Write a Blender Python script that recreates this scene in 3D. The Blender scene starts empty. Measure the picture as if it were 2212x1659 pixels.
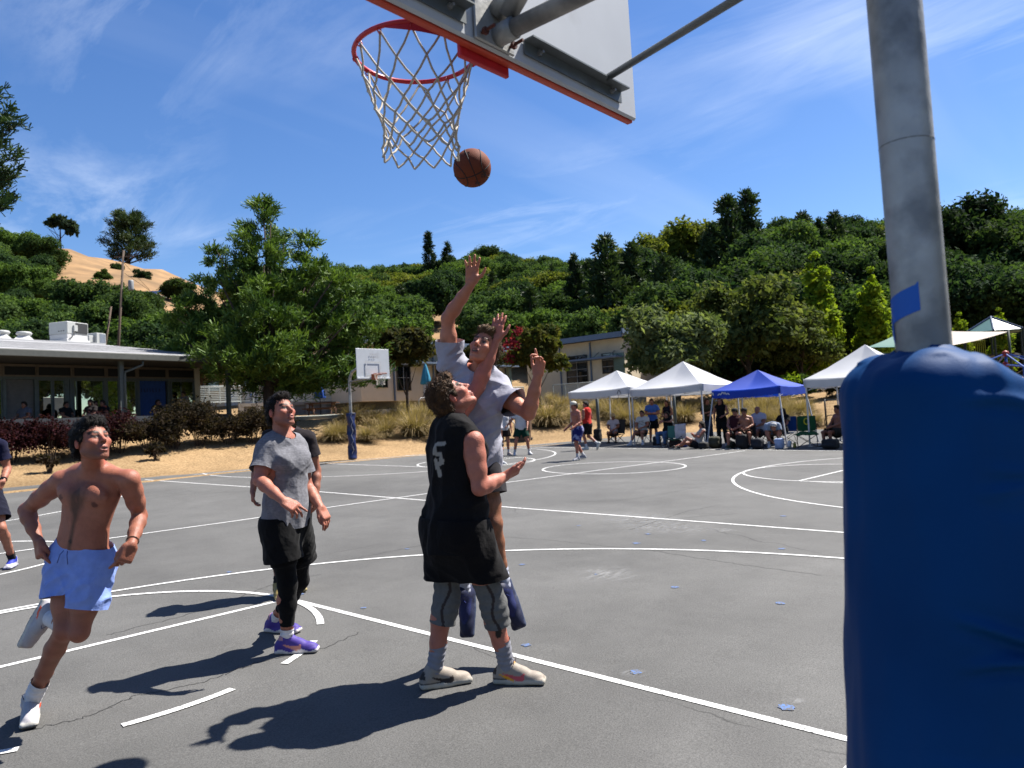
import bpy, math, random
import numpy as np
from mathutils import Vector, Matrix

SC = bpy.context.scene
COL = SC.collection
# ---------------------------------------------------------------- camera
CAM = np.array([-1.9041, -2.1, 1.5944])
YAW, PITCH, ROLL = -0.84212, 0.0526, -0.0559
FD = 1604.07                       # focal length in units of a 2212-wide picture
def _rot(yaw, pitch, roll):
    f = np.array([-math.sin(yaw)*math.cos(pitch), math.cos(yaw)*math.cos(pitch), math.sin(pitch)])
    r = np.array([math.cos(yaw), math.sin(yaw), 0.0]); u = np.cross(r, f)
    c, s = math.cos(roll), math.sin(roll)
    return c*r+s*u, -s*r+c*u, f
RGT, UPV, FWD = _rot(YAW, PITCH, ROLL)
cam_data = bpy.data.cameras.new('camera'); cam = bpy.data.objects.new('camera', cam_data); COL.objects.link(cam)
cam.matrix_world = Matrix(((RGT[0], UPV[0], -FWD[0], CAM[0]), (RGT[1], UPV[1], -FWD[1], CAM[1]),
                           (RGT[2], UPV[2], -FWD[2], CAM[2]), (0, 0, 0, 1)))
cam_data.sensor_width = 36.0; cam_data.lens = 26.106
cam_data.clip_start = 0.05; cam_data.clip_end = 3000
cam_data.dof.use_dof = True; cam_data.dof.focus_distance = 5.2; cam_data.dof.aperture_fstop = 3.8
SC.camera = cam
# ---------------------------------------------------------------- light
SUN_EL, SUN_AZ = math.radians(57.0), math.radians(111.0)      # azimuth from +Y towards +X
SDIR = np.array([math.sin(SUN_AZ)*math.cos(SUN_EL), math.cos(SUN_AZ)*math.cos(SUN_EL), math.sin(SUN_EL)])
sun_data = bpy.data.lights.new('sun', 'SUN'); sun_data.energy = 5.0; sun_data.angle = math.radians(0.53)
sun_data.color = (1.0, 0.955, 0.88)
sun = bpy.data.objects.new('sun', sun_data); COL.objects.link(sun)
sun.rotation_euler = Vector(SDIR).to_track_quat('Z', 'Y').to_euler(); sun.location = (0, 0, 60)
world = bpy.data.worlds.new('World'); SC.world = world; world.use_nodes = True
def build_world():
    nt = world.node_tree; N = nt.nodes; L = nt.links; N.clear()
    out = N.new('ShaderNodeOutputWorld'); bg = N.new('ShaderNodeBackground')
    sky = N.new('ShaderNodeTexSky'); sky.sky_type = 'NISHITA'; sky.sun_disc = False
    sky.sun_elevation = SUN_EL; sky.sun_rotation = SUN_AZ
    sky.altitude = 0; sky.air_density = 1.0; sky.dust_density = 0.35; sky.ozone_density = 4.0
    tc = N.new('ShaderNodeTexCoord'); sep = N.new('ShaderNodeSeparateXYZ'); L.new(tc.outputs['Generated'], sep.inputs[0])
    zz = N.new('ShaderNodeMath'); zz.operation = 'ADD'; zz.inputs[1].default_value = 0.06; L.new(sep.outputs['Z'], zz.inputs[0])
    zm = N.new('ShaderNodeMath'); zm.operation = 'MAXIMUM'; zm.inputs[1].default_value = 0.03; L.new(zz.outputs[0], zm.inputs[0])
    dx = N.new('ShaderNodeMath'); dx.operation = 'DIVIDE'; L.new(sep.outputs['X'], dx.inputs[0]); L.new(zm.outputs[0], dx.inputs[1])
    dy = N.new('ShaderNodeMath'); dy.operation = 'DIVIDE'; L.new(sep.outputs['Y'], dy.inputs[0]); L.new(zm.outputs[0], dy.inputs[1])
    cmb = N.new('ShaderNodeCombineXYZ'); L.new(dx.outputs[0], cmb.inputs[0]); L.new(dy.outputs[0], cmb.inputs[1])
    def wisps(rot, sc, nscale, det, rough, dist, lo, hi, seed):
        mp = N.new('ShaderNodeMapping'); mp.inputs['Rotation'].default_value = (0, 0, rot)
        mp.inputs['Scale'].default_value = sc; mp.inputs['Location'].default_value = (seed, seed*0.7, 0)
        L.new(cmb.outputs[0], mp.inputs[0])
        n = N.new('ShaderNodeTexNoise'); n.inputs['Scale'].default_value = nscale; n.inputs['Detail'].default_value = det
        n.inputs['Roughness'].default_value = rough; n.inputs['Distortion'].default_value = dist
        L.new(mp.outputs[0], n.inputs['Vector'])
        r = N.new('ShaderNodeMapRange'); r.inputs['From Min'].default_value = lo; r.inputs['From Max'].default_value = hi
        L.new(n.outputs['Fac'], r.inputs['Value'])
        return r.outputs[0]
    a = wisps(0.5, (1.0, 0.35, 1), 2.2, 9, 0.66, 0.7, 0.45, 0.85, 12.5)      # fine feathered streaks
    b = wisps(0.2, (1.0, 0.8, 1), 0.75, 3, 0.5, 0.3, 0.47, 0.68, 4.4)       # where the wisps gather
    m = N.new('ShaderNodeMath'); m.operation = 'MULTIPLY'; L.new(a, m.inputs[0]); L.new(b, m.inputs[1])
    c = wisps(-0.62, (0.18, 1.5, 1), 0.8, 5, 0.5, 0.2, 0.5, 0.75, 0.7)      # long soft bands
    c2 = N.new('ShaderNodeMath'); c2.operation = 'MULTIPLY'; c2.inputs[1].default_value = 0.30; L.new(c, c2.inputs[0])
    ad = N.new('ShaderNodeMath'); ad.operation = 'ADD'; ad.use_clamp = True
    m2 = N.new('ShaderNodeMath'); m2.operation = 'MULTIPLY'; m2.inputs[1].default_value = 1.1; L.new(m.outputs[0], m2.inputs[0])
    L.new(m2.outputs[0], ad.inputs[0]); L.new(c2.outputs[0], ad.inputs[1])
    mul = N.new('ShaderNodeMath'); mul.operation = 'MULTIPLY'; mul.inputs[1].default_value = 0.48; L.new(ad.outputs[0], mul.inputs[0])
    hsv = N.new('ShaderNodeHueSaturation'); hsv.inputs['Saturation'].default_value = 1.2; hsv.inputs['Hue'].default_value = 0.508
    L.new(sky.outputs[0], hsv.inputs['Color'])
    mix = N.new('ShaderNodeMix'); mix.data_type = 'RGBA'; L.new(mul.outputs[0], mix.inputs[0])
    L.new(hsv.outputs[0], mix.inputs[6]); mix.inputs[7].default_value = (8.2, 8.8, 9.6, 1)
    L.new(mix.outputs[2], bg.inputs['Color']); bg.inputs['Strength'].default_value = 0.062
    L.new(bg.outputs[0], out.inputs[0])
build_world()
SC.view_settings.view_transform = 'Standard'; SC.view_settings.look = 'None'
SC.view_settings.exposure = 1.38; SC.view_settings.gamma = 1.0; SC.view_settings.use_curve_mapping = False
SC.render.engine = 'CYCLES'
try:
    SC.cycles.use_denoising = True
    SC.cycles.max_bounces = 6; SC.cycles.transparent_max_bounces = 6
    SC.cycles.diffuse_bounces = 3; SC.cycles.glossy_bounces = 3
    SC.cycles.caustics_reflective = False; SC.cycles.caustics_refractive = False
except Exception:
    pass
# ---------------------------------------------------------------- geometry helpers
def gh(x, y):                      # the court falls gently towards the camera
    return 0.021*y + 0.011*np.maximum(0.0, (np.asarray(x)+np.asarray(y))/1.41421-10.0)
def ray(u, v):
    return FWD + (u-1106.0)/FD*RGT - (v-829.5)/FD*UPV
def W(u, v, dep):                  # the place at a given distance in a given direction
    return CAM + ray(u, v)*dep
def G(u, v, h=0.0):                # the place on the ground in a given direction
    d = ray(u, v); t = 5.0
    for _ in range(160):
        p = CAM+d*t
        t = t + (p[2]-float(gh(p[0], p[1]))-h)/max(1e-3, -d[2]+0.02)*0.7
    return CAM+d*t
def A(*a): return np.array(a, float)
def nrm(v):
    v = np.asarray(v, float); return v/max(1e-9, np.linalg.norm(v))
# ---------------------------------------------------------------- objects
random.seed(7); RNG = np.random.default_rng(11)
def tag(o, label=None, cat=None, group=None, kind=None):
    if label: o['label'] = label
    if cat: o['category'] = cat
    if group: o['group'] = group
    if kind: o['kind'] = kind
    return o
def empty(name, loc, label, cat, group=None, rz=0.0):
    o = bpy.data.objects.new(name, None); COL.objects.link(o); o.empty_display_size = 0.2
    o.location = tuple(float(c) for c in loc); o.rotation_euler = (0, 0, rz)
    return tag(o, label, cat, group)
def mesh_np(name, V, faces, smooth=False, cols=None, midx=None):
    """V (n,3); faces: (m,4)/(m,3) int array or list of such arrays"""
    me = bpy.data.meshes.new(name)
    if not isinstance(faces, list): faces = [faces]
    faces = [np.asarray(f, np.int32) for f in faces if len(f)]
    V = np.asarray(V, np.float32)
    me.vertices.add(len(V)); me.vertices.foreach_set('co', V.ravel())
    nl = sum(f.size for f in faces); npoly = sum(len(f) for f in faces)
    me.loops.add(nl); me.loops.foreach_set('vertex_index', np.concatenate([f.ravel() for f in faces]))
    me.polygons.add(npoly)
    tot = np.concatenate([np.full(len(f), f.shape[1], np.int32) for f in faces])
    st = np.concatenate([[0], np.cumsum(tot)[:-1]]).astype(np.int32)
    me.polygons.foreach_set('loop_start', st)
    me.polygons.foreach_set('use_smooth', np.full(npoly, bool(smooth)))
    if midx is not None: me.polygons.foreach_set('material_index', np.asarray(midx, np.int32))
    if cols is not None:
        a = me.attributes.new('Col', 'FLOAT_COLOR', 'POINT')
        c = np.ones((len(V), 4), np.float32); c[:, :3] = cols; a.data.foreach_set('color', c.ravel())
    me.update(calc_edges=True); me.validate()
    return me
def link(name, me, mat=None, parent=None, loc=None, rot=None):
    o = bpy.data.objects.new(name, me); COL.objects.link(o)
    if mat is not None and not len(me.materials): me.materials.append(mat)
    if parent is not None:
        o.parent = parent
    if loc is not None: o.location = tuple(float(c) for c in loc)
    if rot is not None: o.rotation_euler = rot
    return o
class MB:
    """collects boxes, bars, tubes and sheets and links them as ONE mesh"""
    def __init__(s): s.V = []; s.F = []; s.n = 0
    def add(s, V, F):
        V = np.asarray(V, float); s.V.append(V)
        for f in F: s.F.append([i+s.n for i in f])
        s.n += len(V); return s
    def box(s, c, size, ax=None, bev=0.0):
        c = np.asarray(c, float); h = np.asarray(size, float)/2
        ax = np.eye(3) if ax is None else np.asarray(ax, float)
        if bev <= 0 or min(h) <= bev*1.05:
            q = np.array([[x, y, z] for x in (-1, 1) for y in (-1, 1) for z in (-1, 1)])*h
            F = [(0, 1, 3, 2), (4, 6, 7, 5), (0, 4, 5, 1), (2, 3, 7, 6), (0, 2, 6, 4), (1, 5, 7, 3)]
            return s.add(c+q@ax, F)
        b = bev
        pts = []; idx = {}
        for sx in (-1, 1):
            for sy in (-1, 1):
                for sz in (-1, 1):
                    for k in range(3):
                        v = np.array([sx*(h[0]-b), sy*(h[1]-b), sz*(h[2]-b)]); v[k] += (sx, sy, sz)[k]*b
                        idx[(sx, sy, sz, k)] = len(pts); pts.append(v)
        F = []
        for k in range(3):
            i, j = [(1, 2), (2, 0), (0, 1)][k]
            for sg in (-1, 1):
                q = []
                for a_, b_ in ((-1, -1), (1, -1), (1, 1), (-1, 1)):
                    t = [0, 0, 0]; t[k] = sg; t[i] = a_; t[j] = b_; q.append(idx[(*t, k)])
                F.append(q if sg > 0 else q[::-1])
            for a_ in (-1, 1):
                for b_ in (-1, 1):
                    t0 = [0, 0, 0]; t1 = [0, 0, 0]
                    t0[i] = t1[i] = a_; t0[j] = t1[j] = b_; t0[k] = -1; t1[k] = 1
                    q = [idx[(*t0, i)], idx[(*t1, i)], idx[(*t1, j)], idx[(*t0, j)]]
                    F.append(q if a_*b_ > 0 else q[::-1])
        for sx in (-1, 1):
            for sy in (-1, 1):
                for sz in (-1, 1):
                    q = [idx[(sx, sy, sz, k)] for k in range(3)]
                    F.append(q if sx*sy*sz > 0 else q[::-1])
        return s.add(c+np.array(pts)@ax, F)
    def bar(s, a, b, w, d=None, up=(0, 0, 1), bev=0.0):
        a = np.asarray(a, float); b = np.asarray(b, float); d = w if d is None else d
        z = nrm(b-a); up = np.asarray(up, float)
        if abs(z@nrm(up)) > 0.98: up = np.array([1.0, 0, 0])
        x = nrm(np.cross(up, z)); y = np.cross(z, x)
        return s.box((a+b)/2, (w, d, np.linalg.norm(b-a)), np.array([x, y, z]), bev)
    def tube(s, pts, r, seg=10, caps=True):
        pts = [np.asarray(p, float) for p in pts]; n = len(pts)
        rr = r if hasattr(r, '__len__') else [r]*n
        T = [nrm(pts[min(i+1, n-1)]-pts[max(i-1, 0)]) for i in range(n)]
        up = np.array([0, 0, 1.0]) if abs(T[0][2]) < 0.9 else np.array([1.0, 0, 0])
        x = nrm(np.cross(up, T[0])); V = []
        for i in range(n):
            x = nrm(x-T[i]*(x@T[i])); y = np.cross(T[i], x)
            for k in range(seg):
                an = 2*math.pi*k/seg; V.append(pts[i]+rr[i]*(math.cos(an)*x+math.sin(an)*y))
        F = []
        for i in range(n-1):
            for k in range(seg):
                k2 = (k+1) % seg; F.append((i*seg+k, i*seg+k2, (i+1)*seg+k2, (i+1)*seg+k))
        if caps: F.append(tuple(range(seg))[::-1]); F.append(tuple((n-1)*seg+k for k in range(seg)))
        return s.add(V, F)
    def lathe(s, c, prof, seg=16, ax=None):
        c = np.asarray(c, float); ax = np.eye(3) if ax is None else np.asarray(ax, float); V = []; F = []
        for r, z in prof:
            for k in range(seg):
                an = 2*math.pi*k/seg; V.append(c+np.array([r*math.cos(an), r*math.sin(an), z])@ax)
        n = len(prof)
        for i in range(n-1):
            for k in range(seg):
                k2 = (k+1) % seg; F.append((i*seg+k, i*seg+k2, (i+1)*seg+k2, (i+1)*seg+k))
        F.append(tuple(range(seg))[::-1]); F.append(tuple((n-1)*seg+k for k in range(seg)))
        return s.add(V, F)
    def poly(s, pts): return s.add(pts, [tuple(range(len(pts)))])
    def prism(s, pts, off):
        pts = [np.asarray(p, float) for p in pts]; off = np.asarray(off, float); n = len(pts)
        F = [tuple(range(n))[::-1], tuple(range(n, 2*n))]
        F += [(i, (i+1) % n, (i+1) % n+n, i+n) for i in range(n)]
        return s.add(pts+[p+off for p in pts], F)
    def mesh(s, name, smooth=False):
        me = bpy.data.meshes.new(name)
        me.from_pydata([tuple(v) for v in np.concatenate(s.V)], [], s.F)
        if smooth: me.polygons.foreach_set('use_smooth', np.ones(len(me.polygons), bool))
        me.update(); return me
    def build(s, name, mat, parent=None, smooth=False, local=None):
        """vertices are world coordinates; with a parent they are moved into its frame"""
        V = np.concatenate(s.V)
        if parent is not None:
            V = to_local(parent, V)
        elif local is not None:
            V = V-np.asarray(local, float)
        s.V = [V]
        o = link(name, s.mesh(name, smooth), mat, parent)
        if parent is None and local is not None: o.location = tuple(float(c) for c in local)
        return o
def to_local(parent, V):
    M = Matrix.Identity(4); p = parent; chain = []
    while p is not None: chain.append(p); p = p.parent
    for q in chain[::-1]: M = M @ Matrix.LocRotScale(q.location, q.rotation_euler, q.scale)
    Mi = np.array(M.inverted()); V = np.asarray(V, float)
    return V@Mi[:3, :3].T+Mi[:3, 3]
def copy_tree(o, parent=None, loc=None, rz=None, scale=None, label=None):
    c = o.copy(); COL.objects.link(c); c.parent = parent
    if loc is not None: c.location = tuple(float(x) for x in loc)
    if rz is not None: c.rotation_euler = (0, 0, rz)
    if scale is not None: c.scale = (scale,)*3 if not hasattr(scale, '__len__') else scale
    if label: c['label'] = label
    for ch in list(o.children): copy_tree(ch, c)
    return c
# ---------------------------------------------------------------- noise (numpy)
_P = np.random.default_rng(3).permutation(256); _P = np.concatenate([_P, _P, _P])
_GR = np.random.default_rng(4).normal(size=(256, 3)); _GR /= np.linalg.norm(_GR, axis=1)[:, None]
def noise3(p):
    p = np.asarray(p, float); i = np.floor(p).astype(int); f = p-i; w = f*f*f*(f*(f*6-15)+10); i &= 255
    r = 0
    for dx in (0, 1):
        for dy in (0, 1):
            for dz in (0, 1):
                h = _P[_P[_P[(i[:, 0]+dx) & 255]+((i[:, 1]+dy) & 255)]+((i[:, 2]+dz) & 255)]
                g = _GR[h]; d = ((f-np.array([dx, dy, dz]))*g).sum(1)
                wx = w[:, 0] if dx else 1-w[:, 0]; wy = w[:, 1] if dy else 1-w[:, 1]; wz = w[:, 2] if dz else 1-w[:, 2]
                r = r+d*wx*wy*wz
    return r*1.5
def fbm(p, o=3):
    r = 0; a = 1.0
    for k in range(o): r = r+a*noise3(np.asarray(p)*2**k+k*7.3); a *= 0.5
    return r
# ---------------------------------------------------------------- materials
MATS = {}
def srgb(r, g, b):
    return tuple(((c/255/12.92) if c/255 <= 0.04045 else ((c/255+0.055)/1.055)**2.4) for c in (r, g, b))
def alb(c): return tuple(0.56*x+0.26*x*x for x in c)      # everything is exposed for the sun
def mat(name, col=(0.5, 0.5, 0.5), rough=0.6, var=0.12, scale=8.0, bump=0.0, bscale=40.0, metal=0.0, spec=0.4,
        attr=False, sss=0.0, sheen=0.0, col2=None, c2lo=0.55, c2hi=0.7, c2scale=3.0, coat=0.0, trans=None):
    if name in MATS: return MATS[name]
    if 'leaf' not in name: col = alb(col); col2 = alb(col2) if col2 is not None else None
    m = bpy.data.materials.new(name); m.use_nodes = True; nt = m.node_tree; N = nt.nodes; L = nt.links
    b = N['Principled BSDF']; tc = N.new('ShaderNodeTexCoord')
    b.inputs['Roughness'].default_value = rough; b.inputs['Metallic'].default_value = metal
    b.inputs['Specular IOR Level'].default_value = spec
    if coat: b.inputs['Coat Weight'].default_value = coat; b.inputs['Coat Roughness'].default_value = 0.15
    if sheen: b.inputs['Sheen Weight'].default_value = sheen; b.inputs['Sheen Roughness'].default_value = 0.5
    if attr:
        at = N.new('ShaderNodeAttribute'); at.attribute_name = 'Col'; base = at.outputs['Color']
    else:
        rgb = N.new('ShaderNodeRGB'); rgb.outputs[0].default_value = (*col, 1); base = rgb.outputs[0]
    if col2 is not None:
        n2 = N.new('ShaderNodeTexNoise'); n2.inputs['Scale'].default_value = c2scale; n2.inputs['Detail'].default_value = 6
        L.new(tc.outputs['Object'], n2.inputs['Vector'])
        mr = N.new('ShaderNodeMapRange'); mr.inputs['From Min'].default_value = c2lo; mr.inputs['From Max'].default_value = c2hi
        L.new(n2.outputs['Fac'], mr.inputs['Value'])
        mx = N.new('ShaderNodeMix'); mx.data_type = 'RGBA'; L.new(mr.outputs[0], mx.inputs[0]); L.new(base, mx.inputs[6])
        mx.inputs[7].default_value = (*col2, 1); base = mx.outputs[2]
    if var > 0:
        n = N.new('ShaderNodeTexNoise'); n.inputs['Scale'].default_value = scale; n.inputs['Detail'].default_value = 5
        L.new(tc.outputs['Object'], n.inputs['Vector'])
        mr = N.new('ShaderNodeMapRange'); mr.inputs['From Min'].default_value = 0.3; mr.inputs['From Max'].default_value = 0.7
        mr.inputs['To Min'].default_value = 1-var; mr.inputs['To Max'].default_value = 1+var
        L.new(n.outputs['Fac'], mr.inputs['Value'])
        vm = N.new('ShaderNodeVectorMath'); vm.operation = 'SCALE'; L.new(base, vm.inputs[0]); L.new(mr.outputs[0], vm.inputs['Scale'])
        base = vm.outputs[0]
    L.new(base, b.inputs['Base Color'])
    if sss:
        b.inputs['Subsurface Weight'].default_value = sss; b.inputs['Subsurface Radius'].default_value = (0.012, 0.005, 0.003)
        b.inputs['Subsurface Scale'].default_value = 0.6
    if bump:
        n = N.new('ShaderNodeTexNoise'); n.inputs['Scale'].default_value = bscale; n.inputs['Detail'].default_value = 4
        L.new(tc.outputs['Object'], n.inputs['Vector'])
        bp = N.new('ShaderNodeBump'); bp.inputs['Strength'].default_value = bump; bp.inputs['Distance'].default_value = 0.02
        L.new(n.outputs['Fac'], bp.inputs['Height']); L.new(bp.outputs[0], b.inputs['Normal'])
    if trans is not None:
        out = N['Material Output']; tr = N.new('ShaderNodeBsdfTranslucent'); ms = N.new('ShaderNodeMixShader')
        ms.inputs[0].default_value = trans
        vm = N.new('ShaderNodeVectorMath'); vm.operation = 'MULTIPLY'; L.new(base, vm.inputs[0]); vm.inputs[1].default_value = (1.2, 1.25, 0.6) if 'leaf' in name else (1, 1, 1)
        L.new(vm.outputs[0], tr.inputs['Color']); L.new(b.outputs[0], ms.inputs[1]); L.new(tr.outputs[0], ms.inputs[2])
        L.new(ms.outputs[0], out.inputs['Surface'])
    MATS[name] = m; return m
def glass(name, col, rough=0.05):
    m = mat(name, col, rough=rough, var=0.0, spec=0.9, coat=0.6); return m
# ---------------------------------------------------------------- implicit surfaces
def smin(a, b, k):
    if k <= 1e-6: return np.minimum(a, b)
    h = np.maximum(k-np.abs(a-b), 0)/k
    return np.minimum(a, b)-h*h*k*0.25
class SDF:
    def __init__(s): s.P = []; s.caps = []
    def _add(s, fn, lo, hi, k, mode): s.P.append((fn, np.asarray(lo, float), np.asarray(hi, float), k, mode)); return s
    def cone(s, a, b, r1, r2, k=0.02, mode='add'):
        a = np.asarray(a, float); b = np.asarray(b, float); ab = b-a; L2 = max(1e-9, ab@ab); rm = max(r1, r2)
        def fn(p):
            q = p-a; t = np.clip(q@ab/L2, 0, 1)
            return np.linalg.norm(q-t[:, None]*ab, axis=1)-(r1+(r2-r1)*t)
        return s._add(fn, np.minimum(a, b)-rm, np.maximum(a, b)+rm, k, mode)
    def chain(s, pts, rs, k=0.02, mode='add'):
        for i in range(len(pts)-1): s.cone(pts[i], pts[i+1], rs[i], rs[i+1], k, mode)
        return s
    def ell(s, c, r, ax=None, k=0.02, mode='add'):
        c = np.asarray(c, float); r = np.asarray(r, float); ax = np.eye(3) if ax is None else np.asarray(ax, float)
        def fn(p):
            q = (p-c)@ax.T; k0 = np.linalg.norm(q/r, axis=1); k1 = np.linalg.norm(q/(r*r), axis=1)
            return k0*(k0-1)/np.maximum(k1, 1e-6)
        R = max(r); return s._add(fn, c-R, c+R, k, mode)
    def rbox(s, c, h, ax, rad, k=0.01, mode='add'):
        c = np.asarray(c, float); h = np.asarray(h, float); ax = np.asarray(ax, float)
        def fn(p):
            q = np.abs((p-c)@ax.T)-(h-rad)
            return np.linalg.norm(np.maximum(q, 0), axis=1)+np.minimum(q.max(1), 0)-rad
        R = np.linalg.norm(h); return s._add(fn, c-R, c+R, k, mode)
    def fcone(s, a, b, r1, r2, k=0.02, flat=1.0, fax=None, cap_a=False):
        """cone with a flat open end at b (an opening: sleeve, trouser leg); may be flattened along fax"""
        a = np.asarray(a, float); b = np.asarray(b, float); ab = b-a; L = np.linalg.norm(ab); z = ab/L; rm = max(r1, r2)*max(1, flat)
        def fn(p):
            q = p-a; t = q@z
            tt = np.clip(t/L, 0, 1); w = q-np.clip(t, 0, 1e9)[:, None]*z if not cap_a else q-t[:, None]*z
            if fax is not None:
                c = w@fax; w = w-np.outer(c*(1-1/flat), fax)
            d = np.linalg.norm(w, axis=1)-(r1+(r2-r1)*tt)
            d = np.maximum(d, t-L-0.03)
            return np.maximum(d, -t) if cap_a else d
        def cap(p):
            q = p-a; t = q@z; w = np.linalg.norm(q-t[:, None]*z, axis=1)
            return np.where((w < rm*1.3) & (t < L+0.08), t-L, -1.0)
        s.caps.append(cap)
        return s._add(fn, np.minimum(a, b)-rm, np.maximum(a, b)+rm, k, 'add')
    def loft(s, st, k=0.02, flat0=False):
        """st: list of (centre, lateral unit, depth unit, half width, half depth)"""
        C = np.array([x[0] for x in st], float); LT = np.array([x[1] for x in st], float); DP = np.array([x[2] for x in st], float)
        Wd = np.array([x[3] for x in st], float); Dd = np.array([x[4] for x in st], float); n = len(st)
        z0 = nrm(C[1]-C[0])
        axis = nrm(C[-1]-C[0]); tk = (C-C[0])@axis; CO = C-C[0]-np.outer(tk, axis)
        def fn(p):
            q = p-C[0]; t = q@axis; tc = np.clip(t, tk[0], tk[-1])
            it = lambda a: np.interp(tc, tk, a)
            w = it(Wd); e = it(Dd); q = q-np.stack([it(CO[:, i]) for i in range(3)], 1)
            x = sum(q[:, i]*it(LT[:, i]) for i in range(3)); y = sum(q[:, i]*it(DP[:, i]) for i in range(3)); zr = t-tc
            m = np.minimum(w, e); x = x/w; y = y/e; z = zr/m
            k0 = np.sqrt(x*x+y*y+z*z); k1 = np.sqrt((x/w)**2+(y/e)**2+(z/m)**2)
            best = k0*(k0-1)/np.maximum(k1, 1e-5)
            if flat0: best = np.maximum(best, -((p-C[0])@z0)-0.03)
            return best
        if flat0:
            R0 = max(Wd[0], Dd[0])*1.3
            def cap(p):
                q = p-C[0]; t = q@z0
                return np.where((np.linalg.norm(q-t[:, None]*z0, axis=1) < R0) & (t > -0.08), -t, -1.0)
            s.caps.append(cap)
        R = max(Wd.max(), Dd.max()); return s._add(fn, C.min(0)-R, C.max(0)+R, k, 'add')
    def cut(s, fn):
        """an opening: cloth is trimmed away where fn < 0"""
        s.caps.append(lambda p: -fn(p)); return s
    h = 0.006
    def eval(s, p):
        d = np.full(len(p), 0.5)
        for fn, lo, hi, k, mode in s.P:
            mg = max(0.06, 2*k); m = np.nonzero(((p > lo-mg) & (p < hi+mg)).all(1))[0]
            if not len(m): continue
            v = fn(p[m])
            if mode == 'add': d[m] = smin(d[m], v, k)
            else: d[m] = -smin(-d[m], v, k)
        return d
    def mesh(s, h):
        """surface nets on a sparse grid; returns verts, quads, cap flags"""
        s.h = h
        lo = np.min([q[1] for q in s.P if q[4] == 'add'], 0)-3*h; hi = np.max([q[2] for q in s.P if q[4] == 'add'], 0)+3*h
        B = 8; nb = np.ceil((hi-lo)/(h*B)).astype(int)+1
        bi = np.stack(np.meshgrid(*[np.arange(k) for k in nb], indexing='ij'), -1).reshape(-1, 3)
        bc = lo+(bi+0.5)*B*h; dc = s.eval(bc)
        keep = np.abs(dc) < B*h*0.866*1.12+0.008
        D = np.repeat(np.repeat(np.repeat(dc.reshape(nb), B, 0), B, 1), B, 2).astype(np.float32)
        kb = bi[keep]; kc = bc[keep]
        o = np.stack(np.meshgrid(*[np.arange(B)]*3, indexing='ij'), -1).reshape(-1, 3)
        pts = (lo+kb*(B*h))[:, None, :]+(o*h)[None]; val = np.full((len(kb), B**3), 0.5); hb = B*h*0.5
        for fn, l, u, k, mode in s.P:
            mg = max(0.03, 1.2*k)+hb; m = np.nonzero(((kc > l-mg) & (kc < u+mg)).all(1))[0]
            if not len(m): continue
            v = fn(pts[m].reshape(-1, 3)).reshape(len(m), -1)
            val[m] = smin(val[m], v, k) if mode == 'add' else -smin(-val[m], v, k)
        idx = kb[:, None, :]*B+o[None]
        D[idx[..., 0], idx[..., 1], idx[..., 2]] = val
        S = D < 0
        a = S[:-1, :-1, :-1].astype(np.int8)
        cnt = a.copy(); cnt[:] = 0
        for dx in (0, 1):
            for dy in (0, 1):
                for dz in (0, 1):
                    cnt += S[dx:S.shape[0]-1+dx, dy:S.shape[1]-1+dy, dz:S.shape[2]-1+dz]
        act = np.argwhere((cnt > 0) & (cnt < 8))
        vid = -np.ones(cnt.shape, np.int32); vid[act[:, 0], act[:, 1], act[:, 2]] = np.arange(len(act))
        acc = np.zeros((len(act), 3)); num = np.zeros(len(act))
        cor = [(dx, dy, dz) for dx in (0, 1) for dy in (0, 1) for dz in (0, 1)]
        val = {c: D[act[:, 0]+c[0], act[:, 1]+c[1], act[:, 2]+c[2]].astype(float) for c in cor}
        for c in cor:
            for ax in range(3):
                if c[ax] == 0:
                    e = list(c); e[ax] = 1; e = tuple(e); v0, v1 = val[c], val[e]; m = (v0 < 0) != (v1 < 0)
                    t = np.where(m, v0/np.where(m, v0-v1, 1), 0); pt = np.tile(np.array(c, float), (len(act), 1)); pt[:, ax] += t
                    acc[m] += pt[m]; num[m] += 1
        V = lo+(act+acc/num[:, None])*h
        Q = []
        for ax in range(3):
            b_, c_ = [(1, 2), (2, 0), (0, 1)][ax]
            sl0 = [slice(None)]*3; sl1 = [slice(None)]*3; sl0[ax] = slice(0, -1); sl1[ax] = slice(1, None)
            d0 = S[tuple(sl0)]; d1 = S[tuple(sl1)]; e = np.argwhere(d0 != d1)
            e = e[(e[:, b_] > 0) & (e[:, c_] > 0) & (e[:, b_] < cnt.shape[b_]) & (e[:, c_] < cnt.shape[c_])]
            ins = d0[e[:, 0], e[:, 1], e[:, 2]]
            def g(db, dc2):
                i = e.copy(); i[:, b_] -= db; i[:, c_] -= dc2; return vid[i[:, 0], i[:, 1], i[:, 2]]
            q = np.stack([g(1, 1), g(0, 1), g(0, 0), g(1, 0)], 1); q[~ins] = q[~ins][:, ::-1]
            Q.append(q)
        Q = np.concatenate(Q); Q = Q[(Q >= 0).all(1)]
        return V, Q, s.caps
def vnormals(V, Q):
    n = np.cross(V[Q[:, 2]]-V[Q[:, 0]], V[Q[:, 3]]-V[Q[:, 1]]); N = np.zeros_like(V)
    for i in range(4): np.add.at(N, Q[:, i], n)
    return N/np.maximum(np.linalg.norm(N, axis=1), 1e-12)[:, None]
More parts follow.
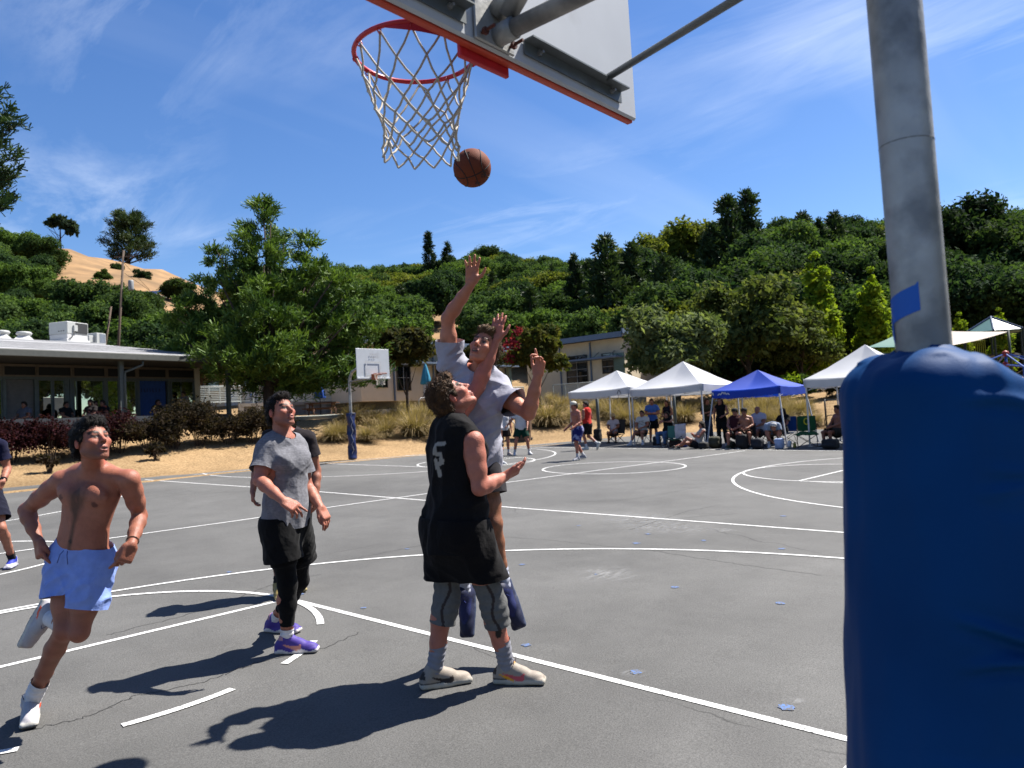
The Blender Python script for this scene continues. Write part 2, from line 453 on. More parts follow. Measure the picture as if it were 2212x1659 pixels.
def drop(V, Q, caps):
    """trim a surface cleanly: faces beyond an opening go, edge vertices move onto it"""
    for c in caps:
        f = c(V); out = f > 0
        if not out.any(): continue
        Q = Q[~out[Q].all(1)]; m = np.nonzero(out)[0]; m = m[np.isin(m, np.unique(Q))]
        for _ in range(2):
            p = V[m]; f0 = c(p); g = np.stack([c(p+e)-f0 for e in np.eye(3)*1e-4], 1)/1e-4; ok = np.abs(f0) < 0.05; g2 = (g*g).sum(1)
            V[m] = p-(g*(f0/np.maximum(g2, 0.2))[:, None])*ok[:, None]
    used = np.zeros(len(V), bool); used[Q.ravel()] = True; mp = np.cumsum(used)-1
    return V[used], mp[Q], used
# ---------------------------------------------------------------- the setting: court, bank, hills
EDGE = [(-70, 27), (-30, 25), (-10, 23.4), (4.0, 22.6), (5.4, 22.57), (7.0, 22.2), (8.6, 21.1), (10.7, 20.9), (12.6, 20.8), (14.1, 20.2), (17.5, 19.6), (21, 19.1), (24.87, 18.6), (26.9, 18.3), (28.8, 18.0), (32.0, 17.1), (32.75, 15.5), (34.5, 11.7), (34.4, 10.2), (36.5, 4.0), (44, -6), (60, -22)]
def asphalt_material():
    m = bpy.data.materials.new('asphalt'); m.use_nodes = True; N = m.node_tree.nodes; L = m.node_tree.links; b = N['Principled BSDF']
    tc = N.new('ShaderNodeTexCoord')
    def noise(sc, det, rough=0.6):
        n = N.new('ShaderNodeTexNoise'); n.inputs['Scale'].default_value = sc; n.inputs['Detail'].default_value = det; n.inputs['Roughness'].default_value = rough; L.new(tc.outputs['Object'], n.inputs['Vector']); return n.outputs['Fac']
    def ramp(src, lo, hi, a, c):
        r = N.new('ShaderNodeMapRange'); r.inputs['From Min'].default_value = lo; r.inputs['From Max'].default_value = hi; r.inputs['To Min'].default_value = a; r.inputs['To Max'].default_value = c; L.new(src, r.inputs['Value']); return r.outputs[0]
    def mul(a, c):
        q = N.new('ShaderNodeMath'); q.operation = 'MULTIPLY'; L.new(a, q.inputs[0]); L.new(c, q.inputs[1]); return q.outputs[0]
    big = ramp(noise(0.3, 6), 0.3, 0.7, 0.74, 1.2); midn = ramp(noise(2.2, 6), 0.3, 0.7, 0.9, 1.1)
    grit = ramp(noise(95.0, 3, 0.75), 0.28, 0.72, 0.62, 1.4)
    v = N.new('ShaderNodeTexVoronoi'); v.inputs['Scale'].default_value = 70; L.new(tc.outputs['Object'], v.inputs['Vector'])
    agg = ramp(v.outputs['Distance'], 0.0, 0.14, 1.55, 1.0)
    f = mul(mul(mul(big, midn), grit), agg)
    vm = N.new('ShaderNodeVectorMath'); vm.operation = 'SCALE'; vm.inputs[0].default_value = (0.082, 0.0805, 0.0775); L.new(f, vm.inputs['Scale'])
    # hairline cracks
    wv = N.new('ShaderNodeTexVoronoi'); wv.feature = 'DISTANCE_TO_EDGE'; wv.inputs['Scale'].default_value = 0.16
    nn = N.new('ShaderNodeTexNoise'); nn.inputs['Scale'].default_value = 1.3; nn.inputs['Detail'].default_value = 7; L.new(tc.outputs['Object'], nn.inputs['Vector'])
    mx = N.new('ShaderNodeMix'); mx.data_type = 'VECTOR'; mx.inputs[0].default_value = 0.28; L.new(tc.outputs['Object'], mx.inputs[4]); L.new(nn.outputs['Color'], mx.inputs[5]); L.new(mx.outputs[1], wv.inputs['Vector'])
    cr = ramp(wv.outputs['Distance'], 0.0, 0.0011, 0.45, 1.0); gate = ramp(noise(0.5, 2), 0.48, 0.56, 0.0, 1.0)
    one = N.new('ShaderNodeMix'); one.data_type = 'FLOAT'; one.inputs[2].default_value = 1.0; L.new(gate, one.inputs[0]); L.new(cr, one.inputs[3])
    vm2 = N.new('ShaderNodeVectorMath'); vm2.operation = 'SCALE'; L.new(vm.outputs[0], vm2.inputs[0]); L.new(one.outputs[0], vm2.inputs['Scale'])
    L.new(vm2.outputs[0], b.inputs['Base Color']); b.inputs['Roughness'].default_value = 0.82; b.inputs['Specular IOR Level'].default_value = 0.3
    bp = N.new('ShaderNodeBump'); bp.inputs['Strength'].default_value = 0.5; bp.inputs['Distance'].default_value = 0.006; L.new(grit, bp.inputs['Height']); L.new(bp.outputs[0], b.inputs['Normal'])
    return m
def paint_material(name, col, wear):
    """road paint that the grit shows through"""
    m = bpy.data.materials.new(name); m.use_nodes = True; N = m.node_tree.nodes; L = m.node_tree.links; b = N['Principled BSDF']
    tc = N.new('ShaderNodeTexCoord'); n = N.new('ShaderNodeTexNoise'); n.inputs['Scale'].default_value = 60; n.inputs['Detail'].default_value = 5; n.inputs['Roughness'].default_value = 0.7; L.new(tc.outputs['Object'], n.inputs['Vector'])
    n2 = N.new('ShaderNodeTexNoise'); n2.inputs['Scale'].default_value = 1.1; L.new(tc.outputs['Object'], n2.inputs['Vector'])
    r = N.new('ShaderNodeMapRange'); r.inputs['From Min'].default_value = wear; r.inputs['From Max'].default_value = wear+0.12; L.new(n.outputs['Fac'], r.inputs['Value'])
    mx = N.new('ShaderNodeMix'); mx.data_type = 'RGBA'; L.new(r.outputs[0], mx.inputs[0]); mx.inputs[6].default_value = (0.085, 0.083, 0.08, 1); mx.inputs[7].default_value = (*col, 1)
    L.new(mx.outputs[2], b.inputs['Base Color']); b.inputs['Roughness'].default_value = 0.75; b.inputs['Specular IOR Level'].default_value = 0.25
    return m
def mulch_material():
    m = bpy.data.materials.new('straw_mulch'); m.use_nodes = True; N = m.node_tree.nodes; L = m.node_tree.links; b = N['Principled BSDF']; tc = N.new('ShaderNodeTexCoord')
    def noise(sc, det, mp=None):
        n = N.new('ShaderNodeTexNoise'); n.inputs['Scale'].default_value = sc; n.inputs['Detail'].default_value = det; n.inputs['Roughness'].default_value = 0.65; L.new(tc.outputs['Object'], n.inputs['Vector']); return n
    cr = N.new('ShaderNodeValToRGB'); e = cr.color_ramp; e.elements[0].position = 0.3; e.elements[0].color = (0.12, 0.072, 0.036, 1); e.elements[1].position = 0.66; e.elements[1].color = (0.36, 0.255, 0.14, 1)
    q = e.elements.new(0.5); q.color = (0.28, 0.185, 0.095, 1)
    n1 = noise(14, 8); L.new(n1.outputs['Fac'], cr.inputs[0])
    n2 = noise(0.28, 4); mr = N.new('ShaderNodeMapRange'); mr.inputs['From Min'].default_value = 0.35; mr.inputs['From Max'].default_value = 0.65; mr.inputs['To Min'].default_value = 0.7; mr.inputs['To Max'].default_value = 1.12; L.new(n2.outputs['Fac'], mr.inputs['Value'])
    vm = N.new('ShaderNodeVectorMath'); vm.operation = 'SCALE'; L.new(cr.outputs[0], vm.inputs[0]); L.new(mr.outputs[0], vm.inputs['Scale']); L.new(vm.outputs[0], b.inputs['Base Color'])
    b.inputs['Roughness'].default_value = 0.95; b.inputs['Specular IOR Level'].default_value = 0.1
    n3 = noise(26, 6); bp = N.new('ShaderNodeBump'); bp.inputs['Strength'].default_value = 0.9; bp.inputs['Distance'].default_value = 0.05; L.new(n3.outputs['Fac'], bp.inputs['Height']); L.new(bp.outputs[0], b.inputs['Normal'])
    return m
# column angles: u -> distance and height knots of the land behind the court
def _ray_h(u):
    d = ray(u, 829.5+FD*math.tan(PITCH)+0.0559*(1106-u)); return d
RID_U = [-1600, -600, 0, 150, 230, 320, 400, 480, 600, 760, 900, 1000, 1100, 1250, 1350, 1500, 1650, 1900, 2212, 2800, 3600]
RID_V = [470, 520, 560, 535, 547, 562, 592, 622, 640, 640, 625, 608, 600, 618, 620, 600, 560, 560, 545, 530, 520]
RID_D = [100, 110, 130, 135, 140, 145, 155, 175, 200, 230, 250, 260, 260, 240, 220, 180, 150, 140, 140, 130, 120]
def edge_depth(u):
    return float(np.interp(u, [-1600, -600, 0, 120, 310, 480, 700, 760, 900, 1100, 1236, 1298, 1355, 1461, 1539, 1728, 1792, 2212, 3000], [14, 16.5, 20.7, 21.7, 22.4, 24.5, 27.0, 27.6, 29.4, 31.8, 33.4, 34.9, 36.1, 37.9, 37.5, 36.3, 35.2, 30, 24]))
def land_z(u, dep):
    d0 = edge_depth(u); p = W(u, 900, d0); z0 = float(gh(p[0], p[1]))-0.03
    if u < 600: ks = [(d0, z0), (d0+1.0, z0+0.12), (d0+4.2, 1.25+0.0002*max(u, 0)), (d0+6.3, 2.05), (d0+8, 2.12), (42, 2.5), (60, 3.9)]
    elif u < 800: ks = [(d0, z0), (d0+1.2, z0+0.1), (d0+5, 1.5), (d0+8.5, 2.28), (42, 2.55), (46.5, 2.85), (60, 3.6)]
    else: ks = [(d0, z0), (d0+1.2, z0+0.08), (d0+4, z0+0.6), (d0+9, 1.95), (d0+14, 2.55), (54, 2.9), (62, 3.4)]
    rd = float(np.interp(u, RID_U, RID_D)); rv = float(np.interp(u, RID_U, RID_V)); rz = float(W(u, rv, rd)[2])
    zl = ks[-1][1]; dl = ks[-1][0]
    for t in (0.2, 0.45, 0.7, 1.0): ks.append((dl+(rd-dl)*t, zl+(rz-zl)*(t**0.85)))
    ks += [(rd*1.12, rz*0.99), (rd*1.6, rz*0.75), (rd*3, rz*0.35)]
    return float(np.interp(dep, [k[0] for k in ks], [k[1] for k in ks]))
def LP(u, dep, dz=0.0):
    """a place on the land: column u, distance dep"""
    p = W(u, 900, dep); p[2] = land_z(u, dep)+dz; return p
def build_ground():
    asp = asphalt_material(); n = 110; V = []; ED = []
    for a, b in zip(EDGE[:-1], EDGE[1:]):
        m = max(1, int(math.hypot(b[0]-a[0], b[1]-a[1])/0.8)); ED += [(a[0]+(b[0]-a[0])*k/m, a[1]+(b[1]-a[1])*k/m) for k in range(m)]
    ED.append(EDGE[-1]); ne = len(ED)
    for i, (x, y) in enumerate(ED):
        bx = -75+150*i/(ne-1)
        for k in range(n):
            t = (k/(n-1)); px = x+(bx-x)*t; py = y+(-45-y)*t; V.append((px, py, float(gh(px, py))))
    F = [(i*n+k, i*n+k+1, (i+1)*n+k+1, (i+1)*n+k) for i in range(ne-1) for k in range(n-1)]
    court = link('asphalt_court', mesh_np('asphalt_court', np.array(V), np.array(F)[:, ::-1]), asp); tag(court, kind='structure')
    # land
    us = list(range(-1600, 3601, 40)); V = []; nd = 70
    for u in us:
        d0 = edge_depth(u)
        for k in range(nd):
            t = k/(nd-1); dep = (d0-1.5)+(t**2.3)*(600-d0); p = LP(u, dep, -0.06 if k == 0 else 0.0)
            q = np.array([[p[0]*0.05, p[1]*0.05, 0.3]]); amp = np.clip((dep-60)/100, 0, 1)*3.0
            p[2] += amp*float(noise3(q)[0])+0.05*float(noise3(np.array([[p[0]*0.7, p[1]*0.7, 2.2]]))[0])*min(1, max(0, (dep-d0)/2)); V.append(p)
    F = [(i*nd+k, (i+1)*nd+k, (i+1)*nd+k+1, i*nd+k+1) for i in range(len(us)-1) for k in range(nd-1)]
    F = np.array(F); kk = F[:, 0] % nd
    mul = mulch_material(); gold = mat('dry_grass', (0.33, 0.205, 0.095), rough=0.95, var=0.3, scale=0.25, bump=0.6, bscale=3.0, col2=(0.22, 0.14, 0.065), c2scale=0.16, c2lo=0.45, c2hi=0.7)
    Vn = np.array(V)
    depth_k = lambda f: f
    ks = int(np.argmax([((22-1.5)+((k/(nd-1))**2.3)*(578)) > 62 for k in range(nd)]))
    a = link('ground', mesh_np('ground', Vn, F[kk <= ks], True), mul); tag(a, kind='structure')
    b = link('hills', mesh_np('hills', Vn, F[kk > ks], True), gold); tag(b, kind='structure')
    return court
COURT = build_ground()
WHITE_PAINT = paint_material('white_paint', (0.56, 0.56, 0.55), 0.37); BLUE_PAINT = paint_material('blue_paint', (0.07, 0.14, 0.33), 0.45)
def painted(name, pts, w, mtl=None, lift=0.004, closed=False, step=0.25):
    """a painted line following the court"""
    P = []
    pts = [A(p[0], p[1]) for p in pts]
    for a, b in zip(pts[:-1], pts[1:]):
        m = max(1, int(np.linalg.norm(b-a)/step))
        for k in range(m): P.append(a+(b-a)*k/m)
    P.append(pts[-1]); P = np.array(P); V = []
    T = np.gradient(P, axis=0); T /= np.linalg.norm(T, axis=1)[:, None]; Nn = np.stack([-T[:, 1], T[:, 0]], 1)
    if closed: Nn[0] = Nn[-1] = nrm(Nn[0]+Nn[-1])
    for p, q in zip(P, Nn):
        for s in (-1, 1):
            x, y = p+q*w/2*s; V.append((x, y, float(gh(x, y))+lift))
    F = np.array([(2*i, 2*i+1, 2*i+3, 2*i+2) for i in range(len(P)-1)])[:, ::-1]
    return link(name, mesh_np(name, np.array(V), F), mtl or WHITE_PAINT, COURT)
def arc(cx, cy, r, a0, a1, n=40): return [(cx+r*math.cos(t), cy+r*math.sin(t)) for t in np.linspace(a0, a1, n)]
def build_lines():
    lw = 0.058; L = 'court_line'
    painted(L, [(1.845, 4.2), (1.845, -0.85)], lw); painted(L, [(-1.83, 4.19), (1.8, 4.165)], lw); painted(L, [(-1.83, 4.19), (-1.83, -0.85)], lw)
    painted(L, [(-7.6, -0.9), (7.6, -0.9)], lw, lift=0.006)
    painted(L, arc(0, 4.18, 1.83, 0.02, math.pi-0.02), lw, lift=0.006)
    painted(L, arc(0, 4.18, 1.83, -0.595, 0.02, 14), lw, lift=0.006)
    for a0, a1 in ((-48, -63.7), (-78.5, -98.9), (-113.8, -132), (-147, -180)): painted('court_dash', arc(0, 4.18, 1.84, math.radians(a0), math.radians(a1), 10), lw, lift=0.006)
    painted(L, [(6.13, -0.9)]+arc(0, 0.0, 6.1, 0.1, math.pi-0.1, 60)+[(-6.13, -0.9)], lw, lift=0.006)
    painted(L, [(7.62, -0.9), (7.66, 6.9), (7.6, 12.2), (7.42, 15.5), (7.15, 20.6)], lw)
    painted(L, [(-9, 10.2), (3.04, 9.9), (6.3, 9.76), (10.5, 9.45), (13.1, 9.18), (16.2, 8.82), (20.8, 8.33)], lw, lift=0.008)
    painted(L, arc(0, 9.95, 1.83, 0, 2*math.pi, 60), lw, lift=0.006, closed=True)
    painted(L, arc(0, 19.7, 5.95, -2.9, -0.25, 50), lw, lift=0.006); painted(L, [(-1.83, 15.5), (1.83, 15.5)], lw); painted(L, arc(0, 15.5, 1.83, -math.pi, 0, 30), lw, lift=0.006)
    for s in (-1.83, 1.83): painted(L, [(s, 15.4), (s, 20.7)], lw)
    # second court
    painted(L, [(14.6+1.75*math.cos(t)-0.12*math.sin(t), 9.2+1.85*math.sin(t)) for t in np.linspace(0, 2*math.pi, 60)], lw, lift=0.006, closed=True)
    painted(L, arc(15.5, -0.55, 6.15, 0.15, math.pi-0.1, 60), lw, lift=0.006); painted(L, [(13.2, 3.74), (17.2, 3.55)], lw)
    painted(L, arc(15.1, 3.65, 1.95, 0, 2*math.pi, 60), lw, lift=0.008, closed=True)
    for x in (13.15, 17.1): painted(L, [(x, 3.7), (x-0.05, -1)], lw)
    for x in (13.05, 16.7): painted(L, [(x, 14.8), (x-0.2, 20.0)], lw)
    painted(L, [(13.0, 14.8), (16.75, 14.4)], lw); painted(L, arc(14.85, 14.55, 1.85, 0, 2*math.pi, 50), lw, lift=0.006, closed=True)
    painted(L, arc(14.75, 19.0, 6.05, math.pi-0.3, 2*math.pi+0.2, 60), lw, lift=0.008)
    painted(L, [(8.55, 20.6), (13.6, 20.05), (17.4, 19.45), (24, 18.5)], lw*0.9, lift=0.01); painted(L, [(21.2, 18.3), (21.15, 10.1), (21.1, 4.0), (21, -1)], lw, lift=0.01)
    painted(L, [(21.2, 5.4), (24.0, 5.2)], lw)
    painted('court_dash', [(9.9, 17.9), (10.35, 17.4)], 0.35)
    rnd = random.Random(5)
    # round blue paint spots
    for (u, v, r) in [(1374, 1453, .075), (1698, 1529, .09), (1686, 1304, .08), (1287, 1241, .04), (1458, 1269, .075), (1137, 1394, .07), (1128, 1220, .07), (1689, 1186, .08), (1520, 1168, .07), (1692, 1115, .09), (1400, 1154, .07), (650, 1284, .07), (612, 1258, .06), (880, 1186, .06), (496, 1236, .06), (1375, 1174, .1), (1250, 1136, .06), (785, 1314, .05)]:
        g = G(u, v); n = 18; V = [(g[0], g[1], float(gh(g[0], g[1]))+0.0045)]
        for k in range(n):
            a = 2*math.pi*k/n; rr = r*0.48*(1+0.18*rnd.uniform(-1, 1)); x, y = g[0]+rr*math.cos(a), g[1]+rr*math.sin(a); V.append((x, y, float(gh(x, y))+0.0045))
        link('paint_spot', mesh_np('paint_spot', np.array(V), np.array([(0, k+1, (k+1) % n+1) for k in range(n)])), BLUE_PAINT, COURT)
    # faint chalk scribbles
    cm = bpy.data.materials.new('chalk_dust'); cm.use_nodes = True; N = cm.node_tree.nodes; L_ = cm.node_tree.links; b = N['Principled BSDF']; b.inputs['Base Color'].default_value = (0.3, 0.3, 0.3, 1); b.inputs['Roughness'].default_value = 0.95
    tc = N.new('ShaderNodeTexCoord'); mp = N.new('ShaderNodeMapping'); mp.inputs['Rotation'].default_value = (0, 0, 0.75); mp.inputs['Scale'].default_value = (2.2, 9, 1); L_.new(tc.outputs['Object'], mp.inputs[0]); nz = N.new('ShaderNodeTexNoise'); nz.inputs['Scale'].default_value = 2.0; nz.inputs['Detail'].default_value = 8; nz.inputs['Roughness'].default_value = 0.75; L_.new(mp.outputs[0], nz.inputs['Vector'])
    at = N.new('ShaderNodeAttribute'); at.attribute_name = 'Col'; mr = N.new('ShaderNodeMapRange'); mr.inputs['From Min'].default_value = 0.44; mr.inputs['From Max'].default_value = 0.8; L_.new(nz.outputs['Fac'], mr.inputs['Value']); mu = N.new('ShaderNodeMath'); mu.operation = 'MULTIPLY'; L_.new(mr.outputs[0], mu.inputs[0]); L_.new(at.outputs['Fac'], mu.inputs[1]); L_.new(mu.outputs[0], b.inputs['Alpha'])
    for (u, v, w, h) in [(1365, 1122, 85, 17), (1440, 1141, 110, 14), (1310, 1241, 75, 20), (1372, 1455, 35, 10), (1420, 1128, 60, 20), (1716, 1515, 30, 7), (1560, 1145, 40, 6)]:
        V = []; C_ = []; n = 12
        for i in range(n+1):
            for k in range(n+1): x, y = i/n*2-1, k/n*2-1; q = G(u+x*w, v+y*h); V.append((q[0], q[1], float(gh(q[0], q[1]))+0.0035)); C_.append([max(0, 1-math.hypot(x, y))**0.7]*3)
        link('chalk_mark', mesh_np('chalk_mark', np.array(V), np.array([(i*(n+1)+k, (i+1)*(n+1)+k, (i+1)*(n+1)+k+1, i*(n+1)+k+1) for i in range(n) for k in range(n)]), False, cols=np.array(C_)), cm, COURT)
    # cracks
    ck = mat('crack', (0.03, 0.03, 0.03), rough=0.9)
    for pl in [[(1090, 1160), (1200, 1168), (1290, 1178), (1400, 1188), (1500, 1205), (1620, 1222), (1790, 1245)], [(60, 1578), (200, 1545), (300, 1500), (420, 1480), (560, 1430), (700, 1400), (780, 1365)], [(230, 1372), (360, 1340), (470, 1310), (590, 1262), (700, 1240)], [(1090, 1105), (1230, 1085), (1330, 1082), (1420, 1070), (1520, 1050)], [(700, 1218), (800, 1200), (900, 1180), (1000, 1150)], [(1360, 1145), (1480, 1105), (1560, 1090)]]:
        pts = []
        for a, b in zip(pl[:-1], pl[1:]):
            for k in range(14):
                t = k/14; g = G(a[0]+(b[0]-a[0])*t, a[1]+(b[1]-a[1])*t); pts.append((g[0]+rnd.uniform(-.022, .022), g[1]+rnd.uniform(-.022, .022)))
        painted('crack', pts, 0.006, ck, 0.003, step=0.06)
build_lines()
# ---------------------------------------------------------------- vegetation
LEAF = lambda: mat('leaf', attr=True, rough=0.85, var=0.0, spec=0.06, trans=0.38)
NEEDLE = lambda: mat('needle_leaf', attr=True, rough=0.6, var=0.0, spec=0.2, trans=0.2)
BARK = lambda: mat('bark', (0.085, 0.06, 0.045), rough=0.95, var=0.35, scale=6, bump=0.8, bscale=14)
def leaf_cloud(lobes, n, size, cols, seed, asp=1.6, jit=0.16, inner=0.3, flat=0.0, tri=False):
    """many small leaf faces through the volume of the lobes"""
    r = np.random.default_rng(seed); C = np.array([l[0] for l in lobes], float); R = np.array([l[1] for l in lobes], float)
    w = (R[:, 0]*R[:, 1]+R[:, 0]*R[:, 2]+R[:, 1]*R[:, 2]); i = r.choice(len(lobes), n, p=w/w.sum())
    d = r.normal(size=(n, 3)); d /= np.linalg.norm(d, axis=1)[:, None]; d[:, 2] = np.where(d[:, 2] < -0.5, -d[:, 2]*0.6, d[:, 2])
    rad = 1-np.abs(r.normal(size=n))*inner; rad = np.clip(rad, 0.15, 1.15)
    p = C[i]+d*R[i]*rad[:, None]
    sc = R[i].mean(1)
    p = p+np.stack([noise3(p/sc[:, None]*2.1+k*9) for k in range(3)], 1)*(jit*2*sc)[:, None]+r.normal(size=(n, 3))*(jit*0.4*sc)[:, None]
    nn = d*0.7+r.normal(size=(n, 3))*0.75+A(0, 0, 0.25+flat); nn /= np.linalg.norm(nn, axis=1)[:, None]
    t = np.cross(nn, r.normal(size=(n, 3))); t /= np.linalg.norm(t, axis=1)[:, None]; b = np.cross(nn, t)
    s = size*(0.6+0.8*r.random(n)); h = s*asp*0.5; q = s*0.5
    V = np.stack([p-t*h[:, None], p+b*q[:, None]-nn*(s*0.12)[:, None], p+t*h[:, None], p-b*q[:, None]-nn*(s*0.12)[:, None]], 1).reshape(-1, 3)
    F = np.arange(n*4).reshape(-1, 4); nv = 4
    if tri: V = V.reshape(n, 4, 3)[:, :3].copy(); V[:, 1] += b*(s*0.35)[:, None]; V = V.reshape(-1, 3); F = np.arange(n*3).reshape(-1, 3); nv = 3
    cols = np.asarray(cols, float); m = np.clip(0.5+0.9*noise3(p/sc[:, None]*1.3+31)+0.25*r.normal(size=n), 0, 1)
    c = cols[0]*(1-m[:, None])+cols[1]*m[:, None]; c = c*(0.8+0.4*r.random(n))[:, None]
    return V, F, np.repeat(c, nv, 0)
def needle_cloud(pts, dirs, nb, ln, wd, cols, seed):
    """tufts of needles at branch tips"""
    r = np.random.default_rng(seed); n = len(pts); P = np.repeat(pts, nb, 0); Dv = np.repeat(dirs, nb, 0)
    d = Dv*0.75+r.normal(size=P.shape)*0.55+A(0, 0, 0.22); d /= np.linalg.norm(d, axis=1)[:, None]
    t = np.cross(d, r.normal(size=P.shape)); t /= np.linalg.norm(t, axis=1)[:, None]; l = ln*(0.65+0.7*r.random(len(P)))[:, None]; w = wd*(0.7+0.6*r.random(len(P)))[:, None]
    P = P+r.normal(size=P.shape)*ln*0.25
    V = np.stack([P-t*w*0.4, P+t*w*0.4, P+d*l+t*w*0.5, P+d*l-t*w*0.5], 1).reshape(-1, 3)
    cols = np.asarray(cols, float); m = np.clip(0.5+0.7*noise3(pts*0.55+3)+0.3*r.normal(size=n), 0, 1); c = cols[0]*(1-m[:, None])+cols[1]*m[:, None]
    c = np.repeat(c, nb, 0)*(0.8+0.4*r.random(len(P)))[:, None]
    return V, np.arange(len(P)*4).reshape(-1, 4), np.repeat(c, 4, 0)
def trunk_mb(h, r, limbs, seed, lean=(0, 0)):
    rr = random.Random(seed); mb = MB(); pts = [A(lean[0]*t*t*h+0.04*h*math.sin(t*5+seed)*t*0.3, lean[1]*t*t*h, h*t) for t in np.linspace(-0.03, 1, 7)]
    mb.tube(pts, [r*1.35, r*1.0, r*0.88, r*0.78, r*0.66, r*0.5, r*0.3], 9)
    for (z0, tip) in limbs:
        a = A(lean[0]*(z0/h)**2*h, lean[1]*(z0/h)**2*h, z0); b = np.asarray(tip, float); m = (a+b)/2+A(0, 0, -0.05*np.linalg.norm(b-a))+A(rr.uniform(-.1, .1), rr.uniform(-.1, .1), 0)*np.linalg.norm(b-a)*0.4
        k = r*max(0.2, 0.55*(1-z0/h*0.6)); mb.tube([a, m, b], [k, k*0.65, k*0.2], 6)
    return mb
TREES = {}
def tree_kind(key, lobes, n, size, cols, seed, trunk, mk=None, **kw):
    V, F, c = leaf_cloud(lobes, n, size, cols, seed, **kw); me = mesh_np('crown_'+key, V, F, False, cols=c); me.materials.append((mk or LEAF)())
    tm = trunk.mesh('trunk_'+key, True); tm.materials.append(BARK()); TREES[key] = (me, tm)
def needle_kind(key, pts, dirs, nb, ln, wd, cols, seed, trunk):
    V, F, c = needle_cloud(np.array(pts), np.array(dirs), nb, ln, wd, cols, seed); me = mesh_np('crown_'+key, V, F, False, cols=c); me.materials.append(NEEDLE())
    tm = trunk.mesh('trunk_'+key, True); tm.materials.append(BARK()); TREES[key] = (me, tm)
def plant(key, loc, label, name='tree', cat='tree', s=1.0, rz=0.0, group=None, sz=None):
    e = empty(name, loc, label, cat, group, rz); e.scale = (s, s, sz or s); c, t = TREES[key]
    link('crown', c, None, e); link('trunk', t, None, e); return e
def lobes_round(R, h, n, seed, up=0.75):
    r = np.random.default_rng(seed); L = [(A(0, 0, h), A(R*0.62, R*0.62, R*0.55))]
    for k in range(n):
        a = 2.4*k+r.uniform(-.4, .4); z = r.uniform(-0.45, 0.6); rr = R*r.uniform(0.45, 0.68)*math.sqrt(max(0.15, 1-z*z*0.9)); q = R*r.uniform(0.3, 0.46); L.append((A(rr*math.cos(a), rr*math.sin(a), h+z*R*up), A(q, q, q*0.8)))
    return L
def pine_pts(H, z0, Rb, nw, seed, droop=0.15, taper=1.0, dens=1.0, tipup=0.3):
    """whorled branches; returns tuft points, directions and limb tips"""
    r = np.random.default_rng(seed); P = []; Dr = []; limbs = []
    for k in range(nw):
        t = (k+0.5)/nw; z = z0+(H-z0)*t; R = Rb*(1-t)**taper*(0.75+0.5*r.random())+0.25
        for b in range(int(r.integers(3, 6))):
            a = r.uniform(0, 2*math.pi); L = R*r.uniform(0.6, 1.1); d = A(math.cos(a), math.sin(a), 0); tip = d*L+A(0, 0, z-droop*L+tipup*L*0.3)
            limbs.append((z-0.02*L, tip)); m = max(3, int(L*4.2*dens))
            for q in range(m):
                f = r.uniform(0.25, 1.0); base = A(0, 0, z)*(1-f)+tip*f; off = np.cross(d, A(0, 0, 1))*r.normal()*L*0.16*f+A(0, 0, r.normal()*0.08*L+0.05*L)
                P.append(base+off); Dr.append(nrm(d+A(0, 0, 0.45)+r.normal(size=3)*0.35))
    for q in range(6): P.append(A(0, 0, H-0.12*q)+r.normal(size=3)*0.08); Dr.append(A(0, 0, 1))
    return P, Dr, limbs
GOAK = ((0.015, 0.031, 0.011), (0.05, 0.078, 0.022)); GDARK = ((0.008, 0.019, 0.009), (0.028, 0.048, 0.017)); GLIME = ((0.10, 0.16, 0.012), (0.22, 0.28, 0.025)); GMID = ((0.025, 0.048, 0.012), (0.066, 0.105, 0.022)); GOLIVE = ((0.055, 0.08, 0.03), (0.16, 0.19, 0.085)); GPINE = ((0.03, 0.068, 0.016), (0.115, 0.18, 0.028)); GRED = ((0.022, 0.03, 0.012), (0.06, 0.052, 0.02)); GYEL = ((0.06, 0.085, 0.012), (0.15, 0.16, 0.03))
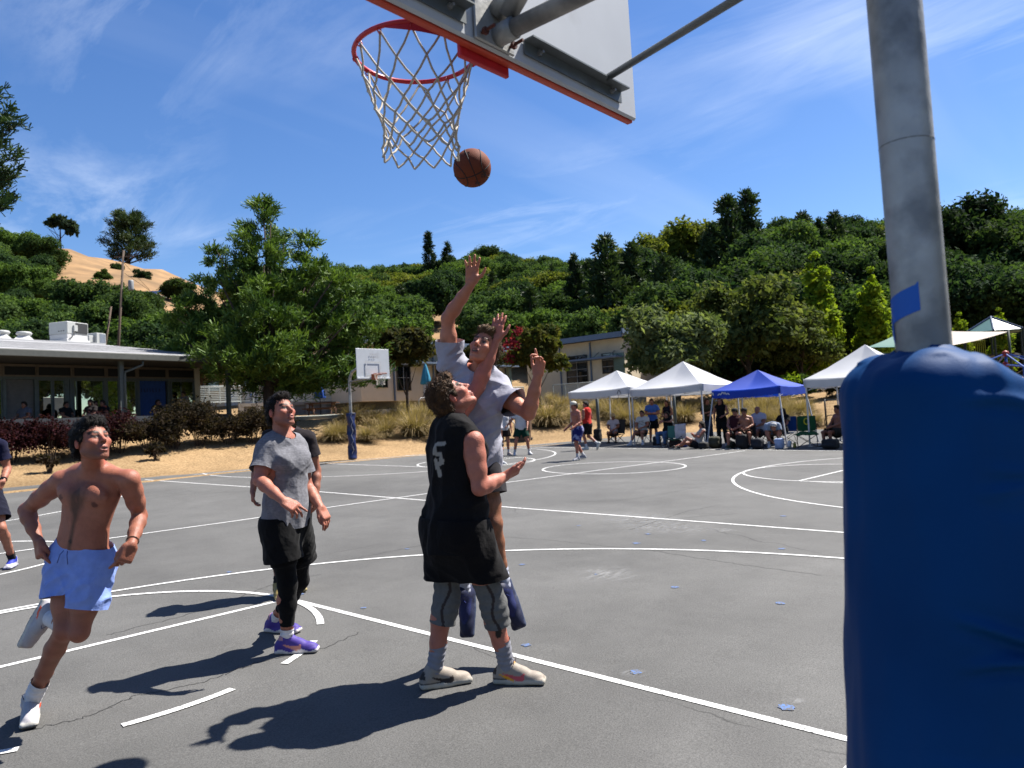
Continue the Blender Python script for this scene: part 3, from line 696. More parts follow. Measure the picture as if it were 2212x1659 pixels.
def build_tree_kinds():
    for k in range(3):
        lb = lobes_round(3.6, 5.0, 11, 20+k); tree_kind('oak%d' % k, lb, 15000, 0.2, (GOAK, GMID, GDARK)[k], 40+k, trunk_mb(5.0, 0.3, [(2.0+0.3*i, lb[i+1][0]) for i in range(6)], k))
    lb = lobes_round(3.6, 5.0, 12, 33); tree_kind('yellow', lb, 13000, 0.2, GYEL, 47, trunk_mb(5, 0.25, [(2.4, lb[1][0]), (2.6, lb[2][0]), (3, lb[3][0])], 4))
    for k, (H, c) in enumerate(((15.0, GDARK), (17.0, GDARK), (13.0, ((0.018, 0.034, 0.014), (0.045, 0.07, 0.022))))):
        P, Dr, lm = pine_pts(H, 1.2, (3.4, 2.7, 4.0)[k], (22, 26, 20)[k], 60+k, 0.22, (0.9, 1.0, 0.75)[k], 1.1); needle_kind('conifer%d' % k, P, Dr, 7, 0.75, 0.16, c, 70+k, trunk_mb(H, 0.28, lm[::3], k))
    # the big pine by the court
    P = []; Dr = []; limbs = []
    for (x, y, H, z0, Rb, sd, nw) in ((0, 0, 11.6, 6.2, 2.1, 1, 12), (2.1, 0.6, 9.9, 4.2, 2.0, 2, 11), (-2.6, 0.2, 9.3, 3.0, 2.2, 3, 12), (3.7, -0.4, 7.6, 1.6, 2.6, 4, 12), (0.4, -1.6, 7.2, 1.3, 3.4, 5, 13), (-1.2, 1.2, 7.8, 2.0, 2.8, 6, 10), (-4.0, -0.4, 6.6, 2.6, 1.7, 7, 9), (5.0, 0.2, 5.6, 1.5, 2.2, 8, 9)):
        p, d, lm = pine_pts(H, z0, Rb, nw, 100+sd, 0.05, 0.6, 3.3, 0.7); P += [q+A(x, y, 0)*min(1, 0.3+q[2]/H) for q in p]; Dr += d; limbs += [(2.0+0.25*sd, A(x*0.9, y, H*0.72)), (1.6+0.2*sd, A(x*0.8, y-0.5, H*0.55))]+[(min(5.0, t[0]*0.5), t[1]+A(x, y, 0)) for t in lm[::7] if t[1][2] > 4.0]
    needle_kind('bigpine', P, Dr, 9, 0.3, 0.05, GPINE, 90, trunk_mb(6.5, 0.3, limbs, 3))
    # umbrella-shaped pine on the golden hill
    P = []; Dr = []; limbs = []; r = np.random.default_rng(8)
    for k in range(60):
        a = r.uniform(0, 6.28); z = r.uniform(3.2, 13.0); R = 5.6*math.sqrt(max(0.05, 1-((z-6.2)/7.2)**2))*r.uniform(0.55, 1.0); tip = A(R*math.cos(a), R*math.sin(a), z)
        limbs.append((max(1.5, z-2.5-R*0.25) if z < 10 else z-2.0, tip))
        for q in range(26): f = r.uniform(0.45, 1.05); P.append(A(0, 0, z-1.0)*(1-f)+tip*f+r.normal(size=3)*A(0.5, 0.5, 0.32)); Dr.append(nrm(A(math.cos(a), math.sin(a), 0.6)))
    needle_kind('hillpine', P, Dr, 6, 0.8, 0.13, ((0.016, 0.032, 0.012), (0.05, 0.075, 0.026)), 91, trunk_mb(11.5, 0.34, [(min(10.5, z), t) for z, t in limbs[::2]], 6, (0.04, 0)))
    # wispy half-bare tree
    lb = [(A(-1.2, 0, 4.6), A(1.5, 1.3, 0.9)), (A(0.2, 0, 5.4), A(1.6, 1.3, 0.8)), (A(1.4, 0, 5.0), A(1.0, 1, 0.5)), (A(-1.8, 0, 3.6), A(1.0, 1, 0.6))]
    tree_kind('wispy', lb, 1500, 0.42, ((0.02, 0.035, 0.02), (0.04, 0.055, 0.03)), 92, trunk_mb(5, 0.16, [(2, A(1.8, 0.3, 4.4)), (2.2, A(2.3, -0.3, 3.6)), (1.8, A(2.0, 0.2, 2.6)), (2.6, A(-1.4, 0, 4.4)), (2, A(1.2, 0.5, 5)), (3, A(2.6, 0, 4.9))], 7, (0.02, 0)), inner=0.5)
    # small court-side trees
    lb = lobes_round(1.7, 3.25, 10, 55, 1.0); tree_kind('myrtle', lb, 5200, 0.16, GRED, 93, trunk_mb(2.4, 0.09, [(1.2, A(0.7, 0, 2.5)), (1.2, A(-0.7, 0.2, 2.5)), (1.4, A(0.1, -0.5, 2.7))], 8))
    lb = lobes_round(1.75, 3.3, 10, 56, 1.0); tree_kind('myrtle_pink', lb, 5200, 0.17, ((0.03, 0.045, 0.012), (0.09, 0.085, 0.02)), 94, trunk_mb(2.4, 0.09, [(1.2, A(0.7, 0, 2.5)), (1.2, A(-0.7, 0.2, 2.5)), (1.4, A(0.1, -0.5, 2.7))], 9))
    lb = lobes_round(3.6, 3.9, 15, 57, 0.9); tree_kind('olive', lb, 15000, 0.19, GOLIVE, 95, trunk_mb(3.6, 0.2, [(1.0+0.2*i, lb[i+1][0]) for i in range(7)], 10), asp=2.2)
    lb = lobes_round(3.4, 4.4, 16, 58, 1.0); tree_kind('loose', lb, 9000, 0.22, ((0.035, 0.055, 0.016), (0.12, 0.14, 0.045)), 96, trunk_mb(4.5, 0.16, [(1.2+0.3*i, lb[i+1][0]) for i in range(9)], 11), inner=0.45, jit=0.22)
    r = np.random.default_rng(9); lb = [(A(r.normal()*0.25, r.normal()*0.25, z), A(1.0, 1.0, 0.9)*(1.15-0.1*abs(z-3.2))*max(0.35, 1-max(0, z-3)/5.5)) for z in np.linspace(1.4, 7.6, 11)]; lb += [(A(1.1*math.cos(a)*(1-z/9), 1.1*math.sin(a)*(1-z/9), z), A(0.5, 0.5, 0.55)) for a, z in zip(np.arange(16)*2.4, np.linspace(1.8, 6.5, 16))]
    tree_kind('lime', lb, 6500, 0.2, GLIME, 97, trunk_mb(6.5, 0.09, [(2.0, A(0.8, 0, 3.3)), (3, A(-0.7, 0.2, 4.2))], 12), jit=0.2, inner=0.4)
build_tree_kinds()
def build_wood_kinds():
    out = []
    for k, c in enumerate((GOAK, GMID, GDARK, GYEL, GOAK, GDARK)):
        lb = lobes_round(1.0, 0.95, 16, 300+k, 0.85); V, F, cc = leaf_cloud(lb, 22000, 0.045, np.array(c)*(1.7, 1.5, 1.6, 1.0, 1.3, 1.15)[k], 310+k, jit=0.13, inner=0.2)
        me = mesh_np('wood_crown', V, F, False, cols=cc); me.materials.append(LEAF()); out.append(bpy.data.objects.new('wood_crown', me))
    return out
WOOD = build_wood_kinds()
def woodland(name, label, spots, kinds, seed):
    """a far wood that reads as one mass: crowns spread over the slope"""
    r = np.random.default_rng(seed); n = len(spots); P = np.array([p for p, R in spots]); sc = np.array([R for p, R in spots]); me = bpy.data.meshes.new(name); me.vertices.add(n); me.vertices.foreach_set('co', P.astype(np.float32).ravel())
    a = me.attributes.new('size', 'FLOAT', 'POINT'); a.data.foreach_set('value', sc.astype(np.float32)); a = me.attributes.new('turn', 'FLOAT_VECTOR', 'POINT'); tv = np.zeros((n, 3), np.float32); tv[:, 2] = r.uniform(0, 6.28, n); a.data.foreach_set('vector', tv.ravel()); a = me.attributes.new('kind_index', 'INT', 'POINT'); a.data.foreach_set('value', r.choice(kinds, n).astype(np.int32))
    o = bpy.data.objects.new(name, me); COL.objects.link(o); tag(o, label, 'woodland', kind='stuff')
    ng = bpy.data.node_groups.new(name, 'GeometryNodeTree'); ng.interface.new_socket('Geometry', in_out='INPUT', socket_type='NodeSocketGeometry'); ng.interface.new_socket('Geometry', in_out='OUTPUT', socket_type='NodeSocketGeometry'); N = ng.nodes; L = ng.links
    gi = N.new('NodeGroupInput'); go = N.new('NodeGroupOutput'); jn = N.new('GeometryNodeJoinGeometry')
    for w in WOOD[::-1]:
        oi = N.new('GeometryNodeObjectInfo'); oi.inputs['Object'].default_value = w; oi.inputs['As Instance'].default_value = True; L.new(oi.outputs['Geometry'], jn.inputs[0])
    ip = N.new('GeometryNodeInstanceOnPoints'); ip.inputs['Pick Instance'].default_value = True; L.new(gi.outputs[0], ip.inputs['Points']); L.new(jn.outputs[0], ip.inputs['Instance'])
    def at(nm, ty): q = N.new('GeometryNodeInputNamedAttribute'); q.data_type = ty; q.inputs['Name'].default_value = nm; return q.outputs['Attribute']
    L.new(at('kind_index', 'INT'), ip.inputs['Instance Index']); er = N.new('FunctionNodeEulerToRotation'); L.new(at('turn', 'FLOAT_VECTOR'), er.inputs[0]); L.new(er.outputs[0], ip.inputs['Rotation']); L.new(at('size', 'FLOAT'), ip.inputs['Scale']); L.new(ip.outputs[0], go.inputs[0])
    md = o.modifiers.new('wood', 'NODES'); md.node_group = ng; return o
def build_trees():
    r = np.random.default_rng(21)
    # -- the wooded hillsides that read as one mass
    sp = []
    for k in range(420):
        u = r.uniform(560, 1480); t = r.random()**0.8; rd = np.interp(u, RID_U, RID_D); dep = 68+(rd*1.0-68)*t
        if 1070 < u < 1120 and dep > 215: continue
        sp.append((LP(u, dep, -1.0), r.uniform(3.2, 5.6)*(0.8+0.25*dep/200)))
    woodland('wooded_hillside', 'distant wooded hillside of oaks behind the school buildings', sp, [0, 1, 1, 2, 3, 4, 3], 1)
    sp = []
    for k in range(210):
        u = r.uniform(1390, 2500); t = r.random()**1.2; dep = 60+(np.interp(u, RID_U, RID_D)-60)*t; sp.append((LP(u, dep, -1.0), r.uniform(3.6, 6.0)))
    woodland('wooded_slope', 'dense dark wooded slope behind the canopies on the right', sp, [2, 5, 4, 0, 1, 3], 2)
    sp = []
    for k in range(120):
        u = r.uniform(-350, 440); dep = r.uniform(62, 108); lim = np.interp(u, [-350, 0, 110, 200, 300, 440], [112, 108, 96, 80, 76, 74])
        if dep > lim: continue
        sp.append((LP(u, dep, -0.6), r.uniform(2.6, 4.2)))
    for (u, dep, R) in ((-60, 118, 4.5), (20, 122, 4.2), (70, 120, 3.8), (100, 112, 3.6), (-140, 116, 5)): sp.append((LP(u, dep, -0.6), R))
    woodland('wooded_knoll', 'low dark oak thicket below the golden hill behind the flat-roofed building', sp, [0, 1, 4, 2], 3)
    # -- trees one can tell apart
    rz = lambda: float(r.uniform(0, 6.28))
    plant('hillpine', LP(287, 150, -0.3), 'lone broad pine on top of the golden hill against the sky', 'pine_tree', s=0.92, rz=0.3)
    plant('wispy', LP(140, 131, -0.3), 'small half-bare tree leaning on the crest of the golden hill', s=1.15, rz=-0.8+3.1)
    plant('oak2', LP(316, 118, -1.7), 'round dark bush alone on the golden hillside', 'bush', 'bush', s=0.42)
    plant('oak0', LP(262, 128, -1.9), 'small oak at the foot of the golden slope beside the utility pole', s=0.36, rz=1)
    plant('oak1', LP(232, 112, -1.9), 'green oak just left of the utility pole', s=0.4, rz=2)
    plant('oak0', LP(395, 108, -2.4), 'low oak at the right end of the golden slope', 'oak_tree', s=0.8, rz=4)
    plant('oak0', LP(350, 58, -0.4), 'full dark green tree right behind the flat-roofed building', s=0.92, rz=0.7)
    plant('oak1', LP(435, 60, -0.4), 'dark green tree between the flat-roofed building and the tall pine', s=0.9, rz=2.1)
    plant('oak2', LP(288, 56, -0.4), 'leafy tree behind the rooftop air conditioners', s=0.55, rz=2.9)
    plant('bigpine', LP(583, 35.5, -0.15), 'tall spreading pine with several leaders behind the grey-shirted man', 'pine_tree', s=0.95, rz=YAW)
    for (u, dep, key, s, lb) in ((960, 190, 'oak0', 1.25, 'round oak on the skyline left of the raised hand'), (845, 225, 'oak2', 1.2, 'dark oak on the far skyline right of the tall pine'), (1062, 222, 'oak0', 1.75, 'largest round oak on the skyline right of the raised hand'), (1120, 226, 'oak2', 1.35, 'skyline oak above the bare tan patch'), (1010, 228, 'oak1', 1.1, 'low oak on the skyline beside the raised hand'), (905, 232, 'oak1', 1.1, 'middle skyline oak above the school building')):
        plant(key, LP(u, dep, -1.0), lb, 'oak_tree', s=s, rz=rz())
    plant('conifer1', LP(1184, 205, -0.5), 'slim pointed conifer on the skyline right of the hands', 'conifer_tree', s=0.42); plant('conifer0', LP(1255, 190, -0.5), 'narrow conifer standing alone on the skyline', 'conifer_tree', s=0.5)
    plant('conifer1', LP(945, 150, -0.5), 'tall palm-topped conifer left of the raised forearm', 'conifer_tree', s=0.85); plant('conifer0', LP(985, 150, -0.5), 'conifer right behind the raised forearm', 'conifer_tree', s=0.78)
    for (u, dep, key, s, lb) in ((1330, 84, 'conifer2', 0.98, 'broad dark conifer behind the roof of the cream building'), (1385, 86, 'conifer2', 0.88, 'second dark conifer right of the cream building roof'), (1260, 88, 'conifer0', 0.7, 'dark conifer above the pink-flowered tree'), (1455, 80, 'conifer2', 0.78, 'drooping conifer above the grey-green round tree'), (1605, 96, 'conifer2', 1.12, 'tallest twin-topped conifer on the right skyline'), (1645, 97, 'conifer2', 1.12, 'right twin of the tallest conifers on the right skyline'), (1565, 94, 'conifer2', 0.9, 'left shoulder conifer of the tallest group on the right'), (1765, 100, 'conifer2', 0.86, 'dark conifer left of the galvanised pole'), (1835, 100, 'conifer2', 0.85, 'dark conifer hugging the galvanised pole'), (1395, 100, 'yellow', 1.5, 'yellow-green tree on the slope behind the conifers'), (1480, 105, 'yellow', 1.75, 'tall yellow-green tree left of the tallest conifers'), (1530, 108, 'yellow', 1.7, 'pale yellow-green tree below the tallest conifers'), (1447, 76, 'lime', 0.95, 'small bright lime tree above the grey-green round tree')):
        plant(key, LP(u, dep, -0.6), lb, 'tree', s=s, rz=rz())
    for (u, dep, key, s, lb) in ((1700, 66, 'oak2', 1.25, 'huge dark oak behind the blue canopy'), (1560, 70, 'oak2', 1.15, 'dark oak above the second white canopy'), (1870, 72, 'oak2', 1.2, 'dark oak left of the padded pole'), (2080, 80, 'oak2', 1.75, 'big dark oak right of the galvanised pole'), (2190, 76, 'oak0', 1.6, 'dark oak at the right edge of the picture'), (1985, 78, 'oak0', 1.4, 'dark oak hidden behind the galvanised pole')):
        plant(key, LP(u, dep, -0.6), lb, 'oak_tree', s=s, rz=rz())
    for k in range(20):
        u = (1160, 1210, 1290, 1300, 1420, 1360, 1500, 1540, 1680, 1720, 1800, 1870, 1080, 1020, 880, 820, 2090, 2150, 1930, 1440)[k]; dep = 78+(k*37 % 50); plant(('conifer2', 'conifer0', 'conifer2')[k % 3], LP(u, dep, -0.8), 'dark conifer rising among the oaks of the wooded slope', 'conifer_tree', s=(0.62, 0.55, 0.7, 0.5)[k % 4]*(1 if u > 1130 else 0.8), rz=rz(), group='conifers among the oaks')
    plant('olive', LP(1468, 47, -0.2), 'grey-green round tree behind the white canopies', s=1.0, rz=1.0); plant('loose', LP(1625, 50, -0.2), 'loose open tree behind the blue canopy', s=1.18, rz=0.4); plant('loose', LP(1740, 52, -0.2), 'leafy young tree below the lime-green tree', s=0.85, rz=2.4)
    plant('lime', LP(1788, 55, -0.2), 'bright lime-green young tree left of the padded pole', s=1.32, rz=0.5); plant('lime', LP(1902, 56, -0.2), 'narrow lime-green tree beside the galvanised pole', s=1.16, rz=1.9); plant('lime', LP(1735, 58, -0.2), 'low lime-green tree between the leafy trees', s=0.85, rz=2.6)
    plant('lime', LP(2090, 50, -0.2), 'lime-green shrubbery behind the playground sail', 'shrub', 'shrub', s=0.62, rz=0.9); plant('lime', LP(2175, 52, -0.2), 'lime-green shrubbery at the right edge of the playground', 'shrub', 'shrub', s=0.66, rz=2.2)
    plant('myrtle', LP(882, 38.5, -0.1), 'small red-tinged tree right of the far backboard', s=1.12, rz=0.5)
    e = plant('myrtle_pink', LP(1168, 44, -0.1), 'small tree with pink blossom beside the raised left hand', s=1.1, rz=YAW)
    lb = [(A(-1.35, -0.5, 3.6), A(0.5, 0.5, 0.5)), (A(-0.9, -0.4, 4.3), A(0.45, 0.4, 0.35)), (A(-1.5, -0.4, 2.9), A(0.35, 0.35, 0.4))]; V, F, c = leaf_cloud(lb, 420, 0.12, ((0.1, 0.008, 0.018), (0.22, 0.025, 0.05)), 5, asp=1.1); me = mesh_np('blossom', V, F, False, cols=c); link('blossom', me, LEAF(), e)
    plant('myrtle', LP(1052, 50, -0.1), 'reddish small tree half hidden behind the jumping man', s=0.95, rz=2.2)
    # branches reaching in at the left edge
    base = LP(-330, 21.5, -0.1); e = empty('conifer_tree', base, 'conifer branches reaching in at the upper left edge of the picture', 'tree'); pts = []; dr = []; mb = MB(); rr = np.random.default_rng(4)
    mb.tube([base, base+A(0.1, 0, 5), base+A(0, 0.1, 13)], [0.32, 0.26, 0.1], 10)
    for (u, v) in ((26, 245), (38, 262), (40, 330), (36, 372), (22, 388), (24, 432), (0, 190), (10, 300), (8, 440), (-60, 120), (-80, 350), (-40, 500)):
        tip = W(u, v, 20.5+rr.uniform(-0.8, 0.8)); z0 = tip[2]-0.6; root = A(base[0], base[1], max(2.0, z0)); mid = (root+tip)/2+A(0, 0, -0.35); mb.tube([root, mid, tip-A(0, 0, 0.1)], [0.06, 0.03, 0.008], 5)
        for q in range(46):
            f = rr.uniform(0.72, 1.0); p = root*(1-f)+tip*f+A(0, 0, -0.35*math.sin(f*3.14))+rr.normal(size=3)*A(0.09, 0.09, 0.1); pts.append(p); dr.append(nrm(tip-root+A(0, 0, 1.6)))
    mb.build('trunk', BARK(), e, True); V, F, c = needle_cloud(np.array(pts), np.array(dr), 10, 0.2, 0.035, ((0.012, 0.03, 0.012), (0.04, 0.07, 0.022)), 6); link('crown', mesh_np('crown_edge', to_local(e, V), F, False, cols=c), NEEDLE(), e)
build_trees()
# ---- tufts of ornamental grass, shrubs
def grass_mesh(seed, n=1000, H=0.8, R=0.8):
    r = np.random.default_rng(seed); a = r.uniform(0, 6.283, n); tilt = r.random(n)**0.6*0.95+0.04; L = H*r.uniform(0.65, 1.15, n); d = np.stack([np.cos(a), np.sin(a), np.zeros(n)], 1); b0 = d*(r.random(n)**0.7*0.2)[:, None]+np.stack([r.normal(size=n)*0.05]*2+[np.zeros(n)], 1)
    V = []; w = 0.0095; sd = np.stack([-d[:, 1], d[:, 0], d[:, 2]], 1)
    for t in (0, 0.4, 0.75, 1.0):
        ang = tilt*(0.45+1.15*t); p = b0+d*(np.sin(ang)*L*t*R*1.25)[:, None]+A(0, 0, 1)*(np.cos(ang)*L*t)[:, None]; ww = w*(1-0.8*t); V += [p-sd*ww, p+sd*ww]
    V = np.stack(V, 1).reshape(-1, 3); F = []
    for k in range(n):
        for q in range(3): F.append((k*8+q*2, k*8+q*2+1, k*8+q*2+3, k*8+q*2+2))
    m = r.random(n)[:, None]; base = A(0.15, 0.115, 0.055)*(1-m)+A(0.33, 0.25, 0.135)*m; green = A(0.075, 0.062, 0.028); cols = []
    for t in (0, 0.4, 0.75, 1.0):
        c = green*(1-min(1, t*1.3))*0.9+base*min(1, 0.25+t); cols += [c, c]
    return mesh_np('grass_tuft', V, np.array(F), False, cols=np.stack(cols, 1).reshape(-1, 3))
def build_shrubs():
    gm = mat('dry_blade_leaf', attr=True, rough=0.8, var=0, spec=0.15, trans=0.25); ms = [grass_mesh(k) for k in range(4)]
    for m in ms: m.materials.append(gm)
    r = random.Random(3)
    A1 = [(735, 938, .8), (790, 945, .75), (830, 938, .8), (895, 935, 1.15), (860, 905, .9), (805, 912, .9), (760, 912, .95), (925, 905, .9), (955, 925, .8), (880, 885, .7), (720, 945, .7), (948, 945, .7), (905, 900, 0.9), (840, 915, 0.8)]
    A2 = [(1185, 915, 1.25), (1215, 880, .9), (1240, 905, .9), (1262, 890, .8), (1325, 900, 1.1), (1350, 912, 1.15), (1380, 895, 1.0), (1400, 910, 1.1), (1300, 885, .9), (1440, 900, 1.0), (1480, 905, .95), (1195, 868, .8), (1240, 868, .7), (1430, 880, .9), (1470, 885, .9), (1350, 880, .9), (1500, 880, .8)]
    A3 = [(1600, 905, 1.0), (1640, 895, 1.1), (1675, 890, 1.1), (1700, 905, 1.0), (1650, 915, 1.1), (1685, 920, 1.0), (1615, 885, .9), (1575, 880, .9), (1725, 900, 1.0), (1660, 875, .8), (1755, 915, .8), (1625, 925, 1.0), (1700, 880, .9), (1590, 915, 1.0), (1740, 885, .8), (1540, 875, .7)]
    def at_v(u, v):
        best = None
        for dep in np.arange(edge_depth(u)+0.5, edge_depth(u)+17, 0.25):
            p = LP(u, dep); d = p-CAM; vv = 829.5-FD*(d@UPV)/(d@FWD)
            if best is None or abs(vv-v) < best[0]: best = (abs(vv-v), p)
        return best[1]
    for lst, lab, grp in ((A1, 'tan ornamental grass clump on the bank near the far hoop', 'grass clumps by the far hoop'), (A2, 'tan ornamental grass clump on the bank behind the first white canopies', 'grass clumps behind the white canopies'), (A3, 'tan ornamental grass clump on the bank behind the blue canopy', 'grass clumps behind the blue canopy')):
        for (u, v, s) in lst:
            p = at_v(u, v+6); o = link('grass_clump', ms[r.randrange(4)], None, None, p+A(0, 0, -0.04), (0, 0, r.uniform(0, 6.28))); s *= r.uniform(0.9, 1.1); s *= 1.42; o.scale = (s*1.05, s*1.05, s); tag(o, lab, 'grass clump', grp)
    # dark red barberry and brown seedy shrubs before the flat-roofed building
    def shrub(p, R, H, n, size, cols, seed, label, name, stems=True):
        e = empty(name, p, label, 'shrub'); q = np.random.default_rng(seed); lb = [(A(q.uniform(-1, 1)*R*0.6, q.uniform(-1, 1)*R*0.4, H*q.uniform(0.35, 0.7)), A(R*q.uniform(.35, .55), R*q.uniform(.35, .5), H*q.uniform(.25, .4))) for _ in range(8)]
        V, F, c = leaf_cloud(lb, n, size, cols, seed, asp=1.8, jit=0.25, inner=0.55); link('crown', mesh_np('crown_shrub', V, F, False, cols=c), LEAF(), e)
        mb = MB()
        for k in range(14): a = q.uniform(0, 6.28); tip = A(math.cos(a)*R*0.7*q.random(), math.sin(a)*R*0.6*q.random(), H*q.uniform(0.6, 0.98)); mb.tube([A(tip[0]*0.2, tip[1]*0.2, -0.05), tip*A(0.6, 0.6, 0.55), tip], [0.014, 0.009, 0.004], 4)
        o = link('stem', mb.mesh('stems', False), BARK(), e); return e
    RED = ((0.014, 0.005, 0.007), (0.04, 0.012, 0.016)); BRN = ((0.012, 0.011, 0.008), (0.045, 0.032, 0.02))
    labs = ['at the left edge of the picture', 'behind the navy-shirted man', 'left of the running man', 'behind the running man’s head', 'right of the running man’s head']
    for k, (u, dep, R, H) in enumerate(((-60, 24.4, 1.1, 1.5), (25, 24.8, 1.2, 1.6), (105, 25.4, 1.3, 1.7), (190, 25.8, 1.2, 1.6), (255, 26.4, 1.1, 1.65))): shrub(LP(u, dep, -0.05), R, H, 6000, 0.058, RED, 200+k, 'dark red-leaved shrub '+labs[k].replace('’', "'"), 'red_shrub')
    labs = ['just right of the red shrubs', 'before the blue banner', 'before the end of the windows', 'before the building corner post', 'left of the grey-shirted man', 'behind the grey-shirted man']
    for k, (u, dep, R, H) in enumerate(((320, 26.6, 1.1, 1.7), (375, 27.4, 1.2, 1.8), (430, 28.2, 1.2, 1.8), (490, 28.8, 1.2, 1.75), (545, 29.4, 1.2, 1.7), (600, 30.0, 1.0, 1.3))): shrub(LP(u, dep, -0.05), R, H*(0.8+0.35*((k*7) % 3)/2), 6000, 0.055, BRN, 220+k, 'brown seedy dry shrub '+labs[k], 'dry_shrub')
    for k, (u, dep) in enumerate(((105, 23.6), (335, 25.4))): shrub(LP(u, dep, -0.03), 0.4, 0.7, 260, 0.08, BRN, 240+k, ('spindly dry plant on the mulch left of the running man', 'spindly dry plant on the mulch right of the running man')[k], 'dry_plant')
    TREESH = [(1560, 49, 1.3, 1.5, 'low green hedge behind the second white canopy'), (1640, 46, 1.2, 1.3, 'low green shrub behind the blue canopy'), (1700, 47, 1.5, 1.6, 'bright green shrub right behind the blue canopy'), (1745, 47, 1.2, 1.5, 'green shrub left of the last white canopy'), (1800, 45, 1.4, 1.6, 'reddish green shrub above the last white canopy'), (955, 49, 1.0, 1.4, 'dark green shrub by the railing left of the jumping man'), (1850, 46, 1.3, 1.7, 'green shrub behind the last white canopy')]
    for k, (u, dep, R, H, lb) in enumerate(TREESH): shrub(LP(u, dep, -0.05), R, H, 2600, 0.14, (GMID, GYEL, GLIME, GMID, GRED, GDARK, GMID)[k], 260+k, lb, 'shrub')
build_shrubs()
# ---------------------------------------------------------------- buildings
def on_plane(u, v, o, n):
    d = ray(u, v); n = np.asarray(n, float); return CAM+d*(((np.asarray(o)-CAM)@n)/(d@n))
M_CREAM = lambda: mat('cream_stucco', (0.72, 0.64, 0.5), rough=0.9, var=0.06, scale=2, bump=0.15, bscale=60)
M_FASC = lambda: mat('blue_grey_fascia', (0.16, 0.215, 0.30), rough=0.6, var=0.08, scale=3)
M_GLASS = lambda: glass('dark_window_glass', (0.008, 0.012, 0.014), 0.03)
M_STEEL = lambda: mat('galvanised_steel', (0.46, 0.46, 0.45), rough=0.5, metal=0.45, var=0.22, scale=7, col2=(0.27, 0.275, 0.28), c2scale=9, c2lo=0.45, c2hi=0.65, bump=0.08)
M_CONC = lambda: mat('concrete', (0.36, 0.34, 0.31), rough=0.9, var=0.12, scale=2.5, bump=0.2, bscale=30)
M_FRAME = lambda: mat('bronze_frame', (0.10, 0.085, 0.065), rough=0.6)
M_WROOF = lambda: mat('white_roof_coating', (0.6, 0.6, 0.6), rough=0.8, var=0.08, scale=1.5)
def wall_window(parent, o, ex, n, x0, x1, z0, z1, cols=2, rows=3, frame=None, fw=0.05, name='window', glassm=None):
    """a framed window on a wall plane: o origin, ex along the wall, n outwards; heights are absolute"""
    P = lambda x, z, d=0.0: A(o[0]+ex[0]*x+n[0]*d, o[1]+ex[1]*x+n[1]*d, z); ax = np.array([ex, n, A(0, 0, 1)])
    mb = MB(); cx, cz = (x0+x1)/2, (z0+z1)/2
    for x in (x0, x1): mb.box(P(x, cz, 0.03), (fw, 0.1, z1-z0+fw), ax)
    for z in (z0, z1): mb.box(P(cx, z, 0.028), (x1-x0-fw, 0.096, fw), ax)
    w = mb.build(name, frame or M_FRAME(), parent)
    for i in range(cols):
        for k in range(rows):
            a, b = x0+(x1-x0)*i/cols, x0+(x1-x0)*(i+1)/cols; c, d = z0+(z1-z0)*k/rows, z0+(z1-z0)*(k+1)/rows
            MB().box(P((a+b)/2, (c+d)/2, 0.012), (b-a-0.035, 0.02, d-c-0.035), ax).build('pane', glassm or M_GLASS(), w)
    mb = MB()
    for i in range(1, cols): mb.box(P(x0+(x1-x0)*i/cols, cz, 0.02), (0.04, 0.06, z1-z0-fw), ax)
    for k in range(1, rows): mb.box(P(cx, z0+(z1-z0)*k/rows, 0.022), (x1-x0-fw, 0.056, 0.035), ax)
    if cols*rows > 1: mb.build('mullion', M_STEEL(), w)
    return w
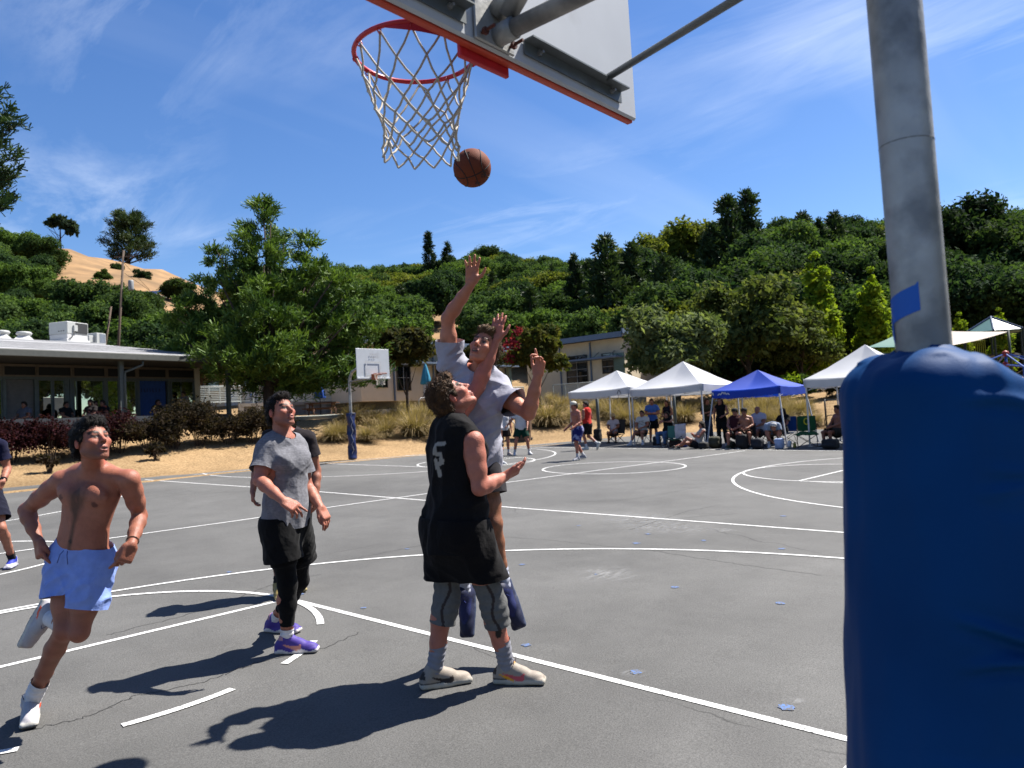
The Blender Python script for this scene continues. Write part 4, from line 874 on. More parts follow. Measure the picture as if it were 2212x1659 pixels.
def build_left():
    E0 = W(0, 767, 27.0); E1 = W(515, 785, 34.7); ze = 5.08; ex = nrm(A(E1[0]-E0[0], E1[1]-E0[1], 0)); n = A(ex[1], -ex[0], 0); bk = -n; ax = np.array([ex, bk, A(0, 0, 1)])
    o = A(E0[0], E0[1], 0); Lr = float((E1-E0)@ex); X0 = -14.0; zf = 2.12
    root = empty('flat_roofed_building', A(o[0], o[1], zf), 'long low flat-roofed building with dark windows at the left', 'building')
    P = lambda x, d, z: A(o[0]+ex[0]*x+bk[0]*d, o[1]+ex[1]*x+bk[1]*d, z)
    soffit_mat = mat('dark_soffit', (0.07, 0.065, 0.055), rough=0.9); trim = mat('grey_green_trim', (0.12, 0.14, 0.13), rough=0.6); tan_ = mat('tan_frame', (0.2, 0.155, 0.11), rough=0.7)  # the soffit has one even dark colour
    roofm = mat('grey_roofing', (0.40, 0.40, 0.41), rough=0.8, var=0.12, scale=1.2, col2=(0.3, 0.3, 0.31), c2scale=0.8)
    wd = 2.1     # wall set back under the eave
    wo = P(0, wd, 0); wn = n
    def wx(u, v): q = on_plane(u, v, wo, wn); return float((q-wo)@ex), float(q[2])
    xr = wx(427, 800)[0]
    # walls: solid behind, so that windows sit on dark interior boards
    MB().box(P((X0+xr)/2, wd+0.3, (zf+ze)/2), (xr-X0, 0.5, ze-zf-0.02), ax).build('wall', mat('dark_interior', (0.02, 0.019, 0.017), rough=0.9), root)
    MB().box(P(xr-0.11, wd+0.1, (zf+ze)/2), (0.24, 0.5, ze-zf-0.04), ax).build('wall_end', M_CREAM(), root)
    MB().box(P(xr-0.1, wd+4.4, (zf+ze)/2), (0.2, 8.0, ze-zf-0.03), ax).build('end_wall', M_CREAM(), root)
    # clerestory band
    zc0 = wx(200, 815)[1]; zc1 = wx(200, 781)[1]; zb = zc0-0.07
    for (a, b) in ((-75, 2), (5, 78), (79, 154), (156, 227), (229, 293), (296, 358), (360, 419)):
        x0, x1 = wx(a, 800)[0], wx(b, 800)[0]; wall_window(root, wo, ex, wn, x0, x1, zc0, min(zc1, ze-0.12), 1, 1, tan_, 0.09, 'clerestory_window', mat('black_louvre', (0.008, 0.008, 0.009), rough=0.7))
    MB().box(P((X0+xr)/2-0.1, wd-0.03, zb), (xr-X0-0.3, 0.12, 0.1), ax).build('transom', trim, root)
    # lower openings
    refl = glass('reflecting_glass', (0.7, 0.74, 0.62), 0.012); refl.node_tree.nodes['Principled BSDF'].inputs['Specular IOR Level'].default_value = 1.0; refl.node_tree.nodes['Principled BSDF'].inputs['Metallic'].default_value = 1.0
    for (a, b, kind) in ((-70, 4, 'g'), (12, 72, 'p'), (81, 112, 'g'), (114, 142, 'g'), (158, 224, 'g'), (230, 256, 'g'), (268, 294, 'g'), (299, 357, 'b'), (369, 418, 'g')):
        x0, x1 = wx(a, 850)[0], wx(b, 850)[0]; z0, z1 = zf+0.25, zb-0.06
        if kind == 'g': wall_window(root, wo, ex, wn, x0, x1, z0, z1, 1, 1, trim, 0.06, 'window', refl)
        elif kind == 'p': MB().box(P((x0+x1)/2, wd+0.02, (z0+z1)/2), (x1-x0, 0.06, z1-z0), ax).build('panel', mat('grey_panel', (0.16, 0.15, 0.14), rough=0.8), root)
        else:
            b_ = MB().box(P((x0+x1)/2, wd+0.02, (z0+z1)/2), (x1-x0, 0.05, z1-z0), ax).build('banner', mat('blue_banner', (0.02, 0.075, 0.27), rough=0.7), root)
            mb = MB(); rr = random.Random(2); x = x0+0.08    # blurred dark lettering
            while x < x1-0.2:
                w = rr.uniform(0.06, 0.11); mb.box(P(x+w/2, wd-0.012, z1-0.42), (0.03, 0.012, 0.17), ax)
                if rr.random() < 0.6: mb.box(P(x+w/2+0.03, wd-0.0125, z1-0.42+rr.choice((-0.07, 0, 0.07))), (w*0.7, 0.012, 0.035), ax)
                x += w+0.045
            mb.build('lettering', mat('banner_letter', (0.008, 0.02, 0.07)), b_)
    for u in (8, 76, 143, 152, 226, 297, 363): x = wx(u, 850)[0]; MB().box(P(x, wd-0.05, (zf+zb)/2), (0.11 if u != 143 else 0.16, 0.12, zb-zf), ax).build('mullion_post', trim, root)
    # roof: low slope, hip at the right, white flat top
    ov = 0.35; xe = Lr+ov; t0 = 7.0; zt = ze+1.5; xt = float((on_plane(228, 738, P(0, t0, 0), n)-P(0, t0, 0))@ex); mb = MB()
    nb = 34
    mb.poly([P(X0, -ov, ze+0.24), P(xe, -ov, ze+0.24), P(xt, t0, zt), P(X0, t0, zt)]); mb.poly([P(xe, -ov, ze+0.24), P(xe, 16, ze+0.24), P(xt, t0+5, zt), P(xt, t0, zt)])
    rf = mb.build('roof', roofm, root)
    mb = MB()
    for k in range(1, 7): d = -ov+(t0+ov)*k/7.5; z = ze+0.24+(zt-ze-0.24)*(d+ov)/(t0+ov); xx = xe+(xt-xe)*(d+ov)/(t0+ov)-0.1; mb.box(P((X0+xx)/2, d, z+0.006), (xx-X0, 0.035, 0.03), ax)
    mb.build('roof_seam', mat('roof_seam', (0.3, 0.3, 0.31), rough=0.8), rf)
    MB().box(P((X0+xt)/2, t0+4.0, zt+0.03), (xt-X0, 8.0, 0.1), ax).build('flat_roof', M_WROOF(), root)
    MB().box(P((X0+xe)/2, -ov-0.04, ze+0.09), (xe-X0, 0.12, 0.26), ax, 0.02).build('gutter', mat('grey_gutter', (0.15, 0.155, 0.14), rough=0.5), root)
    MB().box(P(xe+0.04, 7.8, ze+0.09), (0.1, 16, 0.26), ax).build('fascia', mat('grey_gutter', ()), root)
    MB().box(P((X0+xe)/2, 3.5, ze-0.03), (xe-X0-0.1, 7.8, 0.04), ax).build('soffit', soffit_mat, root)
    for u in (493, 262): q = on_plane(u, 840, P(0, 0.1, 0), n); x = float((q-o)@ex); MB().box(P(x, 0.1, (zf+ze)/2), (0.16, 0.16, ze-zf-0.05), ax).build('post', trim, root)
    q = on_plane(262, 800, P(0, 0.0, 0), n); x = float((q-o)@ex); MB().tube([P(x+0.75, -0.3, ze-0.02), P(x+0.75, -0.28, ze-0.22), P(x+0.16, 0.0, ze-0.5), P(x+0.14, 0.0, ze-0.7), P(x+0.14, 0.0, zf)], 0.05, 8).build('downspout', trim, root, True)
    MB().box(P((X0+xe)/2, 3.2, zf-0.35), (xe-X0+1, 8, 0.7), ax).build('terrace_slab', M_CONC(), root)
    MB().box(P((X0+xr)/2, -0.6, zf+0.3), (xr-X0, 0.16, 0.62), ax).build('low_wall', mat('dark_low_wall', (0.05, 0.06, 0.075), rough=0.8), root)
    # things on the roof
    wm = mat('hvac_white', (0.48, 0.49, 0.48), rough=0.55, var=0.05); gm = mat('hvac_grille', (0.035, 0.037, 0.04), rough=0.7)
    zr = zt+0.08; c0 = on_plane(149, 733, P(0, t0+2.2, 0), n); c0 = A(c0[0], c0[1], zr)
    R2 = np.array([nrm(ex*0.9+bk*0.35), nrm(bk*0.9-ex*0.35), A(0, 0, 1)]); k = 0.74; T = lambda x, y, z: c0+(R2[0]*x+R2[1]*y+A(0, 0, z))*k
    hv = empty('air_conditioner', c0, 'large white rooftop air conditioner with dark grille', 'air conditioner')
    MB().box(T(0, 0, 0.22), (1.443, 1.258, 0.326), R2, 0.02).build('curb', M_WROOF(), hv); MB().box(T(0.0, 0, 0.62), (1.258, 1.110, 0.266), R2, 0.02).build('plenum', M_WROOF(), hv); MB().box(T(0, 0, 1.22), (1.295, 1.147, 0.622), R2, 0.03).build('housing', wm, hv)
    MB().box(T(0.3, -0.785, 1.24), (0.703, 0.022, 0.518), R2).build('grille', gm, hv); MB().box(T(-0.25, -0.83, 1.2), (0.222, 0.089, 0.311), R2, 0.01).build('switch_box', wm, hv)
    MB().tube([T(-0.25, -0.84, 1.0), T(-0.45, -0.9, 0.8), T(-0.65, -0.9, 0.5), T(-0.8, -0.88, 0.46)], 0.02, 6).build('conduit', mat('black_cable', (0.01, 0.01, 0.01)), hv, True)
    mb = MB()
    for i in range(3): mb.box(T(-0.883, -0.5+0.2*i, 1.0), (0.009, 0.074, 0.044), R2)
    mb.build('vent_slot', gm, hv)
    c1 = on_plane(207, 736, P(0, t0+3.6, 0), n); c0 = A(c1[0], c1[1], zr); hv = empty('air_conditioner', c0, 'smaller white rooftop air conditioner behind the large one', 'air conditioner')
    MB().box(T(0, 0, 0.2), (0.814, 0.962, 0.296), R2, 0.02).build('curb', M_WROOF(), hv); MB().box(T(0, 0, 0.86), (0.629, 0.740, 0.666), R2, 0.02).build('housing', wm, hv); MB().box(T(0.1, -0.51, 0.9), (0.370, 0.015, 0.518), R2).build('grille', mat('hvac_grille2', (0.2, 0.23, 0.28)), hv); MB().box(T(-0.65, -0.1, 0.85), (0.370, 0.296, 0.370), R2, 0.02).build('duct', wm, hv)
    for u, lb in ((52, 'white mushroom roof vent left of the air conditioners'), (4, 'white mushroom roof vent at the left edge')):
        q = on_plane(u, 728, P(0, t0+1.0, 0), n); c = A(q[0], q[1], zr); v = empty('roof_vent', c, lb, 'roof vent'); MB().lathe(c, [(0.62, 0), (0.6, 0.05), (0.3, 0.28), (0.3, 0.3)], 4, np.array([R2[0], R2[1], A(0, 0, 1)])).build('base', M_WROOF(), v); MB().lathe(c, [(0.2, 0.28), (0.3, 0.33), (0.34, 0.4), (0.28, 0.47), (0.1, 0.5)], 16).build('cap', wm, v, True)
def rail(p0, p1, label, h=1.06, nseg=6, wires=9, posts=True):
    p0 = np.asarray(p0, float); p1 = np.asarray(p1, float); e = empty('railing', (p0+p1)/2, label, 'railing'); m = mat('rail_paint', (0.42, 0.46, 0.45), rough=0.5); up = A(0, 0, h)
    MB().tube([p0+up, p1+up], 0.028, 8).build('top_rail', m, e, True); MB().tube([p0+up*0.1, p1+up*0.1], 0.02, 6).build('bottom_rail', m, e, True)
    for k in range(nseg+1): q = p0+(p1-p0)*k/nseg; MB().box(q+up/2, (0.05, 0.05, h)).build('post', m, e)
    mb = MB()
    for k in range(wires): z = up*(0.16+0.78*k/(wires-1)); mb.bar(p0+z, p1+z, 0.018, 0.03)
    o = mb.build('infill_wires', m, e); o['kind'] = 'stuff'; return e
def wing(name, label, a, b, zf, zr, deep, wins, shade=None, over=0.9, downs=(), rise=0.0):
    """a and b: left and right ends of the front at roof level (x, y)"""
    a = A(a[0], a[1], 0); b = A(b[0], b[1], 0); ex = nrm(b-a); n = A(ex[1], -ex[0], 0); bk = -n; ax = np.array([ex, bk, A(0, 0, 1)]); L = float(np.linalg.norm(b-a)); P = lambda x, d, z: A(a[0]+ex[0]*x+bk[0]*d, a[1]+ex[1]*x+bk[1]*d, z)
    root = empty(name, P(L/2, deep/2, zf), label, 'building')
    MB().box(P(L/2, over+deep/2, (zf+zr)/2-0.1), (L-0.4, deep, zr-zf-0.2), ax).build('wall', M_CREAM(), root)
    MB().prism([P(-0.2, -0.1, zr-0.16), P(L+0.25, -0.1, zr-0.16), P(L+0.25, deep+over+0.6, zr-0.16+rise), P(-0.2, deep+over+0.6, zr-0.16+rise)], A(0, 0, 0.2)).build('roof', mat('pale_roof', (0.4, 0.42, 0.44), rough=0.7), root)
    MB().box(P(L/2, -0.16, zr-0.06), (L+0.5, 0.1, 0.4), ax).build('fascia', M_FASC(), root); MB().box(P(L+0.3, (deep+over)/2+0.2, zr-0.06+rise/2), (0.1, deep+over+0.7, 0.4), ax).build('side_fascia', M_FASC(), root)
    wo = P(0, over, 0)
    for (x0, x1, z0, z1, c, r, kind) in wins:
        if kind == 'w': wall_window(root, wo, ex, n, x0, x1, z0, z1, c, r)
        elif kind == 'g': MB().box(P((x0+x1)/2, over-0.03, (z0+z1)/2), (x1-x0, 0.06, z1-z0), ax).build('green_panel', mat('green_glass', (0.14, 0.2, 0.16), rough=0.2, spec=0.6), root)
        elif kind == 'd':
            d = MB().box(P((x0+x1)/2, over-0.02, (z0+z1)/2), (x1-x0, 0.06, z1-z0), ax).build('door', mat('white_door', (0.6, 0.62, 0.62), rough=0.5), root)
            MB().lathe(P((x0+x1)/2, over-0.055, z1-0.6), [(0.16, -0.01), (0.16, 0.01)], 14, np.array([ex, A(0, 0, 1), bk])).build('pane', mat('door_blue', (0.05, 0.2, 0.5), rough=0.2), d)
        elif kind == 'c': MB().box(P((x0+x1)/2, 0.35, (z0+z1)/2), (x1-x0, 0.3, z1-z0), ax).build('column', mat('green_column', (0.30, 0.34, 0.25), rough=0.7), root)
    for x in downs: MB().box(P(x, over-0.07, (zf+zr)/2-0.15), (0.1, 0.1, zr-zf-0.3), ax).build('downspout', M_FASC(), root)
    for (x0, x1, z) in shade or ():
        s = MB().box(P((x0+x1)/2, over-0.55, z), (x1-x0, 1.1, 0.12), ax).build('sunshade', M_FASC(), root); mb = MB()
        for k in range(4): x = x0+(x1-x0)*(k+0.5)/4; mb.bar(P(x, over-0.02, z+0.5), P(x, over-0.9, z+0.08), 0.04)
        mb.build('bracket', M_STEEL(), s)
    return P, ex, bk, ax, L, over
def build_school():
    # left part, glimpsed between the low building and the pine
    p = W(405, 792, 60); q = W(700, 776, 62)
    wing('school_wing', 'cream school wing with blue-grey fascia glimpsed beside the low building corner', p, q, 3.5, 7.35, 8, [(1.2, 2.2, 5.6, 6.4, 1, 1, 'w'), (2.6, 3.6, 3.6, 5.7, 1, 1, 'd'), (4.2, 5.2, 3.6, 5.7, 1, 1, 'd'), (4.0, 6.2, 5.9, 6.5, 2, 1, 'w'), (7, 9.5, 4.4, 6.3, 3, 2, 'w')], downs=(1.0, 3.9))
    a = W(790, 731, 46.5); b = W(1110, 751, 58)
    L = float(np.linalg.norm((b-a)[:2])); z = 7.35
    wing('school_wing', 'middle cream school wing behind the red-tinged tree and railing', a, b, 3.5, z, 9, [(L*0.1, L*0.16, 4.4, 5.9, 2, 2, 'w'), (L*0.22, L*0.3, 4.2, 5.9, 2, 2, 'w'), (L*0.38, L*0.43, 3.6, 5.9, 1, 1, 'd'), (L*0.47, L*0.55, 4.2, 5.9, 2, 3, 'w'), (L*0.86, L*0.93, 4.0, 5.9, 2, 3, 'w'), (L*0.965, L*0.985, 3.5, z-0.4, 1, 1, 'c')], [(L*0.3, L*0.62, 6.0), (L*0.8, L*1.02, 6.0)], downs=(L*0.2, L*0.45, L*0.6))
    a = W(1118, 748, 60); b = W(1338, 721, 54.5); L = float(np.linalg.norm((b-a)[:2])); z = 7.72
    ex = nrm(A(*(b-a)[:2], 0)); n = A(ex[1], -ex[0], 0); wo = A(a[0], a[1], 0)-n*0.9
    def X(u, v): q = on_plane(u, v, wo, n); return float((q-wo)@ex), float(q[2])
    w1 = (X(1224, 790)[0], X(1269, 790)[0], X(1246, 828)[1], X(1246, 769)[1]); w2 = (X(1302, 790)[0], X(1326, 790)[0], X(1314, 806)[1], X(1314, 763)[1]); g = (X(1327, 790)[0], X(1350, 790)[0], X(1338, 822)[1], X(1338, 762)[1])
    wing('school_wing', 'right cream school wing with slanted blue-grey roof edge and green glass corner', a, b, 2.95, z, 8, [(*w1, 2, 4, 'w'), (*w2, 1, 3, 'w'), (*g, 1, 1, 'g')], [(X(1215, 780)[0], X(1346, 780)[0], X(1280, 777)[1])], downs=(X(1211, 780)[0], X(1277, 780)[0]), rise=0.5)
    # terrace wall with recessed panels, path, railings
    p0 = A(*W(520, 870, 45.5)[:2], 0); p1 = A(*W(795, 870, 50.5)[:2], 0); ex = nrm(p1-p0); n = A(ex[1], -ex[0], 0); ax = np.array([ex, n, A(0, 0, 1)]); L = float(np.linalg.norm(p1-p0)); zt = 3.72; zb = 2.5
    e = empty('retaining_wall', A(*((p0+p1)/2)[:2], zb), 'low pale retaining wall with recessed panels behind the picnic table', 'wall'); mb = MB(); N = 8
    mb.box(A(*((p0+p1)/2)[:2], (zt+zb)/2)-n*0.12, (L, 0.2, zt-zb), ax); mb.box(A(*((p0+p1)/2)[:2], zt-0.1), (L, 0.22, 0.2), ax); mb.box(A(*((p0+p1)/2)[:2], zb+0.2), (L, 0.2, 0.4), ax)
    for k in range(N+1): q = p0+ex*(L*k/N); mb.box(A(q[0], q[1], (zt+zb)/2), (0.3, 0.21, zt-zb-0.02), ax)
    mb.build('wall', M_CONC(), e)
    for k in range(N): q = p0+ex*(L*(k+0.5)/N); MB().box(A(q[0], q[1], (zt+zb)/2+0.1)-n*0.015, (L/N-0.34, 0.03, zt-zb-0.62), ax).build('panel', mat('panel_grey', (0.26, 0.25, 0.235), rough=0.9), e)
    p2 = A(*W(800, 870, 50.6)[:2], 0); p3 = A(*W(1010, 870, 53)[:2], 0); ex2 = nrm(p3-p2); n2 = A(ex2[1], -ex2[0], 0)
    e = empty('retaining_wall', A(*((p2+p3)/2)[:2], 2.4), 'plain concrete planter wall right of the far hoop', 'wall'); MB().box(A(*((p2+p3)/2)[:2], 2.85), (float(np.linalg.norm(p3-p2)), 0.3, 1.5), np.array([ex2, n2, A(0, 0, 1)])).build('wall', M_CONC(), e)
    c0 = A(*W(770, 900, 43)[:2], 0); pl = MB(); q0 = W(755, 897, 40.5); q1 = W(930, 890, 44.5); e = empty('planter_wall', A(q0[0], q0[1], 2.2), 'low curved concrete kerb wall above the grass clumps', 'wall'); pts = [A(*W(u, 890, d)[:2], 0) for u, d in ((745, 41), (790, 41.4), (840, 42.2), (890, 43.2), (945, 45))]
    for a_, b_ in zip(pts[:-1], pts[1:]): pl.bar(A(a_[0], a_[1], 2.62), A(b_[0], b_[1], 2.66), 0.75, 0.25, up=(0, 0, 1))
    pl.build('wall', M_CONC(), e)
    zr = 3.74
    rail(A(*W(428, 869, 42.6)[:2], zr-0.1), A(*W(520, 868, 45.5)[:2], zr), 'pale railing between the low building and the tall pine', nseg=4)
    rail(A(*W(520, 868, 45.6)[:2], zr), A(*W(700, 863, 48.5)[:2], zr), 'pale railing behind the tall pine trunk', nseg=7)
    rail(A(*W(700, 863, 48.6)[:2], zr), A(*W(940, 861, 54)[:2], zr), 'pale railing behind the far hoop', nseg=8)
    rail(A(*W(1075, 858, 52)[:2], 3.05), A(*W(1132, 858, 52.6)[:2], 3.05), 'short railing gate section right of the jumping man', nseg=2); rail(A(*W(1196, 858, 51)[:2], 3.0), A(*W(1330, 852, 49.6)[:2], 3.0), 'railing before the right school wing', nseg=5)
    e = empty('terrace', LP(1200, 53, 0), 'concrete terrace base under the right school wing', 'terrace'); c = (W(1060, 860, 53)+W(1390, 860, 52))/2; d = W(1390, 860, 52)-W(1060, 860, 53); d[2] = 0
    MB().box(A(c[0], c[1], 2.4), (np.linalg.norm(d), 4.6, 1.2), np.array([nrm(d), np.cross(A(0, 0, 1), nrm(d)), A(0, 0, 1)])).build('slab', M_CONC(), e)
    mb = MB(); ps = [(LP(u, d, 0.03), LP(u, d+2.2, 0.03)) for u, d in ((600, 36.3), (640, 36.6), (690, 37.0), (740, 37.4), (790, 37.6))]
    for (a_, b_), (c_, d_) in zip(ps[:-1], ps[1:]): mb.prism([a_+A(0, 0, -0.3), c_+A(0, 0, -0.3), d_+A(0, 0, -0.3), b_+A(0, 0, -0.3)], A(0, 0, 0.42))
    o = mb.build('path', mat('path_concrete', (0.33, 0.35, 0.32), rough=0.9, var=0.1), None); tag(o, kind='structure')
    # steel handrail loop
    e = empty('handrail', LP(915, 40), 'looped steel handrail at the steps behind the curly-haired man', 'handrail'); b0 = LP(906, 40); b1 = LP(930, 40.5); MB().tube([b0+A(0, 0, 0.3), b0+A(0, 0, 0.95), b0*0.8+b1*0.2+A(0, 0, 1.08), b1+A(0, 0, 1.12), b1-A(0, 0, 0.1)], 0.035, 8).build('rail', M_STEEL(), e, True)
    # house roof with solar panels on the hill, white roof bit in the trees
    c = W(312, 646, 92); e = empty('solar_roof', c-A(0, 0, 2.2), 'dark solar panel roof below the golden hill', 'building'); R2 = np.array([RH0, nrm(np.cross(A(0, 0, 1), RH0)), A(0, 0, 1)]); MB().box(c+A(0, 0, -0.9), (3.6, 2.4, 2.0), R2).build('wall', mat('shed_wall', (0.12, 0.11, 0.09)), e); rf = MB().box(c+A(0, 0, 0.3), (4.2, 2.8, 0.1), R2).build('roof', mat('shed_roof', (0.2, 0.2, 0.21)), e)
    tl = np.array([R2[0], nrm(R2[1]*0.9+A(0, 0, 0.42)), nrm(np.cross(R2[0], nrm(R2[1]*0.9+A(0, 0, 0.42))))])
    for k in range(6): MB().box(c+R2[0]*(-1.75+0.7*k)+A(0, 0, 0.62)-R2[1]*0.6, (0.66, 1.5, 0.05), tl).build('solar_panel', mat('solar', (0.012, 0.018, 0.05), rough=0.2, spec=0.7), e)
    # utility pole with wires
    b = LP(247, 57, -0.2); t = W(267, 541, 58.5); e = empty('utility_pole', b, 'leaning wooden utility pole with transformer before the golden hill', 'utility pole'); wood = mat('pole_wood', (0.13, 0.09, 0.065), rough=0.9, var=0.2)
    MB().tube([b, (b+t)/2, t], [0.12, 0.105, 0.085], 8).build('pole', wood, e, True); MB().box(t-A(0, 0, 0.5), (1.5, 0.1, 0.1), np.array([RH0, np.cross(A(0, 0, 1), RH0), A(0, 0, 1)])).build('crossarm', wood, e); MB().lathe(t+RH0*0.5-A(0, 0, 3.2), [(0.2, 0), (0.21, 0.1), (0.21, 0.7), (0.17, 0.8)], 10).build('transformer', mat('grey_paint', (0.3, 0.31, 0.32)), e, True); MB().tube([b-RH0*1.2+A(0, 0, 2), t-RH0*1.1-A(0, 0, 4.4)], 0.07, 6).build('stub', wood, e, True)
    for k in range(2): q = LP(420+40*k, 78); MB().tube([t-A(0, 0, 1.0+0.8*k), (t+q)/2+A(0, 0, 0.2), q+A(0, 0, 4)], 0.018, 4).build('wire', mat('black_cable', ()), e)
    return
RH0 = A(math.cos(YAW), math.sin(YAW), 0)
build_left(); build_school()
# trees across the street, seen in the window reflections
for k, (x, y, key, s) in enumerate(((12, -19, 'yellow', 1.6), (17, -17, 'lime', 1.7), (22, -20, 'yellow', 1.9), (27, -16, 'lime', 1.6), (32, -22, 'yellow', 2.0), (38, -17, 'lime', 1.7), (42, -22, 'yellow', 1.9), (5, -21, 'yellow', 1.5), (13, -24, 'lime', 1.8), (10, -33, 'yellow', 2.9), (24, -34, 'yellow', 3.1), (38, -33, 'yellow', 3.0), (52, -32, 'yellow', 2.9))):
    plant(key, A(x, y, float(gh(x, y))), ('yellow-green tree mirrored in the low building windows', 'lime tree mirrored in the low building windows')[key == 'lime'], 'tree', s=s, rz=k*1.3, group='trees mirrored in the windows')
# ---------------------------------------------------------------- hoops, ball, canopies, furniture
def torus(mb, c, R, r, ax, n=40, m=8, a0=0, a1=2*math.pi):
    mb.tube([c+ax[0]*R*math.cos(t)+ax[1]*R*math.sin(t) for t in np.linspace(a0, a1, n)], r, m); return mb
def hoop(base, f, label, bw=1.83, bh=1.07, det=True, near=False, rimz=3.05, ov=1.26):
    """base of the pole on the ground, f horizontal direction the backboard faces"""
    f = nrm(A(f[0], f[1], 0)); r = A(f[1], -f[0], 0); up = A(0, 0, 1); g = np.asarray(base, float); o = A(g[0], g[1], g[2])
    T = lambda x, y, z: o+r*x+f*y+up*z          # x right when looking along f, y towards the court, z up
    ax = np.array([r, f, up]); e = empty('basketball_hoop', g, label, 'basketball hoop'); steel = M_STEEL(); zb = rimz-0.15
    wh = mat('board_white', (0.62, 0.64, 0.67), rough=0.45, var=0.04, scale=5, col2=(0.54, 0.55, 0.57), c2scale=3); orange = mat('rim_orange', (0.62, 0.085, 0.04), rough=0.45, var=0.1, scale=20); redm = mat('rim_red', (0.62, 0.03, 0.045), rough=0.4, var=0.08, scale=20) if near else mat('rim_faded', (0.5, 0.16, 0.08), rough=0.6)
    pr = 0.0585
    MB().tube([T(0, 0, -0.05), T(0, 0, 1.0), T(0, 0, 2.2), T(0, 0, 2.75), T(0, 0.05, 3.0), T(0, 0.2, 3.2), T(0, 0.45, 3.28), T(0, 0.8, 3.26), T(0, 1.04, 3.14), T(0, ov-0.06, zb+0.1)], [pr]*5+[pr*0.97, pr*0.85, pr*0.7, pr*0.6, pr*0.56], 20 if near else 10).build('pole', steel, e, True)
    MB().tube([T(0, 0.04, zb+0.0), T(0, 0.6, zb+0.03), T(0, ov-0.03, zb+0.05)], 0.031, 14).build('lower_arm', steel, e, True)
    yb = ov-0.0
    bd = MB().box(T(0, yb+0.012, zb+bh/2), (bw, 0.02, bh), ax, 0.008).build('backboard', wh, e)
    MB().box(T(0, yb+0.036, zb+0.022), (bw-0.006, 0.03, 0.056), ax, 0.004).build('edge_stripe', orange if near else wh, bd)
    mb = MB(); sq = 0.3048*1.0
    for s in (-1, 1): mb.box(T(s*sq, yb+0.0475, zb+0.38), (0.045, 0.005, 0.5), ax)
    for z in (0.14, 0.62): mb.box(T(0, yb+0.048, zb+z), (0.56, 0.005, 0.045), ax)
    mb.build('target_square', mat('square_grey', (0.6, 0.615, 0.645)) if not near else orange, bd)
    if not near:
        mb = MB()
        for i in (-1, 0, 1):
            for k in (0, 1): mb.lathe(T(i*0.1, yb+0.047, zb+0.78+k*0.1), [(0.02, -0.004), (0.02, 0.006)], 8, np.array([r, up, -f]))
        mb.build('bolt', mat('bolt_grey', (0.5, 0.5, 0.52)), bd)
    # angle irons and braces on the back
    iron = mat('dark_galvanised', (0.2, 0.225, 0.24), rough=0.5, metal=0.5, var=0.15, scale=12)
    for s in (-1, 1):
        x0, x1 = s*0.15, s*min(0.8, bw*0.43); mb = MB(); mb.box(T((x0+x1)/2, yb-0.004, zb+0.065), (abs(x1-x0), 0.006, 0.05), ax); mb.box(T((x0+x1)/2, yb-0.026, zb+0.091), (abs(x1-x0), 0.05, 0.006), ax); ir = mb.build('angle_iron', iron, e)
        mb = MB()
        for x in (x0+s*0.08, x1-s*0.08): mb.lathe(T(x, yb-0.006, zb+0.068), [(0.011, -0.004), (0.011, 0.012)], 6, np.array([r, up, -f])); mb.lathe(T(x, yb-0.012, zb+0.068), [(0.0055, 0), (0.0055, 0.02)], 6, np.array([r, up, -f]))
        mb.build('bolt', mat('zinc_bolt', (0.4, 0.4, 0.4), metal=0.7, rough=0.4), ir)
        MB().tube([T(s*0.65 if bw > 1.5 else s*0.5, yb-0.03, zb+0.1), T(s*0.05, 0.05, 2.79)], 0.0145, 10).build('brace_rod', iron, e, True)
    pl = MB().box(T(-0.015, yb-0.008, zb+0.125), (0.2, 0.012, 0.24), ax, 0.004).build('mounting_plate', steel, e); mb = MB()
    for x in (-0.085, 0.06):
        for z in (0.03, 0.22): MB().tube([T(x, yb-0.01, zb+z), T(x, yb-0.075, zb+z+0.004)], 0.006, 6).lathe(T(x, yb-0.026, zb+z), [(0.014, 0), (0.014, 0.012)], 6, np.array([r, up, -f])).build('rusty_bolt', mat('rusty_bolt', (0.13, 0.035, 0.025), rough=0.8, var=0.3, scale=60), pl)
    mb = MB()
    for z in (0.05, 0.13): mb.tube([T(0, yb-0.01, zb+z), T(0, yb-0.09, zb+z+(0.0 if z < 0.1 else 0.05))], 0.038, 14)
    mb.build('collar', steel, pl, True)
    # rim
    c = T(0, yb+0.42, rimz); R = 0.2286; rm = torus(MB(), c, R+0.008, 0.0095, ax, 49).build('rim', redm, e, True); mb = MB()
    mb.box(T(0, yb+0.062, rimz-0.088), (0.25, 0.02, 0.2), ax, 0.004)
    mb.prism([T(-0.12, yb+0.068, rimz-0.004), T(0.12, yb+0.068, rimz-0.004), T(0.13, yb+0.225, rimz-0.004), T(0.07, yb+0.185, rimz-0.004), T(0, yb+0.172, rimz-0.004), T(-0.07, yb+0.185, rimz-0.004), T(-0.13, yb+0.225, rimz-0.004)], A(0, 0, 0.008))
    V = []
    for k in range(25): a = -0.3+(-math.pi+0.6)*k/24; V += [c+r*(R+0.01)*math.cos(a)+f*(R+0.01)*math.sin(a)+up*0.004, c+r*(R+0.012)*math.cos(a)+f*(R+0.012)*math.sin(a)-up*0.05*math.sin(math.pi*k/24)**0.6]
    mb.add(V, [(2*k, 2*k+1, 2*k+3, 2*k+2) for k in range(24)])
    mb.build('rim_bracket', redm, rm); mb = MB()
    for k in range(12): a = 2*math.pi*(k+0.5)/12; q = c+(r*math.cos(a)+f*math.sin(a))*(R+0.004)-up*0.012; torus(mb, q, 0.011, 0.0028, np.array([nrm(r*math.cos(a)+f*math.sin(a)), up, f]), 9, 5)
    mb.build('net_hook', redm, rm)
